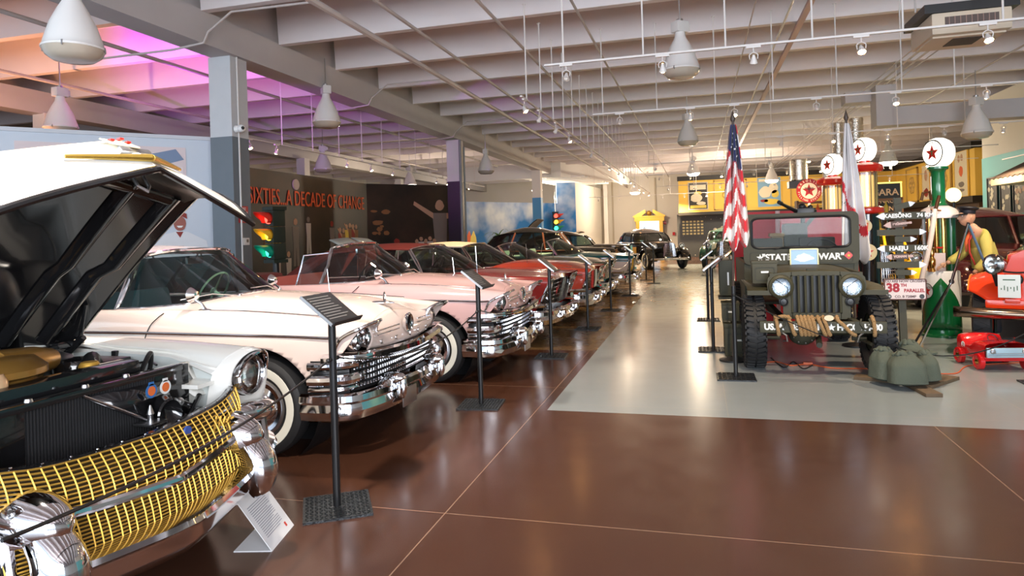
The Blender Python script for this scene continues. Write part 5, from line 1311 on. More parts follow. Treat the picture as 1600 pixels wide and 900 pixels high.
em = MB().prism([(0,.05),(.05,0),(0,-.05),(-.05,0)],.05,.055,FX(.53,wy,1.185)).build('unit_emblem', RED, wf, smooth=False)
MB().prism(star(.022),.055,.057,FX(.53,wy,1.185)).build('emblem_star', YLW, em, smooth=False)
for sx in (-.3,.28): MB().tube([(sx,wy-.07,1.27),(sx+.10,wy-.07,1.30),(sx+.22,wy-.06,1.295)],.006,6).build('wiper', BLACK, wf)
pf = MB().box((.03,wy-.10,1.165),(.30,.015,.21),M=None).build('display_photo', mat('photo sky',(.35,.55,.85),.3), jp, label='framed blue and white snapshot', smooth=False)
MB().prism(blob(.03,1.17,.10,.05,16,.25),.10,.112,FX(0,wy,0)).build('photo_shape', mat('photo white',(.8,.82,.85),.3), pf, smooth=False)
fr_ = MB(); ringplate(fr_, rrect(.32,.23,.01,1), rrect(.29,.20,.008,1), .108,.118, FX(.03,wy,1.165)); fr_.build('photo_frame', mat('frame brass',(.35,.30,.15),.3,.7), pf, smooth=False)
# body behind the screen
bd = MB()
for sd in (-1,1): bd.box((sd*.62,wy+.95,.86),(.05,1.9,.50)); 
bd.box((0,wy+1.9,.86),(1.24,.05,.50)); bd.box((0,wy+.9,.62),(1.24,1.9,.03)); bd.box((0,wy+.05,.95),(1.2,.08,.30))
bd.build('body_tub', OD, jp, smooth=False)
for x_ in (-.32,.32):
    s_ = MB().box((x_,wy+.55,.98),(.46,.46,.12),bev=.04).box((x_,wy+.80,1.20),(.44,.09,.40),bev=.04); s_.build('seat', mat('canvas dark',(.05,.05,.035),.8), jp)
st = MB(); M = Matrix.Translation((.30,wy+.28,1.22)) @ Matrix.Rotation(rad(55),4,'X')
st.lathe([(.18,0),(.19,.01),(.20,0),(.19,-.01),(.18,0)],32,M)
for a in (0,2.1,4.2): st.tube([M @ Vector((0,0,-.02)), M @ Vector((.19*math.cos(a),.19*math.sin(a),0))],.007,6)
st.tube([M @ Vector((0,0,-.02)), M @ Vector((0,0,-.4))],.016,8); st.build('steering_wheel', BLACK, jp)
# tyres
def jtyre(x, y, side, nm='wheel'):
    M = Matrix.Translation((x,y,.395)) @ Matrix.Rotation(PI/2,4,'Y')
    rim = MB().lathe([(.20,-.07),(.205,.07),(.15,.06),(.12,.02),(.001,.03)],28,M).build(nm, ODD, jp)
    t = MB().lathe([(.20,-.08),(.30,-.105),(.36,-.10),(.385,-.07),(.388,0),(.385,.07),(.36,.10),(.30,.105),(.20,.08)],44,M)
    for i in range(38):
        q = Matrix.Rotation(2*PI*i/38,4,'Z')
        for s2 in (-1,1):
            t.box((.388,0,s2*.055),(.030,.038,.085),M=M @ q @ Matrix.Rotation(s2*.25,4,'X'),bev=.004)
            t.box((.365,0,s2*.103),(.05,.036,.014),M=M @ q)
    t.build('tire', RUBBER, rim)
for x_, y_ in ((-.62,.55),(.62,.55),(-.62,2.6),(.62,2.6)): jtyre(x_, y_, 1)
# undercarriage
u = MB().tube([(-.55,.55,.40),(.55,.55,.40)],.045,12).ball((-.12,.50,.38),.13,None,18,(1.15,.7,1)); ax = u.build('front_axle', ODD, jp)
for i in range(9): a = 2*PI*i/9; MB().ball((-.12+.105*math.cos(a),.415,.38+.095*math.sin(a)),.009,None,8).build('bolt', STEEL, ax)
MB().tube([(-.55,.40,.43),(.50,.40,.43)],.013,8).build('tie_rod', ODD, jp)
for sd in (-1,1):
    MB().box((sd*.33,1.0,.53),(.06,2.0,.09)).build('frame_rail', ODD, jp, smooth=False)
    MB().tube([(sd*.38,.10,.44),(sd*.38,.02,.46),(sd*.34,0,.43),(sd*.33,.02,.37),(sd*.36,.08,.36)],.009,8).build('tow_hook', STEEL, jp)
    MB().tube([(sd*.52,.3,.30),(sd*.52,.75,.28)],.02,8).tube([(sd*.36,.45,.34),(sd*.50,.45,.34)],.024,8).build('steering_link', ODD, jp)
    sh = MB().tube(spline([(sd*.40-.035,.02,.60),(sd*.40-.045,-.005,.55),(sd*.40,-.01,.50),(sd*.40+.045,-.005,.55),(sd*.40+.035,.02,.60)],4),.010,8); sh.build('shackle', ODD, jp)
MB().tube([(-.8+.8,.2,.30),(.3,2.3,.32)],.03,8).build('exhaust', ODD, jp)
# rope
ROPE = mat('manila rope', (.32,.19,.08), .8)
def rope(pts, r=.017, nm='rope_coil'):
    P = spline(pts, 10); b = MB(); n = len(P)
    for s_ in range(3):
        q = []
        for i, p in enumerate(P):
            t = (P[min(i+1,n-1)]-P[max(i-1,0)]).normalized(); a = t.cross(Vector((0,0,1))) if abs(t.z)<.9 else t.cross(Vector((1,0,0))); a.normalize(); b2 = t.cross(a); w = i*.75+s_*2.094
            q.append(p+a*r*.55*math.cos(w)+b2*r*.55*math.sin(w))
        b.tube(q, r*.62, 6)
    return b
rp_ = empty('bumper_rope', (1.19,7.40,0), 0, 'brown manila rope wound round the bumper of the army jeep', 'rope')
def loop(x, dx=0, hz=.06): return [(x-.01,.07,.50),(x-.005,.04,.60+hz*.3),(x,-.01,.585),(x+dx*.3,-.022,.54),(x+dx*.7,-.022,.47),(x+dx,.0,.44),(x+dx+.01,.05,.445),(x+dx+.01,.07,.5)]
for x_, dx_ in ((-.435,.02),(-.31,.05),(-.225,.03),(-.19,.03),(-.155,.03),(-.12,.03),(-.085,.03),(-.03,.06),(.02,.05),(.15,.15),(.47,.01)):
    rope(loop(x_,dx_)).build('rope_coil', ROPE, rp_)
rope([(-.44,.0,.60),(-.40,-.01,.625),(-.34,-.01,.625),(-.30,0,.60)]).build('rope_coil', ROPE, rp_)
rope([(-.22,.06,.605),(-.1,.03,.60),(.02,.05,.605),(.14,.04,.60)],.015).build('rope_coil', ROPE, rp_)
MB().lathe([(.001,.006),(.045,.006),(.045,0)],24,FR((.06,-.03,.615),(1,0,0),(0,0,1)) @ Matrix.Diagonal((1,.65,1,1))).build('oval_tag', mat('tag cream',(.75,.60,.40),.5), rp_)
# boxes, cans and the gun
def ammo_box(loc, d, label, m=OD, name='ammunition_box'):
    root = empty(name, loc, 0, label, 'metal box')
    MB().box((0,0,d[2]*.44),(d[0],d[1],d[2]*.88),bev=.008).build('body', m, root)
    MB().box((0,0,d[2]*.93),(d[0]*1.05,d[1]*1.04,d[2]*.14),bev=.008).build('lid', m, root)
    MB().tube([(-d[0]*.25,0,d[2]),(-d[0]*.22,0,d[2]*1.06),(d[0]*.22,0,d[2]*1.06),(d[0]*.25,0,d[2])],.006,6).build('handle', ODD, root)
    b = MB(); ringplate(b, rrect(d[0]*.8,d[2]*.6,.02,2), rrect(d[0]*.72,d[2]*.52,.02,2), 0,.004, FR((0,-d[1]/2-.001,d[2]*.42),(1,0,0),(0,0,1))); b.build('pressed_rim', ODD, root, smooth=False)
    MB().box((0,-d[1]/2-.002,d[2]*.5),(d[0]*.3,.003,.02)).build('stencil', WLET, root, smooth=False)
    return root
tr_ = ammo_box((.45,8.74,0),(.34,.5,.40),'olive metal trunk standing on the floor beside the jeep tyre',name='metal_trunk')
ammo_box((.36,8.70,.425),(.20,.30,.22),'small olive ammunition box on top of the metal trunk')
ammo_box((.70,7.95,.93),(.26,.16,.25),'olive ammunition box mounted on the jeep fender beside the headlight')
jc = empty('jerry_can', (.33,8.95,.70), 0, 'tall olive jerry can with white stencil held at the side of the jeep', 'jerry can')
MB().box((0,0,.23),(.17,.33,.45),bev=.03).build('body', OD, jc); MB().tube([(-.05,-.06,.45),(-.05,-.06,.49),(-.05,.10,.49),(-.05,.10,.45)],.009,6).tube([(.05,-.06,.45),(.05,-.06,.49),(.05,.10,.49),(.05,.10,.45)],.009,6).build('handle', ODD, jc)
MB().box((.02,-.167,.22),(.02,.003,.16)).build('stencil', WLET, jc, smooth=False)
rk = MB().box((0,0,-.02),(.20,.36,.03)).tube([(.08,.15,-.03),(.16,.15,-.10),(.28,.1,-.1)],.015,6).tube([(.08,-.12,-.03),(.16,-.12,-.10),(.28,-.1,-.1)],.015,6).build('bracket', ODD, jc)
er = MB().box((0,0,0),(.10,.28,.06),M=Matrix.Translation((.86-.60+.02,8.3,1.0)) @ Matrix.Rotation(.0,4,'X'))
tag(MB().tube([PY(1129,400,8.3),PY(1124,408,8.25),PY(1112,418,8.2)],.014,8).tube([PY(1143,392,8.4),PY(1132,401,8.3)],.016,8).build('chrome_bracket', CHROME), 'bent chrome tube bracket beside the foot of the striped flag', 'bracket')
gun = empty('machine_gun', PY(1248,330,9.8), 0, 'black machine gun on a post aimed over the jeep', 'machine gun')
go = gun.location
g = MB().tube([PY(1218,317,9.35)-go, PY(1246,331,9.8)-go],[.018,.028],12).tube([PY(1217,316,9.33)-go, PY(1221,318,9.40)-go],.026,12)
g.build('barrel', BLACK, gun)
MB().box((.08,.12,-.02),(.22,.36,.12),bev=.02).ball((.05,.05,.06),.05).ball((.16,.1,.05),.035).tube([(.1,.2,.05),(.26,.3,.0)],.02,8).build('receiver', BLACK, gun)
MB().tube([(.06,.08,-.05),(.04,.10,-go.z+.66)],.03,10).build('pedestal', ODD, gun)
sl_ = MB().box((0,0,0),(.05,.012,.35),M=Matrix.Translation((.10,-.12,-.16)) @ Matrix.Rotation(.7,4,'Y')); sl_.build('sling', ODD, gun)
bpk = empty('canvas_pack', (1.12,9.75,.64), 0, 'khaki canvas haversack hung with pouches seen through the jeep windscreen', 'bag')
KH = mat('khaki canvas', (.26,.17,.07), .9, bump=(60,.5)); DG = mat('dark canvas', (.05,.055,.035), .9)
MB().box((0,0,.66),(.34,.16,.26),bev=.05).build('body', KH, bpk); MB().box((0,-.02,.80),(.38,.2,.05),bev=.02).build('flap', KH, bpk)
for x_ in (-.1,.1): MB().box((x_,-.1,.62),(.14,.06,.14),bev=.02).build('pouch', KH, bpk)
MB().box((.14,.02,.5),(.30,.3,.9),bev=.05).build('bedroll', DG, bpk)
# red partition behind the jeep
struct('partition_red', MB().box((1.38,11.6,.9),(1.62,.06,1.8)), mat('red panel',(.55,.012,.02),.5), smooth=False)
pipe([(1.20,11.4,0),(1.23,11.4,1.8)],.035,'white pole in front of the red partition seen through the jeep windscreen',mat('pole rose',(.75,.5,.5),.5),'display_pole','pole')

# flags -----------------------------------------------------------
def furled(name, label, pole_base, pole_top, hoist, length, wtop, wbot, matfn, folds=5, flip=1, extra=None):
    pb, pt = Vector(pole_base), Vector(pole_top)
    root = empty(name, pb, 0, label, 'flag'); ax = (pt-pb)
    MB().tube([Vector((0,0,0)), ax],.014,10).lathe([(.02,0),(.03,.03),(.001,.14)],12,Matrix.Translation(ax)).build('flagpole', mat('pole dark brown',(.06,.04,.03),.4), root)
    MB().lathe([(.16,0),(.16,.02),(.03,.05)],20).build('pole_base', BLACK, root)
    top = ax*.985; dn = -ax.normalized()
    def P(a, c):
        """a: 0 top..1 bottom of drape, c: -1..1 across"""
        w = wtop+(wbot-wtop)*a**.8; q = top+dn*(length*a)
        fold = math.sin(c*folds*1.6+a*2.0)*(.035+.05*a)*(1-.3*abs(c)); 
        return q+Vector((c*w*.5+flip*.03*a, -.035-fold, (-.10*a*(1-abs(c)) )+.06*a*math.sin(c*7)))
    nu, nv = 60, 44; vs = [P(i/nu, -1+2*j/nv) for i in range(nu+1) for j in range(nv+1)]
    mats = []; fmat = []; fs = []
    for i in range(nu):
        for j in range(nv):
            fs.append((i*(nv+1)+j,i*(nv+1)+j+1,(i+1)*(nv+1)+j+1,(i+1)*(nv+1)+j)); m_ = matfn((i+.5)/nu, -1+2*(j+.5)/nv)
            if m_ not in mats: mats.append(m_)
            fmat.append(mats.index(m_))
    me = bpy.data.meshes.new('cloth'); me.from_pydata([tuple(v) for v in vs], [], fs)
    for m_ in mats: me.materials.append(m_)
    me.polygons.foreach_set('material_index', fmat); me.polygons.foreach_set('use_smooth', [True]*len(fs))
    o = bpy.data.objects.new('cloth', me); COL.objects.link(o); o.parent = root
    md = o.modifiers.new('thickness','SOLIDIFY'); md.thickness = .004
    return root, o, P
FRED = mat('flag red',(.60,.015,.03),.8,sheen=.3); FWH = mat('flag white',(.80,.78,.78),.8,sheen=.3); FBL = mat('flag navy',(.012,.02,.10),.8,sheen=.3)
def usf(a, c):
    if a < .30+.10*c and c < .9: 
        return FBL if not (c > .05 and c < .35 and a > .12) else FBL
    t = (a*9.5-abs(c-.1)*2.2)
    return FRED if int(t+20)%2 == 0 else FWH
fb = Vector((.40,8.25,0)); r1, o1, P1_ = furled('striped_flag','furled flag with stars and red and white stripes on a pole beside the jeep',(.36,8.25,0),PY(1145,190,8.15),1,1.32,.06,.30,usf)
for a_, c_ in ((.07,0),(.10,-.3),(.13,.35),(.15,-.1),(.18,.5),(.19,-.5),(.21,.15),(.24,-.25),(.25,.6),(.27,.35)):
    p = P1_(a_, c_); MB().prism(star(.016),0,.004,FR(p+Vector((0,-.008,0)),(1,0,0),(0,0,1))).build('star', FWH, o1, smooth=False)
def whf(a, c):
    t = a*1.0+.18*c*-1
    if .60 < t < .68: return FRED
    return FWH
r2_, o2, P2_ = furled('white_flag','furled white flag with a red lettered band standing behind the jeep',(1.90,9.4,0),PY(1322,188,9.4),1,1.70,.05,.34,whf,4,1)
tb = 'ED STAT'
for k, ch in enumerate('TATS DE'[::-1]):
    c_ = -.75+.22*k; p = P2_(.64+.18*c_, c_)
    if ch != ' ': text(ch, .055, FR(p+Vector((0,-.012,0)),(-1,0,0),(0,0,1)), FWH, o2, 'letter', .001)
for k, ch in enumerate('MUTTI'):
    c_ = -.8+.3*k; p = P2_(.75+.18*c_, c_); text(ch, .08, FR(p+Vector((0,-.012,0)),(-1,0,0),(0,0,1)), BLACK, o2, 'letter', .001)

# signpost ---------------------------------------------------------
sp_ = empty('direction_signpost', (2.24,8.6,0), 0, 'olive wooden signpost with arrow boards and a white 38th parallel plate', 'signpost')
so = sp_.location
MB().box((0,0,.92),(.075,.05,1.84),M=Matrix.Rotation(-.015,4,'Y')).build('post', OD, sp_, smooth=False)
WARW = mat('arrow white',(.75,.80,.90),.5); WBR = mat('board brown',(.10,.06,.045),.6); PKL = mat('stencil pink',(.6,.42,.38),.6)
def board(x0, x1, y, hpx, d, word=None, sz=.07, m=OD, small=False, tilt=0, tm=None):
    a = PY(x0,y,8.52)-so; b = PY(x1,y,8.52)-so; z = (a.z+b.z)/2; h = hpx/138.0
    y_ = -.055-.012*R.random(); M = FR(((a.x+b.x)/2,y_,z),(1,0,0),(0,0,1)) @ Matrix.Rotation(tilt,4,'Z')
    L = b.x-a.x; o = MB().box((0,0,0),(L,h,.022),M=M).build('arrow_board', m, sp_, smooth=False)
    s_ = -1 if d == 'l' else 1; hd = [(s_*L/2,h*.5),(s_*(L/2+h*.35),h*.42),(s_*(L/2+h*1.05),0),(s_*(L/2+h*.35),-h*.42),(s_*L/2,-h*.5)]
    if s_ > 0: hd = hd[::-1]
    MB().prism(hd,-.011,.012,M).build('arrow_head', WARW if m is OD else PKL, o, smooth=False)
    if word: text(word, sz, M @ Matrix.Translation((.035 if d == 'l' else 0,0,.0125)), tm or WLET, o, ext=.001, bold=.003)
board(1382,1447,337,11,'l','KAESŎNG   74 KM',.062); board(1392,1417,350,10,'l','P\'YŎNGYANG',.030,WBR,tilt=.1,tm=PKL)
board(1371,1437,363,9.5,'r'); board(1399,1423,374,8.5,'r'); board(1383,1447,388,10.5,'l','HAEJU   160K',.068); board(1394,1420,401,8.5,'l','YONAN 10K',.036,WBR,tilt=.03,tm=PKL)
board(1371,1437,414,10,'r'); board(1400,1424,426,8,'r'); board(1397,1421,322,8.5,'r',tilt=.25)
M = FR(Vector((PY(1414,452,8.45).x-so.x,-.15,PY(1414,452,8.45).z)),(1,0,0),(0,0,1))
sg = MB().prism(rrect(.425,.235,.015,2),0,.01,M).build('parallel_plate', mat('plate cream',(.78,.66,.62),.5), sp_, smooth=False)
DRD = mat('plate red',(.38,.01,.02),.5)
text('YOU ARE NOW CROSSING', .037, M @ Matrix.Translation((0,.09,.011)), mat('plate ink',(.12,.06,.06),.5), sg, ext=.001, bold=.001, sx=.98)
text('38', .135, M @ Matrix.Translation((-.125,.015,.011)), DRD, sg, ext=.001, bold=.006); text('TH', .045, M @ Matrix.Translation((-.015,.045,.011)), DRD, sg, ext=.001, bold=.002)
text('PARALLEL', .052, M @ Matrix.Translation((.09,-.015,.011)), DRD, sg, ext=.001, bold=.002, sx=.9); text('CO. B 728MP', .038, M @ Matrix.Translation((0,-.082,.011)), mat('plate ink',(.12,.06,.06),.5), sg, ext=.001, bold=.001)
for sx in (-1,1): MB().lathe([(.001,.001),(.026,.001),(.026,0)],20,M @ Matrix.Translation((sx*.165,-.08,.010))).build('round_mark', BLACK, sg)
text('US', .026, M @ Matrix.Translation((-.165,-.08,.0125)), WLET, sg, ext=.0005)
rim = MB(); ringplate(rim, rrect(.425,.235,.015,2), rrect(.405,.215,.012,2),.010,.014,M); rim.build('plate_rim', mat('rust brown',(.10,.03,.02),.6), sg, smooth=False)
# sandbags and planks ----------------------------------------------
BUR = mat('grey green burlap', (.085,.10,.075), .95, bump=(140,.6), noise=(5,.4,(.065,.078,.058)))
def sandbag(loc, sc, rz, label, tilt=(0,0), lean=0):
    root = empty('sandbag', loc, rz, label, 'sandbag', 'sandbags round the foot of the signpost')
    def f(u, v):
        th = 2*PI*u; ph = v; z = ph
        r = min(1,(z/.10+.35))*(1.0-.10*z)*(1-.60*max(0,(z-.60)/.40)**1.6) if z < .97 else .25*(1-z)/.03
        wr = 1+.05*math.sin(th*7+z*9)*(z**2)+.03*math.sin(th*3+1)
        ce, se = math.cos(th), math.sin(th); p = 3.4
        k = (abs(ce)**p+abs(se)**p)**(-1/p)
        return (sc[0]*ce*k*r*wr, sc[1]*se*k*r*wr+lean*z*z, sc[2]*z*(1-.04*math.sin(th*2)))
    MB().grid(f, 36, 26).build('bag', BUR, root)
    MB().lathe([(sc[0]*.30,.0),(sc[0]*.36,.012),(sc[0]*.30,.024)],18,Matrix.Translation((0,lean*.8,sc[2]*.885)) @ Matrix.Diagonal((1,sc[1]/sc[0],1,1))).build('tie_cord', BLACK, root)
    nk = MB()
    for k in range(7):
        a = 2*PI*k/7; nk.tube([(0,lean*.85,sc[2]*.9),(sc[0]*.35*math.cos(a),lean+sc[1]*.3*math.sin(a),sc[2]*1.0),(sc[0]*.62*math.cos(a+.3),lean+sc[1]*.5*math.sin(a+.3),sc[2]*.93)],[.02,.030,.012],8)
    nk.ball((.02,lean+.05,sc[2]*.93),.07,None,14,(1.3,1.0,.42))
    nk.build('gathered_neck', BUR, root); root.rotation_euler = (tilt[0],tilt[1],rz); return root
ZP = .035
sandbag(PZ(1389,606)+Vector((0.0,.14,ZP)),(.13,.12,.30),.35,'left sandbag leaning beside the jeep tyre',lean=.05,tilt=(-.05,.14))
sandbag(PZ(1424,612)+Vector((.0,.10,ZP)),(.165,.12,.29),0,'front sandbag with a broad flat face, standing on the plank end',lean=.06,tilt=(-.10,0))
sandbag(PZ(1461,607)+Vector((0,.14,ZP)),(.10,.13,.27),-.2,'narrow right sandbag at the side away from the jeep',lean=.04,tilt=(-.05,-.12))
sandbag((2.05,7.62,.035),(.15,.14,.30),.3,'rear sandbag rising highest against the signpost',lean=.05)
PLK = mat('plank wood', (.12,.08,.045), .8, noise=(12,.4,(.08,.05,.03)))
for c_, d_, rz_, l in (((1.94,7.02,.016),(.14,.62,.032),.12,'middle wood plank poking out under the front sandbag'),((1.72,7.35,.016),(.16,.5,.032),1.2,'wood plank end left of the sandbags'),((2.18,7.30,.016),(.14,.6,.032),-.7,'wood plank end right of the sandbags'),((2.07,7.62,.016),(.34,.30,.032),0,'square wood board under the rear sandbag')):
    tag(MB().box((0,0,0),d_,bev=.004).build('wood_plank', PLK, loc=c_), l, 'plank')
    bpy.context.scene.collection.objects[-1].rotation_euler = (0,0,rz_)
# floor cables
CABR = mat('orange cable', (.55,.10,.03), .5)
def gz(*pts): return [PZ(*p)+Vector((0,0,.007)) for p in pts]
tag(MB().tube(spline(gz((1165,572),(1210,566),(1235,572),(1262,570),(1300,576),(1350,577),(1366,578)),6),.007,6).build('extension_cord', CABR), 'orange extension cord lying under the jeep', 'cord')
tag(MB().tube(spline(gz((1205,560),(1225,575),(1240,566),(1255,577),(1270,571)),6),.006,6).build('extension_cord', BLACK), 'black cable curled beside the orange cord under the jeep', 'cord')
tag(MB().tube(spline(gz((1468,585),(1495,584),(1508,574),(1530,571),(1600,567)),6),.006,6).build('extension_cord', CABR), 'red cord running from the sandbags towards the pedal car', 'cord')
tag(MB().box((0,0,0),(.10,.05,.03),bev=.01).build('plug_block', CABR, loc=PZ(1262,570)+Vector((0,0,.016))), 'small orange plug block on the cord under the jeep', 'plug')
# ================================================================ THE OTHER CARS IN THE ROW
def grille_lattice(parent, A, B, nu, nv, m, rr=.006, back=.05):
    A = resample(A, 60); B = resample(B, 60); S = lambda u, v: A[round(u*60)].lerp(B[round(u*60)], v); b = MB()
    for k in range(nv+1): b.tube([S(i/20, k/nv) for i in range(21)], rr, 4, False)
    for i in range(nu+1): b.tube([S(i/nu, k/3)+Vector((.003,0,0)) for k in range(4)], rr*.9, 4, False)
    o = b.build('grille', m, parent); q = MB(); ruled(q, [p+Vector((-back,0,0)) for p in A], [p+Vector((-back,0,0)) for p in B], 16, 1); q.build('grille_backing', BLACK, o); return o
def row_car(name, loc, rz, paintm, label, roof='none', roofm=None, zf=.93, zh=.98, W=.94, sharp=True, lower=None, seatc=None, ww=True, wsh=1.75, cap='fins', L=5.3, fins=0, top_z=1.40, sidebars=True, hoodup=0, gm=CHROME):
    root = empty(name, loc, rz, label, 'car')
    WH = [(.95, .36, .43), (4.05, .36, .42)]; c = wsh
    k2 = .985 if sharp else .95
    ln = [
     [(.30,W*.9,.42),(.55,W*.95,.42),(.95,W*.96,.40),(1.45,W*.96,.27),(c+.5,W*.96,.25),(3.2,W*.96,.25),(4.1,W*.96,.36),(L,W*.9,.42)],
     [(.20,W*.93,.58),(.55,W*.985,.57),(.95,W,.57),(1.45,W,.52),(c+.5,W,.52),(3.2,W,.52),(4.1,W,.55),(L+.05,W*.92,.55)],
     [(.10,W*.95,.74),(.5,W*.99,.76),(.95,W,.76),(1.45,W,.76),(c+.5,W,.76),(3.2,W,.76),(4.1,W,.78),(L+.1,W*.94,.75)],
     [(.03,W*.95,zf-.04),(.5,W*k2,zf-.02),(.95,W*k2,zf-.01),(1.45,W*k2,zf),(c+.5,W*k2,zf),(3.2,W*k2,zf),(4.1,W*k2,zf+fins*.5),(L+.15,W*.95,zf+fins)],
     [(.02,W*.86,zf),(.5,W*.90,zf+.02),(.95,W*.91,zf+.03),(1.45,W*.92,zf+.04),(c+.5,W*.92,zf+.04),(3.2,W*.92,zf+.03),(4.1,W*.92,zf+.03+fins*.5),(L+.15,W*.9,zf+.02+fins)],
     [(.05,W*.72,zf-.02),(.5,W*.76,zf+.01),(.95,W*.78,zf+.02),(1.45,W*.80,zf+.03),(c+.5,W*.86,zf+.04),(3.2,W*.86,zf+.02),(4.1,W*.8,zf),(L+.1,W*.75,zf-.05)],
     [(.10,W*.45,zf-.02),(.5,W*.5,zh),(.95,W*.52,zh+.03),(1.45,W*.55,zh+.05),(c+.5,W*.6,zf+.05),(3.2,W*.6,zf+.02),(4.1,W*.5,zf),(L+.1,W*.5,zf-.06)],
     [(.12,0,zf),(.5,0,zh+.02),(.95,0,zh+.05),(1.45,0,zh+.07),(c+.5,0,zf+.05),(3.2,0,zf+.02),(4.1,0,zf),(L+.1,0,zf-.06)]]
    sbt = [(0,c-.18),(.4,c-.10),(W*.72,c+.12),(W*.85,c+.45)]
    def hole(s, y, z):
        return abs(y) < W*.86 and s > curve_at(sbt, min(abs(y), W*.85))[0]+.05 and s < (4.0 if roof == 'none' else 3.8) and z > zf-.06
    body = shell(ln, 8, 3, WH, hole).build('body', paintm, root)
    if lower:
        me = body.data; me.materials.append(lower[0])
        for p in me.polygons:
            if p.center.z < lower[1]: p.material_index = 1
    wells(root, WH, W-.03)
    for sd in (1,-1):
        for s_ in (.95, 4.05): wheel(root, s_, sd*(W-.12), side=sd, style=cap, ww=ww)
    zb = zf+.045
    base = [(c+.42,W*.86,zb),(c+.28,W*.84,zb),(c,W*.66,zb+.01),(c-.12,W*.34,zb+.03),(c-.17,0,zb+.04)]
    tz = top_z; top = [(c+.72,W*.64,tz-.05),(c+.64,W*.55,tz-.02),(c+.58,W*.34,tz),(c+.56,0,tz+.01)]
    B, T = cabin(root, base, top, DARK, zf+.02, half=W*.84, s_back=3.9, floor_z=.45, wipers=False, fr=.013)
    bench(root, c+1.35, W*1.4, zf+.20, seatc or DARK, 'front_seat', .45); bench(root, c+2.1, W*1.4, zf+.16, seatc or DARK, 'rear_seat', .45)
    steering(root, V3(c+.72,.38,zf+.12), BLACK, .19)
    if roof != 'none':
        rm = roofm or paintm; e = 3.95
        roof_panel(root, T, [[(c+1.1,W*.70,tz-.03),(c+1.1,W*.4,tz+.03),(c+1.1,0,tz+.05)],[(3.3,W*.70,tz-.05),(3.3,W*.4,tz+.01),(3.3,0,tz+.03)],[(e,W*.68,tz-.14),(e,W*.4,tz-.08),(e,0,tz-.06)]] + ([[(4.35,W*.74,zf+.05),(4.4,W*.4,zf+.05),(4.42,0,zf+.05)]] if roof == 'soft' else []), rm, 'soft_top' if roof == 'soft' else 'roof', .02)
        for sd in (1,-1):
            w = MB(); ruled(w, [V3(c+.45,sd*W*.86,zb), V3(4.0,sd*W*.86,zb)], [V3(c+.74,sd*W*.67,tz-.06), V3(3.5,sd*W*.69,tz-.07)], 6, 3); w.build('side_window', CGLASS, root)
            for (sa, sb2, r_, mm_) in ((c+.43,c+.73,.014,CHROME),(c+.85,c+.90,.009,CHROME),(2.95,2.98,.012,CHROME),(4.15,3.6,.06,rm)):
                MB().tube([V3(sa,sd*W*.86,zb), V3(sb2,sd*W*.67,tz-.07)], r_, 8).build('pillar', mm_, root)
            if roof == 'soft':
                q = MB(); ruled(q, [V3(3.35,sd*W*.86,zb),V3(4.4,sd*W*.80,zb)], [V3(3.15,sd*W*.69,tz-.06),V3(4.0,sd*W*.68,tz-.14)], 6, 4); q.build('soft_top_side', rm, root, solid=.01)
    else:
        MB().box(V3(4.0,0,zf+.05),(.6,W*1.5,.14),bev=.05).build('folded_top', seatc or DARK, root)
        for sd in (1,-1): MB().tube([V3(c+.44,sd*W*.86,zb),V3(c+.73,sd*W*.66,tz-.05)],.015,8).tube([V3(c+.85,sd*W*.86,zb),V3(c+.82,sd*W*.70,tz-.1),V3(c+.72,sd*W*.66,tz-.06)],.009,8).build('vent_window_frame', CHROME, root)
    # face
    gt = symm(sc_([(.13,W*.62,zf-.08),(.10,W*.4,zf-.07),(.08,0,zf-.06)])); gb = symm(sc_([(.16,W*.66,.56),(.12,W*.4,.55),(.10,0,.55)]))
    grille_lattice(root, gt, gb, 26, 6, gm)
    face = MB(); ruled(face, symm(sc_([(.12,W*.9,zf-.01),(.12,W*.6,zf-.01),(.12,0,zf)])), symm(sc_([(.12,W*.9,zf-.10),(.11,W*.6,zf-.08),(.085,0,zf-.06)])), 16, 2); face.build('nose_panel', paintm, root)
    for sd in (1,-1):
        pod = MB(); A = sc_([(.14,sd*W*.62,.60),(.08,sd*W*.62,zf-.08),(.02,sd*W*.78,zf-.03),(.05,sd*W*.95,zf-.07),(.16,sd*W*.96,.62)]); cc = V3(.16,sd*W*.79,.72)
        Bq = [p.lerp(cc,.25)+Vector((-.04,0,0)) for p in A]; ruled(pod, A, Bq, 20, 2); pod.tube(resample(A,20),.012,6); pod.add(Bq+[cc],[(i,i+1,len(Bq)) for i in range(len(Bq)-1)]+[(len(Bq)-1,0,len(Bq))]); p_ = pod.build('lamp_pod', CHROME, root)
        headlamp(p_, V3(.12,sd*W*.705,.745), .062); headlamp(p_, V3(.13,sd*W*.865,.745), .062)
        if sidebars:
            MB().tube(sc_([(.12,sd*W*.88,.56),(.3,sd*W*1.0,.56),(.55,sd*W*1.01,.56)]),.035,8).build('side_bar', CHROME, root)
        chrome_strip(root, [(.16,sd*W*.985,zf-.10),(1.4,sd*W*1.005,zf-.09),(3.0,sd*W*1.005,zf-.09),(L,sd*W*.97,zf-.07)],.009)
        MB().tube(sc_([(c+.15,sd*W*.97,zf+.02),(c+.17,sd*W*1.003,.75),(c+.12,sd*W*.99,.3)]),.004,5).build('door_gap', BLACK, root)
        MB().ball(V3(.0,sd*W*.45,.47),.05,None,12,(1.7,1.1,.9)).ball(V3(-.03,sd*W*.45,.42),.045,None,12,(1,.8,2)).build('bumper_guard', CHROME, root)
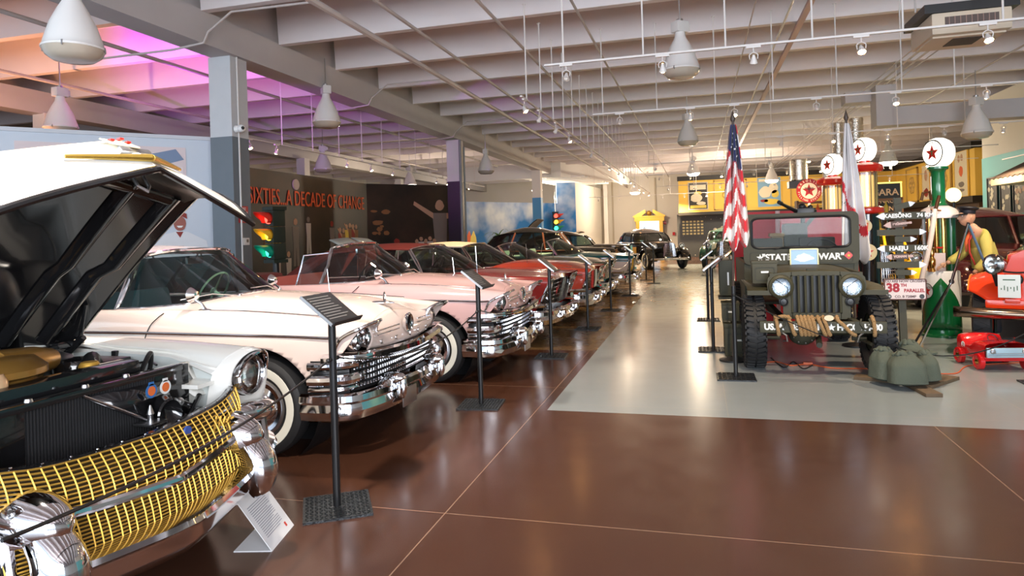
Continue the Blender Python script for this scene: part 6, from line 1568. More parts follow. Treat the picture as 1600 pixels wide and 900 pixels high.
    bm_ = MB(); sweepc(bm_, symm(sc_([(.60,W*1.03,.42),(.30,W*1.02,.42),(.10,W*.9,.42),(.03,W*.55,.42),(0,0,.42)])), [(0,.07),(.03,.05),(.03,0),(.01,-.02),(.035,-.06),(.02,-.12),(-.03,-.13),(-.04,.06)], 40); bm_.build('bumper', CHROME, root)
    MB().ball((0,0,.02),.04,Matrix.Translation(V3(.2,0,zf+.02)),12,(2.6,.5,.5)).build('hood_ornament', CHROME, root)
    MB().tube([V3(1.2,-.6*W/.94,zf),V3(1.22,-.6*W/.94,zf+.45)],.004,6).build('aerial', CHROME, root)
    return root
MAR = paint('maroon paint', (.26,.020,.018)); MARC = mat('maroon canvas', (.15,.018,.012), .75); REDP = paint('tomato red paint', (.42,.045,.020)); CRM = mat('cream roof', (.72,.60,.45), .5)
DGR = paint('dark grey green paint', (.06,.075,.055)); TQ = paint('turquoise paint', (.02,.34,.34)); TEAL = paint('deep teal paint', (.006,.085,.10)); PKW = paint('pinkish white paint', (.62,.50,.44)); BLKP = paint('black car paint', (.012,.012,.013), .12)
row_car('maroon_soft_top', (-1.90,9.9,0), rad(-2), MAR, 'maroon car with matching soft top parked beyond the two pink cars', 'soft', MARC, zf=.95, zh=.97, W=.95, top_z=1.42, wsh=1.55)
row_car('red_white_roof_car', (-1.76,12.3,0), 0, REDP, 'tomato red car with cream white roof behind the maroon soft top', 'hard', CRM, zf=.93, zh=1.0, W=.93, top_z=1.40, wsh=1.7)
row_car('grey_green_convertible', (-1.80,14.75,0), 0, DGR, 'dark grey green convertible with turquoise sides, between the red and the teal cars', 'none', None, lower=(TQ,.80), zf=.93, zh=.98, W=.93, top_z=1.36, seatc=DARK, wsh=1.7)
row_car('two_tone_convertible', (-1.50,17.4,0), 0, TEAL, 'deep teal over pinkish white convertible at the far end of the row', 'none', None, lower=(PKW,.80), zf=.95, zh=.98, W=.93, top_z=1.40, seatc=mat('mint seat',(.25,.4,.32),.6), wsh=1.5)

def old_car(name, loc, rz, paintm, label, L=4.7, H=1.72, W=.80, wide=.92, gold=None, wood=None, open_hood=0, cat='car', roofm=None):
    """1930s-40s car: tall rounded cabin, separate fenders, upright grille; front at s=0"""
    root = empty(name, loc, rz, label, cat)
    h0 = 1.08
    ln = [[(.30,.20,.45),(1.0,.45,.42),(1.6,W*.9,.38),(2.4,W,.36),(3.4,W,.36),(4.2,W*.9,.40),(L,W*.6,.50)],
          [(.28,.26,.70),(1.0,.48,.70),(1.6,W*.93,.70),(2.4,W*1.02,.66),(3.4,W*1.02,.66),(4.2,W*.95,.70),(L+.05,W*.66,.66)],
          [(.27,.24,.95),(1.0,.42,.98),(1.6,W*.86,1.02),(2.4,W*.98,1.02),(3.4,W*.98,1.02),(4.2,W*.88,1.0),(L,W*.6,.86)],
          [(.30,.14,1.05),(1.0,.26,1.09),(1.6,W*.5,1.12),(2.4,W*.8,1.10),(3.4,W*.8,1.10),(4.2,W*.7,1.06),(L-.1,W*.45,.94)],
          [(.30,0,1.08),(1.0,0,1.12),(1.55,0,1.14),(2.4,0,1.12),(3.4,0,1.12),(4.2,0,1.08),(L-.1,0,.96)]]
    shell(ln, 8, 4).build('body', paintm, root)
    # cabin glasshouse: pillars + roof + glass
    cab = [[(1.62,W*.90,1.06),(2.6,W*.98,1.06),(3.5,W*.95,1.06),(4.15,W*.78,1.04)],[(1.80,W*.84,1.30),(2.6,W*.92,1.32),(3.4,W*.90,1.32),(4.0,W*.70,1.28)],[(2.0,W*.76,H-.18),(2.6,W*.82,H-.14),(3.3,W*.80,H-.15),(3.8,W*.6,H-.24)]]
    gl = MB(); full = []
    for r in cab: full.append(resample(spline([V3(*p) for p in r]+[V3(p[0]+.12 if i == 0 else p[0], 0, p[2]) for i, p in ()]+[V3(r[-1][0]+.12,0,r[-1][2])]+[V3(p[0],-p[1],p[2]) for p in reversed(r)]+[V3(r[0][0]-.12,0,r[0][2])]+[V3(*r[0])],6),60))
    gl.grid(lambda u,v: (full[0][round(u*60)] if v < .25 else full[1][round(u*60)] if v < .75 else full[2][round(u*60)]), 60, 2); gl.build('glasshouse', glass('dark car glass',(.35,.45,.42),.08), root)
    rf = MB(); r0 = full[2]; cen = sum(r0, Vector())/len(r0)
    rf.grid(lambda u,v: r0[round(u*60)].lerp(cen, v)+Vector((0,0,.20*math.sin(v*PI/2))), 60, 6); rf.tube(r0,.02,6); rf.build('roof', roofm or paintm, root)
    bt = full[0]; pl_m = wood or paintm
    for i in (0, 9, 16, 24, 36, 44, 51, 57):
        MB().tube([full[0][i], full[1][i], full[2][i]], .028, 8).build('pillar', pl_m, root)
    MB().tube(full[0], .022, 6).build('belt_rail', pl_m if wood else CHROME, root)
    MB().box(V3(2.9,0,.95),(2.1,W*1.6,.25)).build('interior', DARK, root, smooth=False)
    for sd in (1,-1):
        def fen(s0, r, xw, ln_=.62):
            b = MB(); b.grid(lambda u,v: V3(s0-r*1.28*math.cos(PI*u), sd*(wide-.15+.17*math.sin(PI*v)-.17*(v<.5)*(1-math.sin(PI*v))*1.6-.16*(v)), .34+ (r*1.25)*math.sin(PI*u)*(.55+.45*math.sin(PI*(.25+.75*v))) ), 20, 10)
            return b
        for s0, r in ((.75,.42),(3.95,.42)):
            b = MB()
            def ff(u, v):
                a = PI*u*.97+.05; w = PI*v; rr_ = r*1.18
                y = sd*(wide-.20+.20*math.cos(w)); k = .80+.20*math.sin(w)
                return V3(s0-rr_*1.15*math.cos(a)*k, y, .30+rr_*math.sin(a)*1.18*k)
            b.grid(ff, 22, 10); b.build('fender', paintm, root, solid=.01)
            wheel(root, s0, sd*(wide-.16), r=.36, zr=.36, side=sd, w=.17)
        MB().box(V3(2.35,sd*(wide-.12),.33),(2.2,.22,.05),bev=.01).build('running_board', gold or BLACK, root)
        hp = V3(.42, sd*.58, .92); lb = MB().lathe([(.001,-.16),(.06,-.13),(.10,-.04),(.11,.02)],20,FR(hp,(0,1,0),(0,0,1))).build('headlight_shell', gold or CHROME, root)
        headlamp(lb, hp+Vector((.02,0,0)), .095)
        if gold: MB().box(V3(2.6,sd*(W+.02),.72),(1.9,.03,.34),bev=.01).build('side_panel', gold, root)
    A = symm([V3(.30,.20,1.02),V3(.26,.1,1.04),V3(.24,0,1.06)]); Bq = symm([V3(.26,.26,.52),V3(.22,.13,.50),V3(.20,0,.50)]); grille_lattice(root, A, Bq, 14, 8, CHROME, .008)
    MB().tube(sc_([(.30,.85,.42),(.10,.6,.42),(.04,0,.42)])[:-1]+[V3(.04,0,.42)]+[Vector((p.x,-p.y,p.z)) for p in reversed(sc_([(.30,.85,.42),(.10,.6,.42),(.04,0,.42)])[:-1])],.045,10).ball(V3(.02,.3,.45),.05,None,12,(1,1,1.8)).ball(V3(.02,-.3,.45),.05,None,12,(1,1,1.8)).build('bumper', CHROME, root)
    MB().ball((0,0,0),.03,Matrix.Translation(V3(.35,0,1.12)),12,(2.5,.6,.8)).build('hood_ornament', CHROME, root)
    return root
WOODM = mat('wood trim', (.16,.05,.02), .4, 0, .4); GOLDP = paint('gold paint', (.62,.36,.08)); GREENP = paint('bottle green paint', (.01,.07,.05))
old_car('black_wood_wagon', (-2.02,19.6,0), 0, BLKP, 'tall black estate car with wooden window frames behind the teal convertible', 5.0, 1.74, .86, .95, wood=WOODM)
old_car('black_round_car', (-2.0,23.9,0), 0, BLKP, 'small black round-roofed car in the far row beyond the black estate car', 4.3, 1.62)
old_car('black_gold_car', (-.95,26.8,0), rad(-62), BLKP, 'black old car with gold sides and whitewall tyres facing down the aisle', 4.6, 1.62, gold=GOLDP)
old_car('green_old_car', (.90,27.0,0), rad(-97), GREENP, 'bottle green old car facing the camera at the end of the aisle beside the flag', 4.6, 1.60)
row_car('dark_open_car', (-2.6,21.75,0), 0, BLKP, 'low dark convertible with a red seat between the two black old cars', 'none', None, zf=.93, top_z=1.36, seatc=mat('red seat',(.55,.03,.03),.5))
# cream car with lifted rear lid
def lid_car(name, loc, label, pm, um, Lh, ang):
    root = row_car(name, loc, 0, pm, label, 'none', None, zf=.95, top_z=1.3)
    M = Matrix.Translation(V3(1.75,0,1.0)) @ Matrix.Rotation(-rad(ang), 4, 'Y')
    MB().grid(lambda u,v: M @ Vector((Lh*u, (v*2-1)*(.72-.08*u*u), .06*math.sin(PI*u)+.05*math.cos((v*2-1)*PI/2)-.25*max(0,u-.85))), 16, 12).build('raised_hood', pm, root, solid=.015)
    MB().grid(lambda u,v: M @ Vector((Lh*u, (v*2-1)*(.70-.08*u*u), -.03+.06*math.sin(PI*u)+.05*math.cos((v*2-1)*PI/2)-.25*max(0,u-.85))), 16, 12).build('hood_underside', um, root)
    return root
lid_car('cream_raised_hood_car', (-4.4,28.5,0), 'cream car far back on the left with its bonnet raised', CRM, BLACK, 1.5, 24)
lid_car('dark_raised_hood_car', (-5.2,26.1,0), 'black green car far back with its bonnet standing steeply open', mat('dark green hood',(.01,.02,.016),.25), BLACK, 1.45, 52)
# potted palm and boards by the sky mural
pl = empty('potted_palm', (-9.2,30.9,0), 0, 'bushy palm in a pot standing before the blue sky mural', 'plant')
MB().lathe([(.001,.02),(.22,.02),(.30,.45),(.27,.45),(.25,.40),(.001,.40)],20).build('pot', mat('terracotta',(.30,.12,.06),.7), pl)
MB().tube([(0,0,.4),(.03,0,1.0),(.0,.02,1.4)],.05,8).build('trunk', BRN, pl)
lf = MB()
for k in range(64):
    a = R.uniform(0,2*PI); L_ = R.uniform(.6,1.05); el = R.uniform(.1,1.3); b = Vector((0,0,R.uniform(1.1,1.55))); prev=None
    for q in range(7):
        t = q/6; r_ = L_*t*math.cos(el*.6); z = b.z+L_*t*math.sin(el)-1.0*t*t*.75; w = .035*(1-t)+.008
        c = Vector((r_*math.cos(a), r_*math.sin(a), z)); s_ = Vector((-math.sin(a), math.cos(a), 0))*w
        lf.v += [c-s_, c+s_]
        if q: n = len(lf.v); lf.f.append((n-4,n-3,n-1,n-2))
lf.build('fronds', mat('palm green', (.10,.26,.04), .5), pl)
for i,(x_,m_) in enumerate(((-10.3,ORANGE),(-10.05,mat('surf yellow',(.8,.6,.1),.4)))):
    tag(MB().prism([(.0,-0),(.16,.3),(.2,.9),(.12,1.5),(0,1.8),(-.12,1.5),(-.2,.9),(-.16,.3)],0,.05,FR((x_,29.6-.1*i,0),(1,0,0),(0,.12,1))).build('surfboard', m_), ['orange surfboard standing left of the palm by the sky mural','yellow surfboard standing between the orange one and the palm'][i], 'surfboard')

# ================================================================ RIGHT SIDE: PUMPS, MANNEQUIN, RED VEHICLES
GRN = paint('pump green', (.005,.13,.035)); PUMPR = paint('pump red', (.62,.02,.01)); BRASS = mat('brass', (.70,.42,.12), .2, 1)
GLOBE = mat('lit globe', (.95,.93,.88), .3, emit=(1,.90,.72), estr=1.5)
def globe(parent, c, yaw, r=.20, txt=True):
    M = Matrix.Translation(c) @ Matrix.Rotation(yaw,4,'Z') @ FR((0,0,0),(1,0,0),(0,0,1))
    o = MB().lathe([(.001,-.12),(r*.72,-.118),(r*.90,-.09),(r*1.0,-.03),(r*1.0,.04),(r*.92,.085),(r*.82,.10),(.001,.10)],36,M).build('globe', GLOBE, parent)
    MB().lathe([(r*.80,.102),(r*.84,.104),(r*.88,.100)],36,M).build('globe_rim', BLACK, o)
    MB().prism(star(r*.55),.102,.106,M).build('star', RED, o, smooth=False)
    text('T', r*.4, M @ Matrix.Translation((0,-r*.02,.107)), mat('logo green',(0,.2,.08),.5), o, ext=.001, bold=.002)
    if txt: text('TEXACO', r*.28, M @ Matrix.Translation((0,r*.64,.103)), BLACK, o, ext=.001)
    return o
gp_ = empty('green_gas_pump', (3.18,10.4,0), 0, 'tall green and white gas pump with a lit globe and brass works', 'gas pump')
MB().lathe([(.001,0),(.27,0),(.27,.03),(.245,.04),(.235,.07),(.235,.14)],36).build('base_flange', GRN, gp_)
# drum: white above, green ogive painted on the front -> two skins of one curved shell
dr = MB().lathe([(.232,.10),(.232,.86),(.22,.885),(.001,.885)],48); dro = dr.build('drum', WHITE, gp_)
og = MB()
def ogf(u, v):
    a = (u*2-1); half = 3.0; q = a*half; ztop = .12+.68*max(0,1-abs(a)*1.02)**.60
    z = .10+(ztop-.10)*v; ang = -1.87+q*.5; return Vector((.235*math.cos(ang), .235*math.sin(ang), z))
og.grid(ogf, 48, 6).build('green_flame_panel', GRN, dro, solid=.002)
Ms_ = FR((.238*math.cos(-2.62),.238*math.sin(-2.62),.62),(.50,-.866,0),(0,0,1)); lo = MB().lathe([(.001,.002),(.10,.002),(.10,0)],28,Ms_).build('round_logo', WHITE, dro)
b = MB(); b.lathe([(.097,.004),(.103,.005),(.107,.003)],28,Ms_); b.build('logo_ring', BLACK, lo); MB().prism(star(.07),.003,.006,Ms_).build('logo_star', RED, lo, smooth=False); text('TEXACO',.04,Ms_ @ Matrix.Translation((0,.045,.008)),BLACK,lo,ext=.001)
for x_, y_, r_, m_ in ((-.13,-.03,.035,BRASS),(-.02,-.10,.016,GRN),(.05,.02,.045,BRASS),(.13,-.02,.06,GRN),(-.17,.05,.02,WHITE),(.0,.12,.03,BRASS),(.19,.04,.018,STEEL)):
    MB().tube([(x_,y_,.86),(x_,y_,1.62)],r_,14).build('column_pipe', m_, gp_)
vb = MB().lathe([(.001,0),(.05,0),(.03,.05),(.045,.09),(.045,.16),(.025,.2),(.035,.24),(.02,.3),(.001,.3)],18,Matrix.Translation((-.14,-.14,.88))); vb.build('brass_valve', BRASS, gp_)
MB().lathe([(.035,0),(.05,.012),(.035,.024)],20,Matrix.Translation((-.05,-.16,1.19))).build('red_valve_wheel', RED, gp_)
MB().box((-.05,-.14,1.0),(.14,.02,.26)).build('dial_plate', mat('dial pinkish',(.6,.5,.48),.4), gp_, smooth=False)
MB().lathe([(.001,1.60),(.245,1.60),(.25,1.62),(.24,1.66),(.20,1.72),(.12,1.765),(.07,1.775)],36).build('dome', mat('dome white',(.75,.68,.68),.3), gp_)
MB().lathe([(.12,1.77),(.10,1.79),(.085,1.82),(.085,2.22),(.10,2.25),(.13,2.27),(.13,2.30),(.001,2.30)],28).build('column_neck', GRN, gp_)
MB().box((-.10,-.05,2.02),(.006,.03,.3)).build('white_stripe', WHITE, gp_, smooth=False)
globe(gp_, (.02,0,2.49), rad(-64), .205)
hs = MB().tube(spline([(-.12,-.24,1.72),(-.15,-.27,1.55),(-.22,-.30,1.2),(-.30,-.30,.86),(-.34,-.28,.60)],6),.034,12); hs.build('white_hose', mat('hose white',(.72,.62,.55),.5), gp_)
MB().tube([(-.06,-.24,1.90),(-.09,-.25,1.80),(-.12,-.25,1.68)],[.02,.024,.02],10).tube([(-.17,-.25,1.72),(-.05,-.25,1.70)],.012,8).tube([(-.22,-.05,1.85),(-.20,-.06,1.95),(-.12,-.06,1.97),(-.10,-.05,1.85)],.02,8).build('nozzle', mat('old bronze',(.12,.05,.02),.4,.7), gp_)
lg = MB().lathe([(.001,-.02),(.10,-.02),(.11,0),(.10,.02),(.001,.02)],28,FR((3.75,11.6,1.95),(1,0,0),(0,0,1))).build('light_disc', mat('disc lit',(1,.85,.4),.3,emit=(1,.75,.25),estr=2.0)); tag(lg,'small glowing yellow disc sign beside the green pump column','sign')
MB().tube([(3.75,11.6,0),(3.75,11.6,1.85)],.02,8).build('post', BLACK, lg)
def red_pump(loc, label, yaw=-1.1):
    root = empty('red_gas_pump', loc, 0, label, 'gas pump', 'red visible gas pumps')
    MB().lathe([(.001,0),(.27,0),(.27,.06),(.19,.10),(.18,1.70),(.001,1.72)],32).build('black_base', BLACKG, root)
    MB().lathe([(.19,1.70),(.25,1.72),(.26,1.75),(.25,1.80),(.19,1.82),(.001,1.82)],32).build('lower_ring', PUMPR, root)
    MB().lathe([(.175,1.81),(.175,2.36)],40).build('glass_cylinder', glass('fuel glass',(.98,.88,.62),.10,.15), root)
    MB().lathe([(.001,1.82),(.12,1.82),(.12,2.30),(.001,2.30)],24).build('lit_core', mat('fuel glow',(1,.75,.4),.4,emit=(1,.66,.28),estr=.55), root)
    for a in range(6): MB().tube([(.165*math.cos(a),.165*math.sin(a),1.81),(.165*math.cos(a),.165*math.sin(a),2.36)],.008,6).build('gauge_rod', STEEL, root)
    MB().lathe([(.17,2.34),(.24,2.35),(.265,2.39),(.25,2.45),(.18,2.49),(.08,2.50),(.08,2.53),(.001,2.53)],36).build('red_cap', PUMPR, root)
    globe(root, (0,0,2.70), yaw, .19)
    M = FR((-.06,-.185,1.52),(1,0,0),(0,0,1)); o = MB().lathe([(.001,.006),(.10,.006),(.10,0)],24,M).build('round_badge', mat('badge cream',(.8,.65,.35),.4), root); MB().prism([(-.05,.05),(.05,.05),(.04,-.05),(-.04,-.05)],.006,.010,M).build('badge_figure', ORANGE, o, smooth=False)
    M = FR((-.03,-.185,1.12),(1,0,0),(0,0,1)); o = MB().lathe([(.001,.006),(.13,.006),(.13,0)],24,M).build('round_badge', mat('badge cream',(.8,.65,.35),.4), root); MB().prism(star(.09),.006,.010,M).build('badge_star', RED, o, smooth=False)
    MB().tube([(-.16,-.16,1.7),(-.2,-.2,1.2),(-.16,-.22,.6),(-.19,-.16,.5)],.018,8).build('hose', RED, root)
    return root
red_pump((2.52,11.5,0), 'red gas pump with glass cylinder and lit star globe, right of the white flag', rad(-66))
red_pump((2.26,12.6,-.12), 'red gas pump half hidden behind the white furled flag', rad(-60))
# round gasoline sign
rs_ = empty('round_gasoline_sign', PY(1264,298,15.0), 0, 'round red and white gasoline filling station sign with a star', 'sign')
M = FR((0,0,0),(1,.15,0),(0,0,1))
MB().lathe([(.001,-.015),(.25,-.015),(.25,.0),(.001,.0)],40,M).build('disc', mat('sign maroon',(.30,.015,.02),.35), rs_)
b = MB().lathe([(.001,.001),(.165,.001)],36,M).build('white_disc', mat('sign white',(.75,.62,.50),.35), rs_)
MB().prism(star(.14),.002,.006,M).build('star', mat('sign maroon',(.30,.015,.02),.35), b, smooth=False); text('T',.10,M @ Matrix.Translation((0,-.005,.008)),BLACK,b,ext=.001,bold=.002); text('TEXACO',.045,M @ Matrix.Translation((0,.05,.009)),BLACK,b,ext=.001,bold=.001)
for k, ch in enumerate('GASOLINE'):
    a = rad(68-19.4*k); text(ch, .06, M @ Matrix.Rotation(a,4,'Z') @ Matrix.Translation((0,.207,.002)), mat('sign white',(.75,.62,.50),.35), rs_, 'letter', .001, bold=.002)
for k, ch in enumerate('FILLING STATION'):
    a = rad(98+11.7*k); 
    if ch != ' ': text(ch, .055, M @ Matrix.Rotation(a,4,'Z') @ Matrix.Translation((0,.207,.002)) @ Matrix.Rotation(PI,4,'Z'), mat('sign white',(.75,.62,.50),.35), rs_, 'letter', .001, bold=.001)
rp0 = rs_.location; MB().tube([(0,.03,-rp0.z),(0,.03,-.2)],.03,8).build('post', STEELW, rs_)

# mannequin ---------------------------------------------------------
mn = empty('mannequin', (3.54,10.0,0), 0, 'mannequin in yellow shirt, dark cap and suspenders leaning beside the pump', 'mannequin')
MSK = mat('mannequin skin', (.50,.28,.17), .5); SHIRT = mat('yellow shirt', (.50,.43,.10), .85, bump=(40,.3)); TRS = mat('dark trousers', (.02,.02,.03), .85)
def skin(name, verts, edges, radii, m, parent, sub=2, root_i=0):
    me = bpy.data.meshes.new(name); me.from_pydata(verts, edges, []); o = bpy.data.objects.new(name, me); COL.objects.link(o); o.parent = parent; me.materials.append(m)
    sk = o.modifiers.new('skin','SKIN'); 
    bm = bmesh.new(); bm.from_mesh(me); ly = bm.verts.layers.skin.verify(); bm.verts.ensure_lookup_table()
    for i, v in enumerate(bm.verts):
        r_ = radii[i]; v[ly].radius = r_ if isinstance(r_, tuple) else (r_, r_); v[ly].use_root = (i == root_i)
    bm.to_mesh(me); bm.free()
    sb_ = o.modifiers.new('sub','SUBSURF'); sb_.levels = sub; sb_.render_levels = sub
    bpy.context.view_layer.update(); ev = bpy.data.meshes.new_from_object(o.evaluated_get(bpy.context.evaluated_depsgraph_get()))
    ev.polygons.foreach_set('use_smooth',[True]*len(ev.polygons)); o.modifiers.clear(); o.data = ev; return o
# faces -X, leaning forward; body (skin) continuous: legs, torso, arms, neck
J = dict(pel=(.08,0,.92), spn=(.04,0,1.10), chs=(-.02,0,1.30), nck=(-.08,0,1.44), hed=(-.13,0,1.52),
   lh=(.08,-.09,.88), lk=(.06,-.10,.48), la=(.10,-.11,.09), lt=(-.08,-.12,.04), rh=(.08,.09,.88), rk=(.0,.10,.48), ra=(.04,.11,.09), rt=(-.14,.12,.04),
   ls=(-.02,-.17,1.34), le=(-.02,-.24,1.06), lw=(-.20,-.27,.88), rs=(-.02,.17,1.34), re=(-.16,.22,1.10), rw=(-.36,.18,.99))
nm = list(J); ix = {k:i for i,k in enumerate(nm)}
E_ = [('pel','spn'),('spn','chs'),('chs','nck'),('nck','hed'),('pel','lh'),('lh','lk'),('lk','la'),('la','lt'),('pel','rh'),('rh','rk'),('rk','ra'),('ra','rt'),('chs','ls'),('ls','le'),('le','lw'),('chs','rs'),('rs','re'),('re','rw')]
RR = dict(pel=(.12,.15),spn=(.11,.13),chs=(.12,.14),nck=.055,hed=.06,lh=.09,lk=.06,la=.042,lt=.035,rh=.09,rk=.06,ra=.042,rt=.035,ls=.062,le=.042,lw=.028,rs=.062,re=.042,rw=.028)
body = skin('body', [J[k] for k in nm], [(ix[a],ix[b]) for a,b in E_], [RR[k] for k in nm], MSK, mn)
def sub_(keys, edges, grow, m, name, ends=None):
    P_ = [J[k] if isinstance(k, str) else k for k in keys]; rr_ = []
    for i,k in enumerate(keys):
        r_ = RR[k] if isinstance(k, str) else ends[i]; rr_.append(tuple(q+grow for q in r_) if isinstance(r_, tuple) else r_+grow)
    return skin(name, P_, edges, rr_, m, mn)
hw = lambda a,b,t: tuple(J[a][i]*(1-t)+J[b][i]*t for i in range(3))
sub_(['spn','chs','nck','ls','le',hw('le','lw',.85),'rs','re',hw('re','rw',.85),'pel'],[(9,0),(0,1),(1,2),(1,3),(3,4),(4,5),(1,6),(6,7),(7,8)],.022,SHIRT,'shirt',{5:.036,8:.036})
sub_(['pel','lh','lk','la','rh','rk','ra'],[(0,1),(1,2),(2,3),(0,4),(4,5),(5,6)],.022,TRS,'trousers')
for k in ('lt','rt'):
    a = J['la' if k=='lt' else 'ra']; MB().ball((a[0]-.07,a[1],.045),.05,None,16,(2.6,.95,.9)).build('shoe', BLACK, mn)
def head(parent, c, yaw):
    M = Matrix.Translation(c) @ Matrix.Rotation(yaw,4,'Z')
    def hf(u, v):
        th = 2*PI*u; ph = PI*v; x = .098*math.sin(ph)*math.cos(th); y = .074*math.sin(ph)*math.sin(th); z = -.118*math.cos(ph)
        if x > 0:  # face side
            x += .012*math.exp(-((z+.085)/.03)**2)*math.exp(-(y/.03)**2)            # chin
            x += .030*math.exp(-((z+.012)/.022)**2)*math.exp(-(y/.013)**2)           # nose
            x -= .014*math.exp(-((z-.018)/.014)**2)*math.exp(-((abs(y)-.032)/.016)**2) # eye sockets
            x += .009*math.exp(-((z-.040)/.012)**2)*math.exp(-(y/.05)**2)             # brow
            x += .007*math.exp(-((z+.050)/.010)**2)*math.exp(-(y/.025)**2)             # lips
        else: z += .01
        if z < -.04: y *= 1-.25*min(1,(-.04-z)/.08)
        return (x, y, z)
    h = MB().grid(hf, 64, 48, M).build('head', MSK, parent)
    for s_ in (-1,1):
        MB().ball((.080,s_*.031,.018),.010,M,12).build('eye', WHITE, h); MB().ball((.088,s_*.031,.018),.005,M,8).build('pupil', BLACK, h)
        MB().ball((-.005,s_*.075,.0),.020,M,12,(.7,.4,1.4)).build('ear', MSK, h)
        MB().tube([M @ Vector((.089,s_*.018,.040)), M @ Vector((.083,s_*.045,.041))],.004,6).build('eyebrow', DIM, h)
    MB().tube([M @ Vector((.098,-.020,-.048)), M @ Vector((.104,0,-.050)), M @ Vector((.098,.020,-.048))],.004,6).build('mouth', mat('lips',(.35,.10,.08),.5), h)
    cp = MB().lathe([(.085,.045),(.092,.06),(.092,.085),(.125,.115),(.120,.130),(.08,.138),(.001,.140)],32,M @ Matrix.Rotation(-.10,4,'Y')); cp.build('cap', mat('cap navy',(.01,.011,.016),.5), parent)
    MB().grid(lambda u,v: M @ Vector(((.08+.06*v)*math.cos(rad(-65+130*u)), (.085+.03*v)*math.sin(rad(-65+130*u)), .052-.022*v)), 16, 3).build('cap_peak', BLACKG, parent, solid=.004)
head(mn, (-.16,0,1.60), PI+.25)
def hand(parent, w, d, side, curl=.5, nrm=None):
    """w wrist, d pointing direction; palm + 5 fingers"""
    w = Vector(w); d = Vector(d).normalized(); n = Vector(nrm or (0,0,-1)); s_ = d.cross(n).normalized(); n = s_.cross(d).normalized()
    V = [tuple(w), tuple(w+d*.035), tuple(w+d*.075)]; Ed = [(0,1),(1,2)]; Rd = [(.020,.026),(.016,.034),(.013,.036)]
    o = skin('hand', V, Ed, Rd, MSK, parent, 2)
    for k,(off,L_) in enumerate(((-.028,.062),(-.010,.072),(.009,.068),(.027,.052))):
        b0 = w+d*.070+s_*off; p = [b0, b0+d*L_*.45+n*L_*.15*curl, b0+d*L_*.75+n*L_*.45*curl, b0+d*L_*.9+n*L_*.8*curl]
        skin('finger', [tuple(q) for q in p], [(0,1),(1,2),(2,3)], [.0095,.009,.0082,.007], MSK, o, 1)
    b0 = w+d*.02+s_*(-.026*side); p = [b0, b0+d*.022-s_*.022*side+n*.01, b0+d*.050-s_*.030*side+n*.018]
    skin('thumb', [tuple(q) for q in p], [(0,1),(1,2)], [.012,.010,.008], MSK, o, 1)
hand(mn, J['lw'], (-.55,-.15,-.8), 1, .7, (-.6,0,.2)); hand(mn, J['rw'], (-.85,-.1,-.45), -1, .6, (-.3,0,-.9))
MB().tube([(-.12,-.09,1.41),(-.165,-.06,1.30),(-.16,-.05,1.15),(-.10,-.05,.98)],.012,8).build('red_suspender', mat('red strap',(.45,.03,.02),.6), mn)
MB().tube([(-.12,.03,1.40),(-.165,.03,1.30),(-.17,.02,1.15)],[.016,.022,.012],8).build('orange_tie', ORANGE, mn)
# tripod of folded stands in front of the pump
tp_ = empty('leaning_stand', PZ(1490,545), 0, 'folded blue black and chrome metal stand leaning in front of the green pump', 'stand')
tb_ = tp_.location; pt_ = lambda x,y,Y: PY(x,y,Y)-tb_
MB().tube([pt_(1513,348,9.05), pt_(1487,440,8.9)],.016,8).build('dark_leg', BLACK, tp_)
MB().tube([pt_(1514,352,9.1), pt_(1543,422,9.3)],.014,8).build('blue_leg', mat('strut blue',(.10,.22,.32),.4), tp_)
MB().tube([pt_(1487,440,8.9), Vector((pt_(1450,530,8.8).x,0.1,.0))],.014,8).build('dark_leg', BLACK, tp_)
MB().tube([pt_(1486,442,8.85), Vector((pt_(1452,540,8.6).x,-.25,.0))],.012,8).tube([pt_(1513,350,9.0),pt_(1486,442,8.85)],.008,8).build('chrome_leg', CHROME, tp_)
MB().ball(pt_(1487,440,8.88),.03,None,10).ball(pt_(1513,350,9.07),.02,None,10).build('clamp', BLACK, tp_)

# red fire truck front ---------------------------------------------
RTP = paint('fire red paint', (.75,.045,.008), .18)
ft = empty('red_truck', (3.50,8.50,0), rad(-24), 'bright red truck front with round headlamp, bumper and licence plate at the right edge', 'truck')
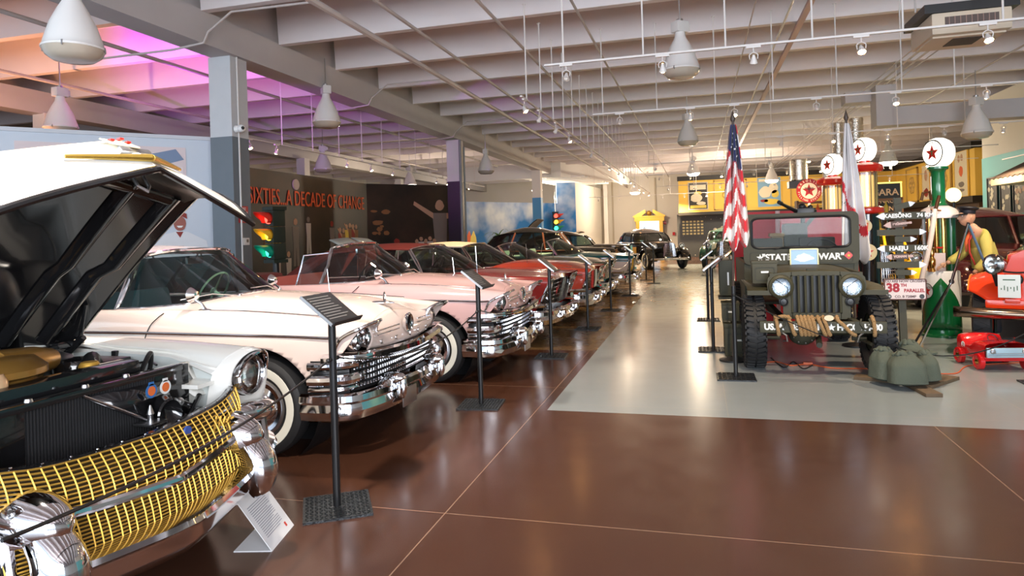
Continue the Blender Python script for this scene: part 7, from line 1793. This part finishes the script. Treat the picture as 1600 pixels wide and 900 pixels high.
# local: x right along the bumper, y towards its rear
bb = MB().grid(lambda u,v: Vector((-.74+1.75*u, -.22+.10*(abs(u*2-1)**2.5)-.03*math.sin(PI*v), .47+.12*v)), 20, 6); bb.build('bumper', mat('dark chrome',(.30,.22,.16),.15,1), ft, solid=.02)
def fen2(sd):
    def f(u, v):
        a = rad(44-40*v+(146+40*v)*u); r_ = .47; k = 1-.08*(1-math.sin(PI*min(1,v*1.2)))
        x = -.62+.40*v; yy = .48-r_*1.15*math.cos(a)*(.97+.03*v); z = .42+r_*math.sin(a)*1.12*(.92+.10*math.sin(PI*v*.9)); 
        return Vector((sd*x if sd > 0 else -x-.0, yy, max(.35,z)))
    return f
for sd in (1,-1):
    fo = MB().grid(fen2(sd), 30, 14).build('fender', RTP, ft, solid=.015)
    ed = MB().tube([fen2(sd)(i/30,0)+Vector((0,0,0)) for i in range(31)],.008,6).build('pinstripe', mat('pinstripe orange',(.85,.22,.02),.4), fo)
    M = Matrix.Translation((-sd*-.0+(-.50 if sd > 0 else .50),.50,.40)) @ Matrix.Rotation(PI/2,4,'Y')
    rim = MB().lathe([(.22,-.06),(.22,.07),(.12,.05),(.001,.05)],24,M).build('wheel', RTP, ft)
    t = MB().lathe([(.22,-.085),(.33,-.10),(.385,-.08),(.395,0),(.385,.08),(.33,.10),(.22,.085)],40,M)
    for i in range(34):
        q = Matrix.Rotation(2*PI*i/34,4,'Z'); t.box((.395,0,0),(.014,.05,.15),M=M @ q @ Matrix.Rotation(.5 if i%2 else -.5,4,'X'))
    t.build('tire', RUBBER, rim)
hd = MB().prism([(-.24,.55),(.24,.55),(.26,1.0),(.20,1.16),(.08,1.22),(-.08,1.22),(-.20,1.16),(-.26,1.0)],-.12,.05,FR((0,.05,0),(1,0,0),(0,0,1)))
hd.build('radiator_shell', RTP, ft, smooth=False)
MB().box((0,.75,.92),(.52,1.3,.5),bev=.08).build('hood', RTP, ft)
MB().box((.0,.02,.62),(.9,.14,.10),bev=.03).build('front_apron', RTP, ft)
for sd in (-1,1):
    c_ = Vector((sd*.30 if sd>0 else -.36,-.02,1.06)); Ml = FR(c_,(.9,-.43,0),(0,0,1),(-.43,-.9,0)) if sd < 0 else FR(c_,(1,0,0),(0,0,1))
    sh_ = MB().lathe([(.001,-.17),(.05,-.155),(.09,-.10),(.112,-.03),(.115,.01),(.10,.02)],28,Ml); so_ = sh_.build('headlamp_shell', mat('dark chrome lamp',(.25,.22,.2),.1,1), ft)
    MB().lathe([(.104,.018),(.07,-.01),(.001,-.03)],24,Ml).build('reflector', mat('reflector', (.85,.85,.83), .12, 1), so_)
    MB().grid(lambda u,v: Ml @ Vector((.104*v*math.cos(2*PI*u),.104*v*math.sin(2*PI*u),.02+.03*(1-v*v))),28,6).build('lens', LENS, so_)
    MB().tube([c_+Vector((0,.02,-.11)), c_+Vector((.03,.05,-.24))],.025,8).build('lamp_stalk', BLACK, ft)
    MB().ball((-.14 if sd<0 else .5,-.12,.90),.045,None,14,(1,.5,1.2)).build('horn_cover', BLACK, ft)
MB().tube(spline([(-.28,.0,.98),(-.15,-.02,.97),(.0,-.06,.98),(.3,-.06,.97)],4),.010,6).build('lamp_bar', BLACK, ft)
pt = MB().box((-.22,-.16,.83),(.20,.008,.25),M=None,bev=.003).build('licence_plate', mat('plate mint white',(.70,.74,.68),.4), ft)
tk_ = MB()
for k in range(6): tk_.box((-.29+.028*k,-.165,.80+.012*(k%2)),(.008,.002,.05 if k%3 else .02))
tk_.box((-.22,-.165,.90),(.11,.002,.012)); tk_.build('plate_marks', mat('plate green',(.05,.12,.06),.5), pt, smooth=False)
MB().tube([(-.30,-.02,.68),(-.22,-.06,.72),(-.14,-.02,.68)],.035,10).build('red_fitting', RTP, ft); MB().box((-.2,-.05,.66),(.14,.05,.05),bev=.015).build('red_fitting', RTP, ft)
# pedal car ----------------------------------------------------------
pc = empty('pedal_car', (3.02,8.0,0), rad(8), 'small red toy pedal car with pale blue grille on the floor before the red truck', 'pedal car')
PR = paint('toy red', (.55,.01,.012), .15)
def pcf(u, v):
    y = .55*u; k = [(-.21,.10),(-.215,.22),(-.18,.275),(0,.29),(.18,.275),(.215,.22),(.21,.10)]
    p = spline([(a, 0, b-(.02 if 0 else 0)) for a,b in k], 4); q = p[round(v*(len(p)-1))]
    sag = -.05*math.sin(PI*max(0,min(1,(y-.22)/.25))) if q.z > .2 else 0
    return Vector((q.x*(1-.06*(u-.2)**2), y-.02, q.z+sag+.03*(u>.85)*(q.z>.2)))
MB().grid(pcf, 18, 24).box((0,.53,.18),(.41,.02,.17)).box((0,.27,.11),(.42,.56,.02)).build('body', PR, pc)
fr2 = MB().box((0,-.035,.19),(.41,.03,.10),bev=.01).build('grille', mat('grille ice blue',(.42,.58,.66),.25,.3), pc)
for z_ in (.165,.185): MB().box((0,-.054,z_),(.40,.01,.006)).build('grille_line', STEEL, fr2, smooth=False)
for sd in (-1,1):
    MB().lathe([(.001,.012),(.022,.010),(.028,0)],18,FR((sd*.15,-.05,.205),(1,0,0),(0,0,1))).build('toy_headlight', STEEL, fr2)
    for y_ in (.07,.45):
        M = Matrix.Translation((sd*.225,y_,.085)) @ Matrix.Rotation(PI/2*sd,4,'Y'); w_ = MB().lathe([(.001,.018),(.055,.02),(.062,.03),(.072,.03),(.085,.022),(.085,-.02),(.001,-.02)],28,M).build('wheel', PR, pc); MB().lathe([(.001,.04),(.018,.035),(.03,.022)],16,M).build('hub', BRASS, w_)
    M = FR((sd*.214,.40,.21),(0,-sd*1,0),(0,0,1)); lg_ = MB().lathe([(.001,.003),(.032,.003),(.032,0)],18,M).build('round_logo', WHITE, pc); MB().prism(star(.024),.003,.005,M).build('logo_star', RED, lg_, smooth=False)
MB().box((0,.0,.125),(.43,.02,.03),bev=.006).build('toy_bumper', PR, pc)
MB().box((0,.12,.30),(.30,.01,.05)).build('toy_windscreen', CLEAR, pc, smooth=False)
MB().lathe([(.045,0),(.052,.006),(.045,.012)],18,Matrix.Translation((0,.24,.29)) @ Matrix.Rotation(.9,4,'X')).build('toy_steering_wheel', BLACK, pc)
# cars behind
old_car('yellow_truck', (3.15,13.2,0), rad(-95), paint('yellow paint',(.80,.48,.02)), 'bright yellow old truck with flared fenders behind the signpost', 4.2, 1.5, .72, .86)
old_car('maroon_old_car', (5.05,12.4,0), rad(-93), paint('black cherry paint',(.035,.004,.006),.12), 'tall black cherry old car behind the mannequin', 4.4, 1.80, .85, .95)
# yellow crate, green tank, leaning boards
tag(MB().box((0,0,.20),(.30,.30,.40),bev=.01).box((0,-.16,.20),(.22,.02,.22)).build('yellow_crate', mat('crate yellow',(.62,.45,.06),.5), loc=(3.95,10.35,.60)), 'yellow crate stacked between the green pump and the mannequin', 'crate')
tag(MB().box((0,0,.30),(.34,.34,.60),bev=.01).build('dark_cabinet', mat('cabinet dark',(.04,.025,.015),.5), loc=(3.95,10.35,0)), 'dark brown cabinet under the yellow crate', 'cabinet')
for i in range(3): 
    o = MB().box((0,0,.55),(.11,.03,1.1)).build('leaning_board', mat('board brown wood',(.16,.07,.04),.7), loc=(4.25+.13*i,10.8,.55)); o.rotation_euler = (0,rad(14),0); tag(o, ['leftmost of three brown boards leaning behind the red truck','middle one of three brown boards leaning behind the red truck','rightmost of three brown boards leaning behind the red truck'][i], 'board')
tag(MB().box((0,0,.28),(.6,.4,.56),bev=.01).build('wood_chest', mat('chest wood',(.12,.05,.03),.6), loc=(4.4,10.8,0)), 'low wooden chest under the leaning brown boards', 'chest')
gt_ = empty('green_machine', (4.30,10.25,0), 0, 'green rounded machine cover with yellow lettering at the right edge above the red truck', 'machine')
MB().lathe([(.001,-.3),(.26,-.28),(.30,-.2),(.30,.2),(.26,.28),(.001,.3)],32,Matrix.Translation((0,0,.92)) @ Matrix.Rotation(PI/2,4,'X')).build('cover', paint('machine green',(.01,.12,.02)), gt_); MB().box((0,0,.35),(.3,.4,.7),bev=.02).build('stand', BLACK, gt_)
text('GREEN', .07, FR((-.12,-.32,1.02),(1,0,0),(0,0,1)), YLW, gt_, ext=.002) if 0 else None
# shelving with clutter behind the signpost
sv = empty('display_shelf', (3.7,18.8,0), 0, 'brown shelf unit crowded with bottles behind the yellow truck', 'shelf')
b = MB()
for z_ in (.05,.9,1.35,1.8,2.15): b.box((0,0,z_),(2.4,.4,.05))
for x_ in (-1.2,0,1.2): b.box((x_,0,1.1),(.05,.4,2.2))
b.build('frame', mat('shelf wood',(.22,.10,.04),.6), sv, smooth=False)
bc = [ORANGE, PAL, GREENP, YLW, RDM, DIM]
btl = None
for r_i, z_ in enumerate((.925,1.375,1.825)):
    for k in range(12):
        if k == 6 or R.random() < .12: continue
        p = (3.7-1.08+.18*k+R.uniform(-.02,.02), 18.8+R.uniform(-.08,.05), z_)
        m_ = bc[(k*5+r_i)%6]; h = R.uniform(.7,1.1)
        key = 'bt%d' % ((k*5+r_i)%6)
        if key not in _M:
            o = MB().lathe([(.001,0),(.05,0),(.052,.16),(.02,.22),(.018,.28),(.001,.28)],12).build('display_bottle', m_); _M[key] = o
        else: o = _M[key].copy(); COL.objects.link(o)
        o.location = p; tag(o, 'small coloured bottle standing in rows on the brown shelf unit', 'bottle', 'bottles on the shelf unit')
# ================================================================ CAMERA, LIGHT
cam_d = bpy.data.cameras.new('camera'); cam = bpy.data.objects.new('camera', cam_d); COL.objects.link(cam)
cam_d.sensor_width = 36; cam_d.sensor_fit = 'HORIZONTAL'; cam_d.lens = F_PX/1600*36; cam_d.shift_x = 0; cam_d.shift_y = -83.3/1600; cam_d.clip_start = .05
r0 = Vector((cY, sY, 0)); fw = Vector((-sY, cY, 0)); up = Vector((0,0,1))
rx = r0*math.cos(ROLL)-up*math.sin(ROLL); uy = r0*math.sin(ROLL)+up*math.cos(ROLL); bz = -fw
Mc = Matrix.Identity(4)
for i in range(3): Mc[i][0] = rx[i]; Mc[i][1] = uy[i]; Mc[i][2] = bz[i]
Mc.translation = (0,0,EYE); cam.matrix_world = Mc
scene.camera = cam

def area(name, loc, size, power, col, target=None, rot=None, sy=None, spread=None):
    l = bpy.data.lights.new(name, 'AREA'); l.energy = power; l.color = col; l.shape = 'RECTANGLE' if sy else 'SQUARE'; l.size = size
    if sy: l.size_y = sy
    if spread: l.spread = spread
    o = bpy.data.objects.new(name, l); COL.objects.link(o); o.location = loc
    if target is not None: o.rotation_euler = (Vector(target)-Vector(loc)).to_track_quat('-Z','Y').to_euler()
    elif rot: o.rotation_euler = rot
    return o
def point(name, loc, power, col, r=.08):
    l = bpy.data.lights.new(name, 'POINT'); l.energy = power; l.color = col; l.shadow_soft_size = r
    o = bpy.data.objects.new(name, l); COL.objects.link(o); o.location = loc; return o
def spot(name, loc, target, power, col, ang=60, r=.06, blend=.6):
    l = bpy.data.lights.new(name, 'SPOT'); l.energy = power; l.color = col; l.spot_size = rad(ang); l.spot_blend = blend; l.shadow_soft_size = r
    o = bpy.data.objects.new(name, l); COL.objects.link(o); o.location = loc
    o.rotation_euler = (Vector(target)-Vector(loc)).to_track_quat('-Z','Y').to_euler(); return o
W = bpy.data.worlds.new('world'); scene.world = W; W.use_nodes = True
W.node_tree.nodes['Background'].inputs[0].default_value = (.62,.74,.95,1); W.node_tree.nodes['Background'].inputs[1].default_value = .9
# daylight through the glazed front behind the visitor, plus one added fill
area('daylight front', (-3,-6.8,2.6), 14, 520, (.80,.90,1.0), target=(-3,12,1.5), sy=4.5)
area('near car fill', (5,-5.5,3.0), 6, 620, (.95,.96,1.0), target=(-2.5,4,1), sy=3.5)  # added soft fill from behind right, brightens the near cars
area('daylight left', (-9.5,-3,2.8), 6, 160, (.70,.88,1.0), target=(-1,6,1.2), sy=3)
# warm display lamps on the tracks
for (x,y,p) in ((-2.2,2.2,90),(-3.2,5.0,70),(-3.2,8.6,50),(.8,6.0,60),(3.6,8.4,70),(-4.5,12.5,60),(1.5,13.5,130),(5.0,13,120),(6.5,18,150),(-4,18,100),(1,20,160),(-4,25,120),(5,26,260),(0,29,200),(-6,33,240),(-1,37,260),(5,33,260),(-3,41,200)):
    spot('display lamp', (x, y, 3.45), (x+.0, y+.5, 0), p*3.6, (1,.72,.42) if y > 12 else ((1,.80,.58) if y > 5 else (1,.90,.78)), 115, .08)
for (x,y,z,p) in ((6.0,24.5,3.4,120),(-11.5,26,3.5,120),(-8.4,37,3.5,220),(-.1,31,3.9,150),(2.0,34,3.6,200),(-4,40,3.6,200)):
    point('high bay', (x,y,z), p*1.7, (1,.82,.6), .2)
# magenta accent lamp washing the joists of the left bay
spot('magenta wash', (-9.3,8.9,3.6), (-9.9,13.6,5.6), 330, (.72,.10,1.0), 85, .05)
spot('amber wash', (-12,9.5,2.6), (-12,10,6), 260, (1,.42,.20), 140, .2)
vs = scene.view_settings; scene.display_settings.display_device = 'sRGB'
vs.view_transform = 'Standard'; vs.look = 'None'; vs.gamma = 1; vs.exposure = 0.7; vs.use_curve_mapping = False
scene.cycles.use_denoising = True
scene.cycles.max_bounces = 7; scene.cycles.diffuse_bounces = 4; scene.cycles.glossy_bounces = 4; scene.cycles.transparent_max_bounces = 16; scene.cycles.transmission_bounces = 5
scene.cycles.sample_clamp_indirect = 4; scene.cycles.caustics_reflective = False; scene.cycles.caustics_refractive = False
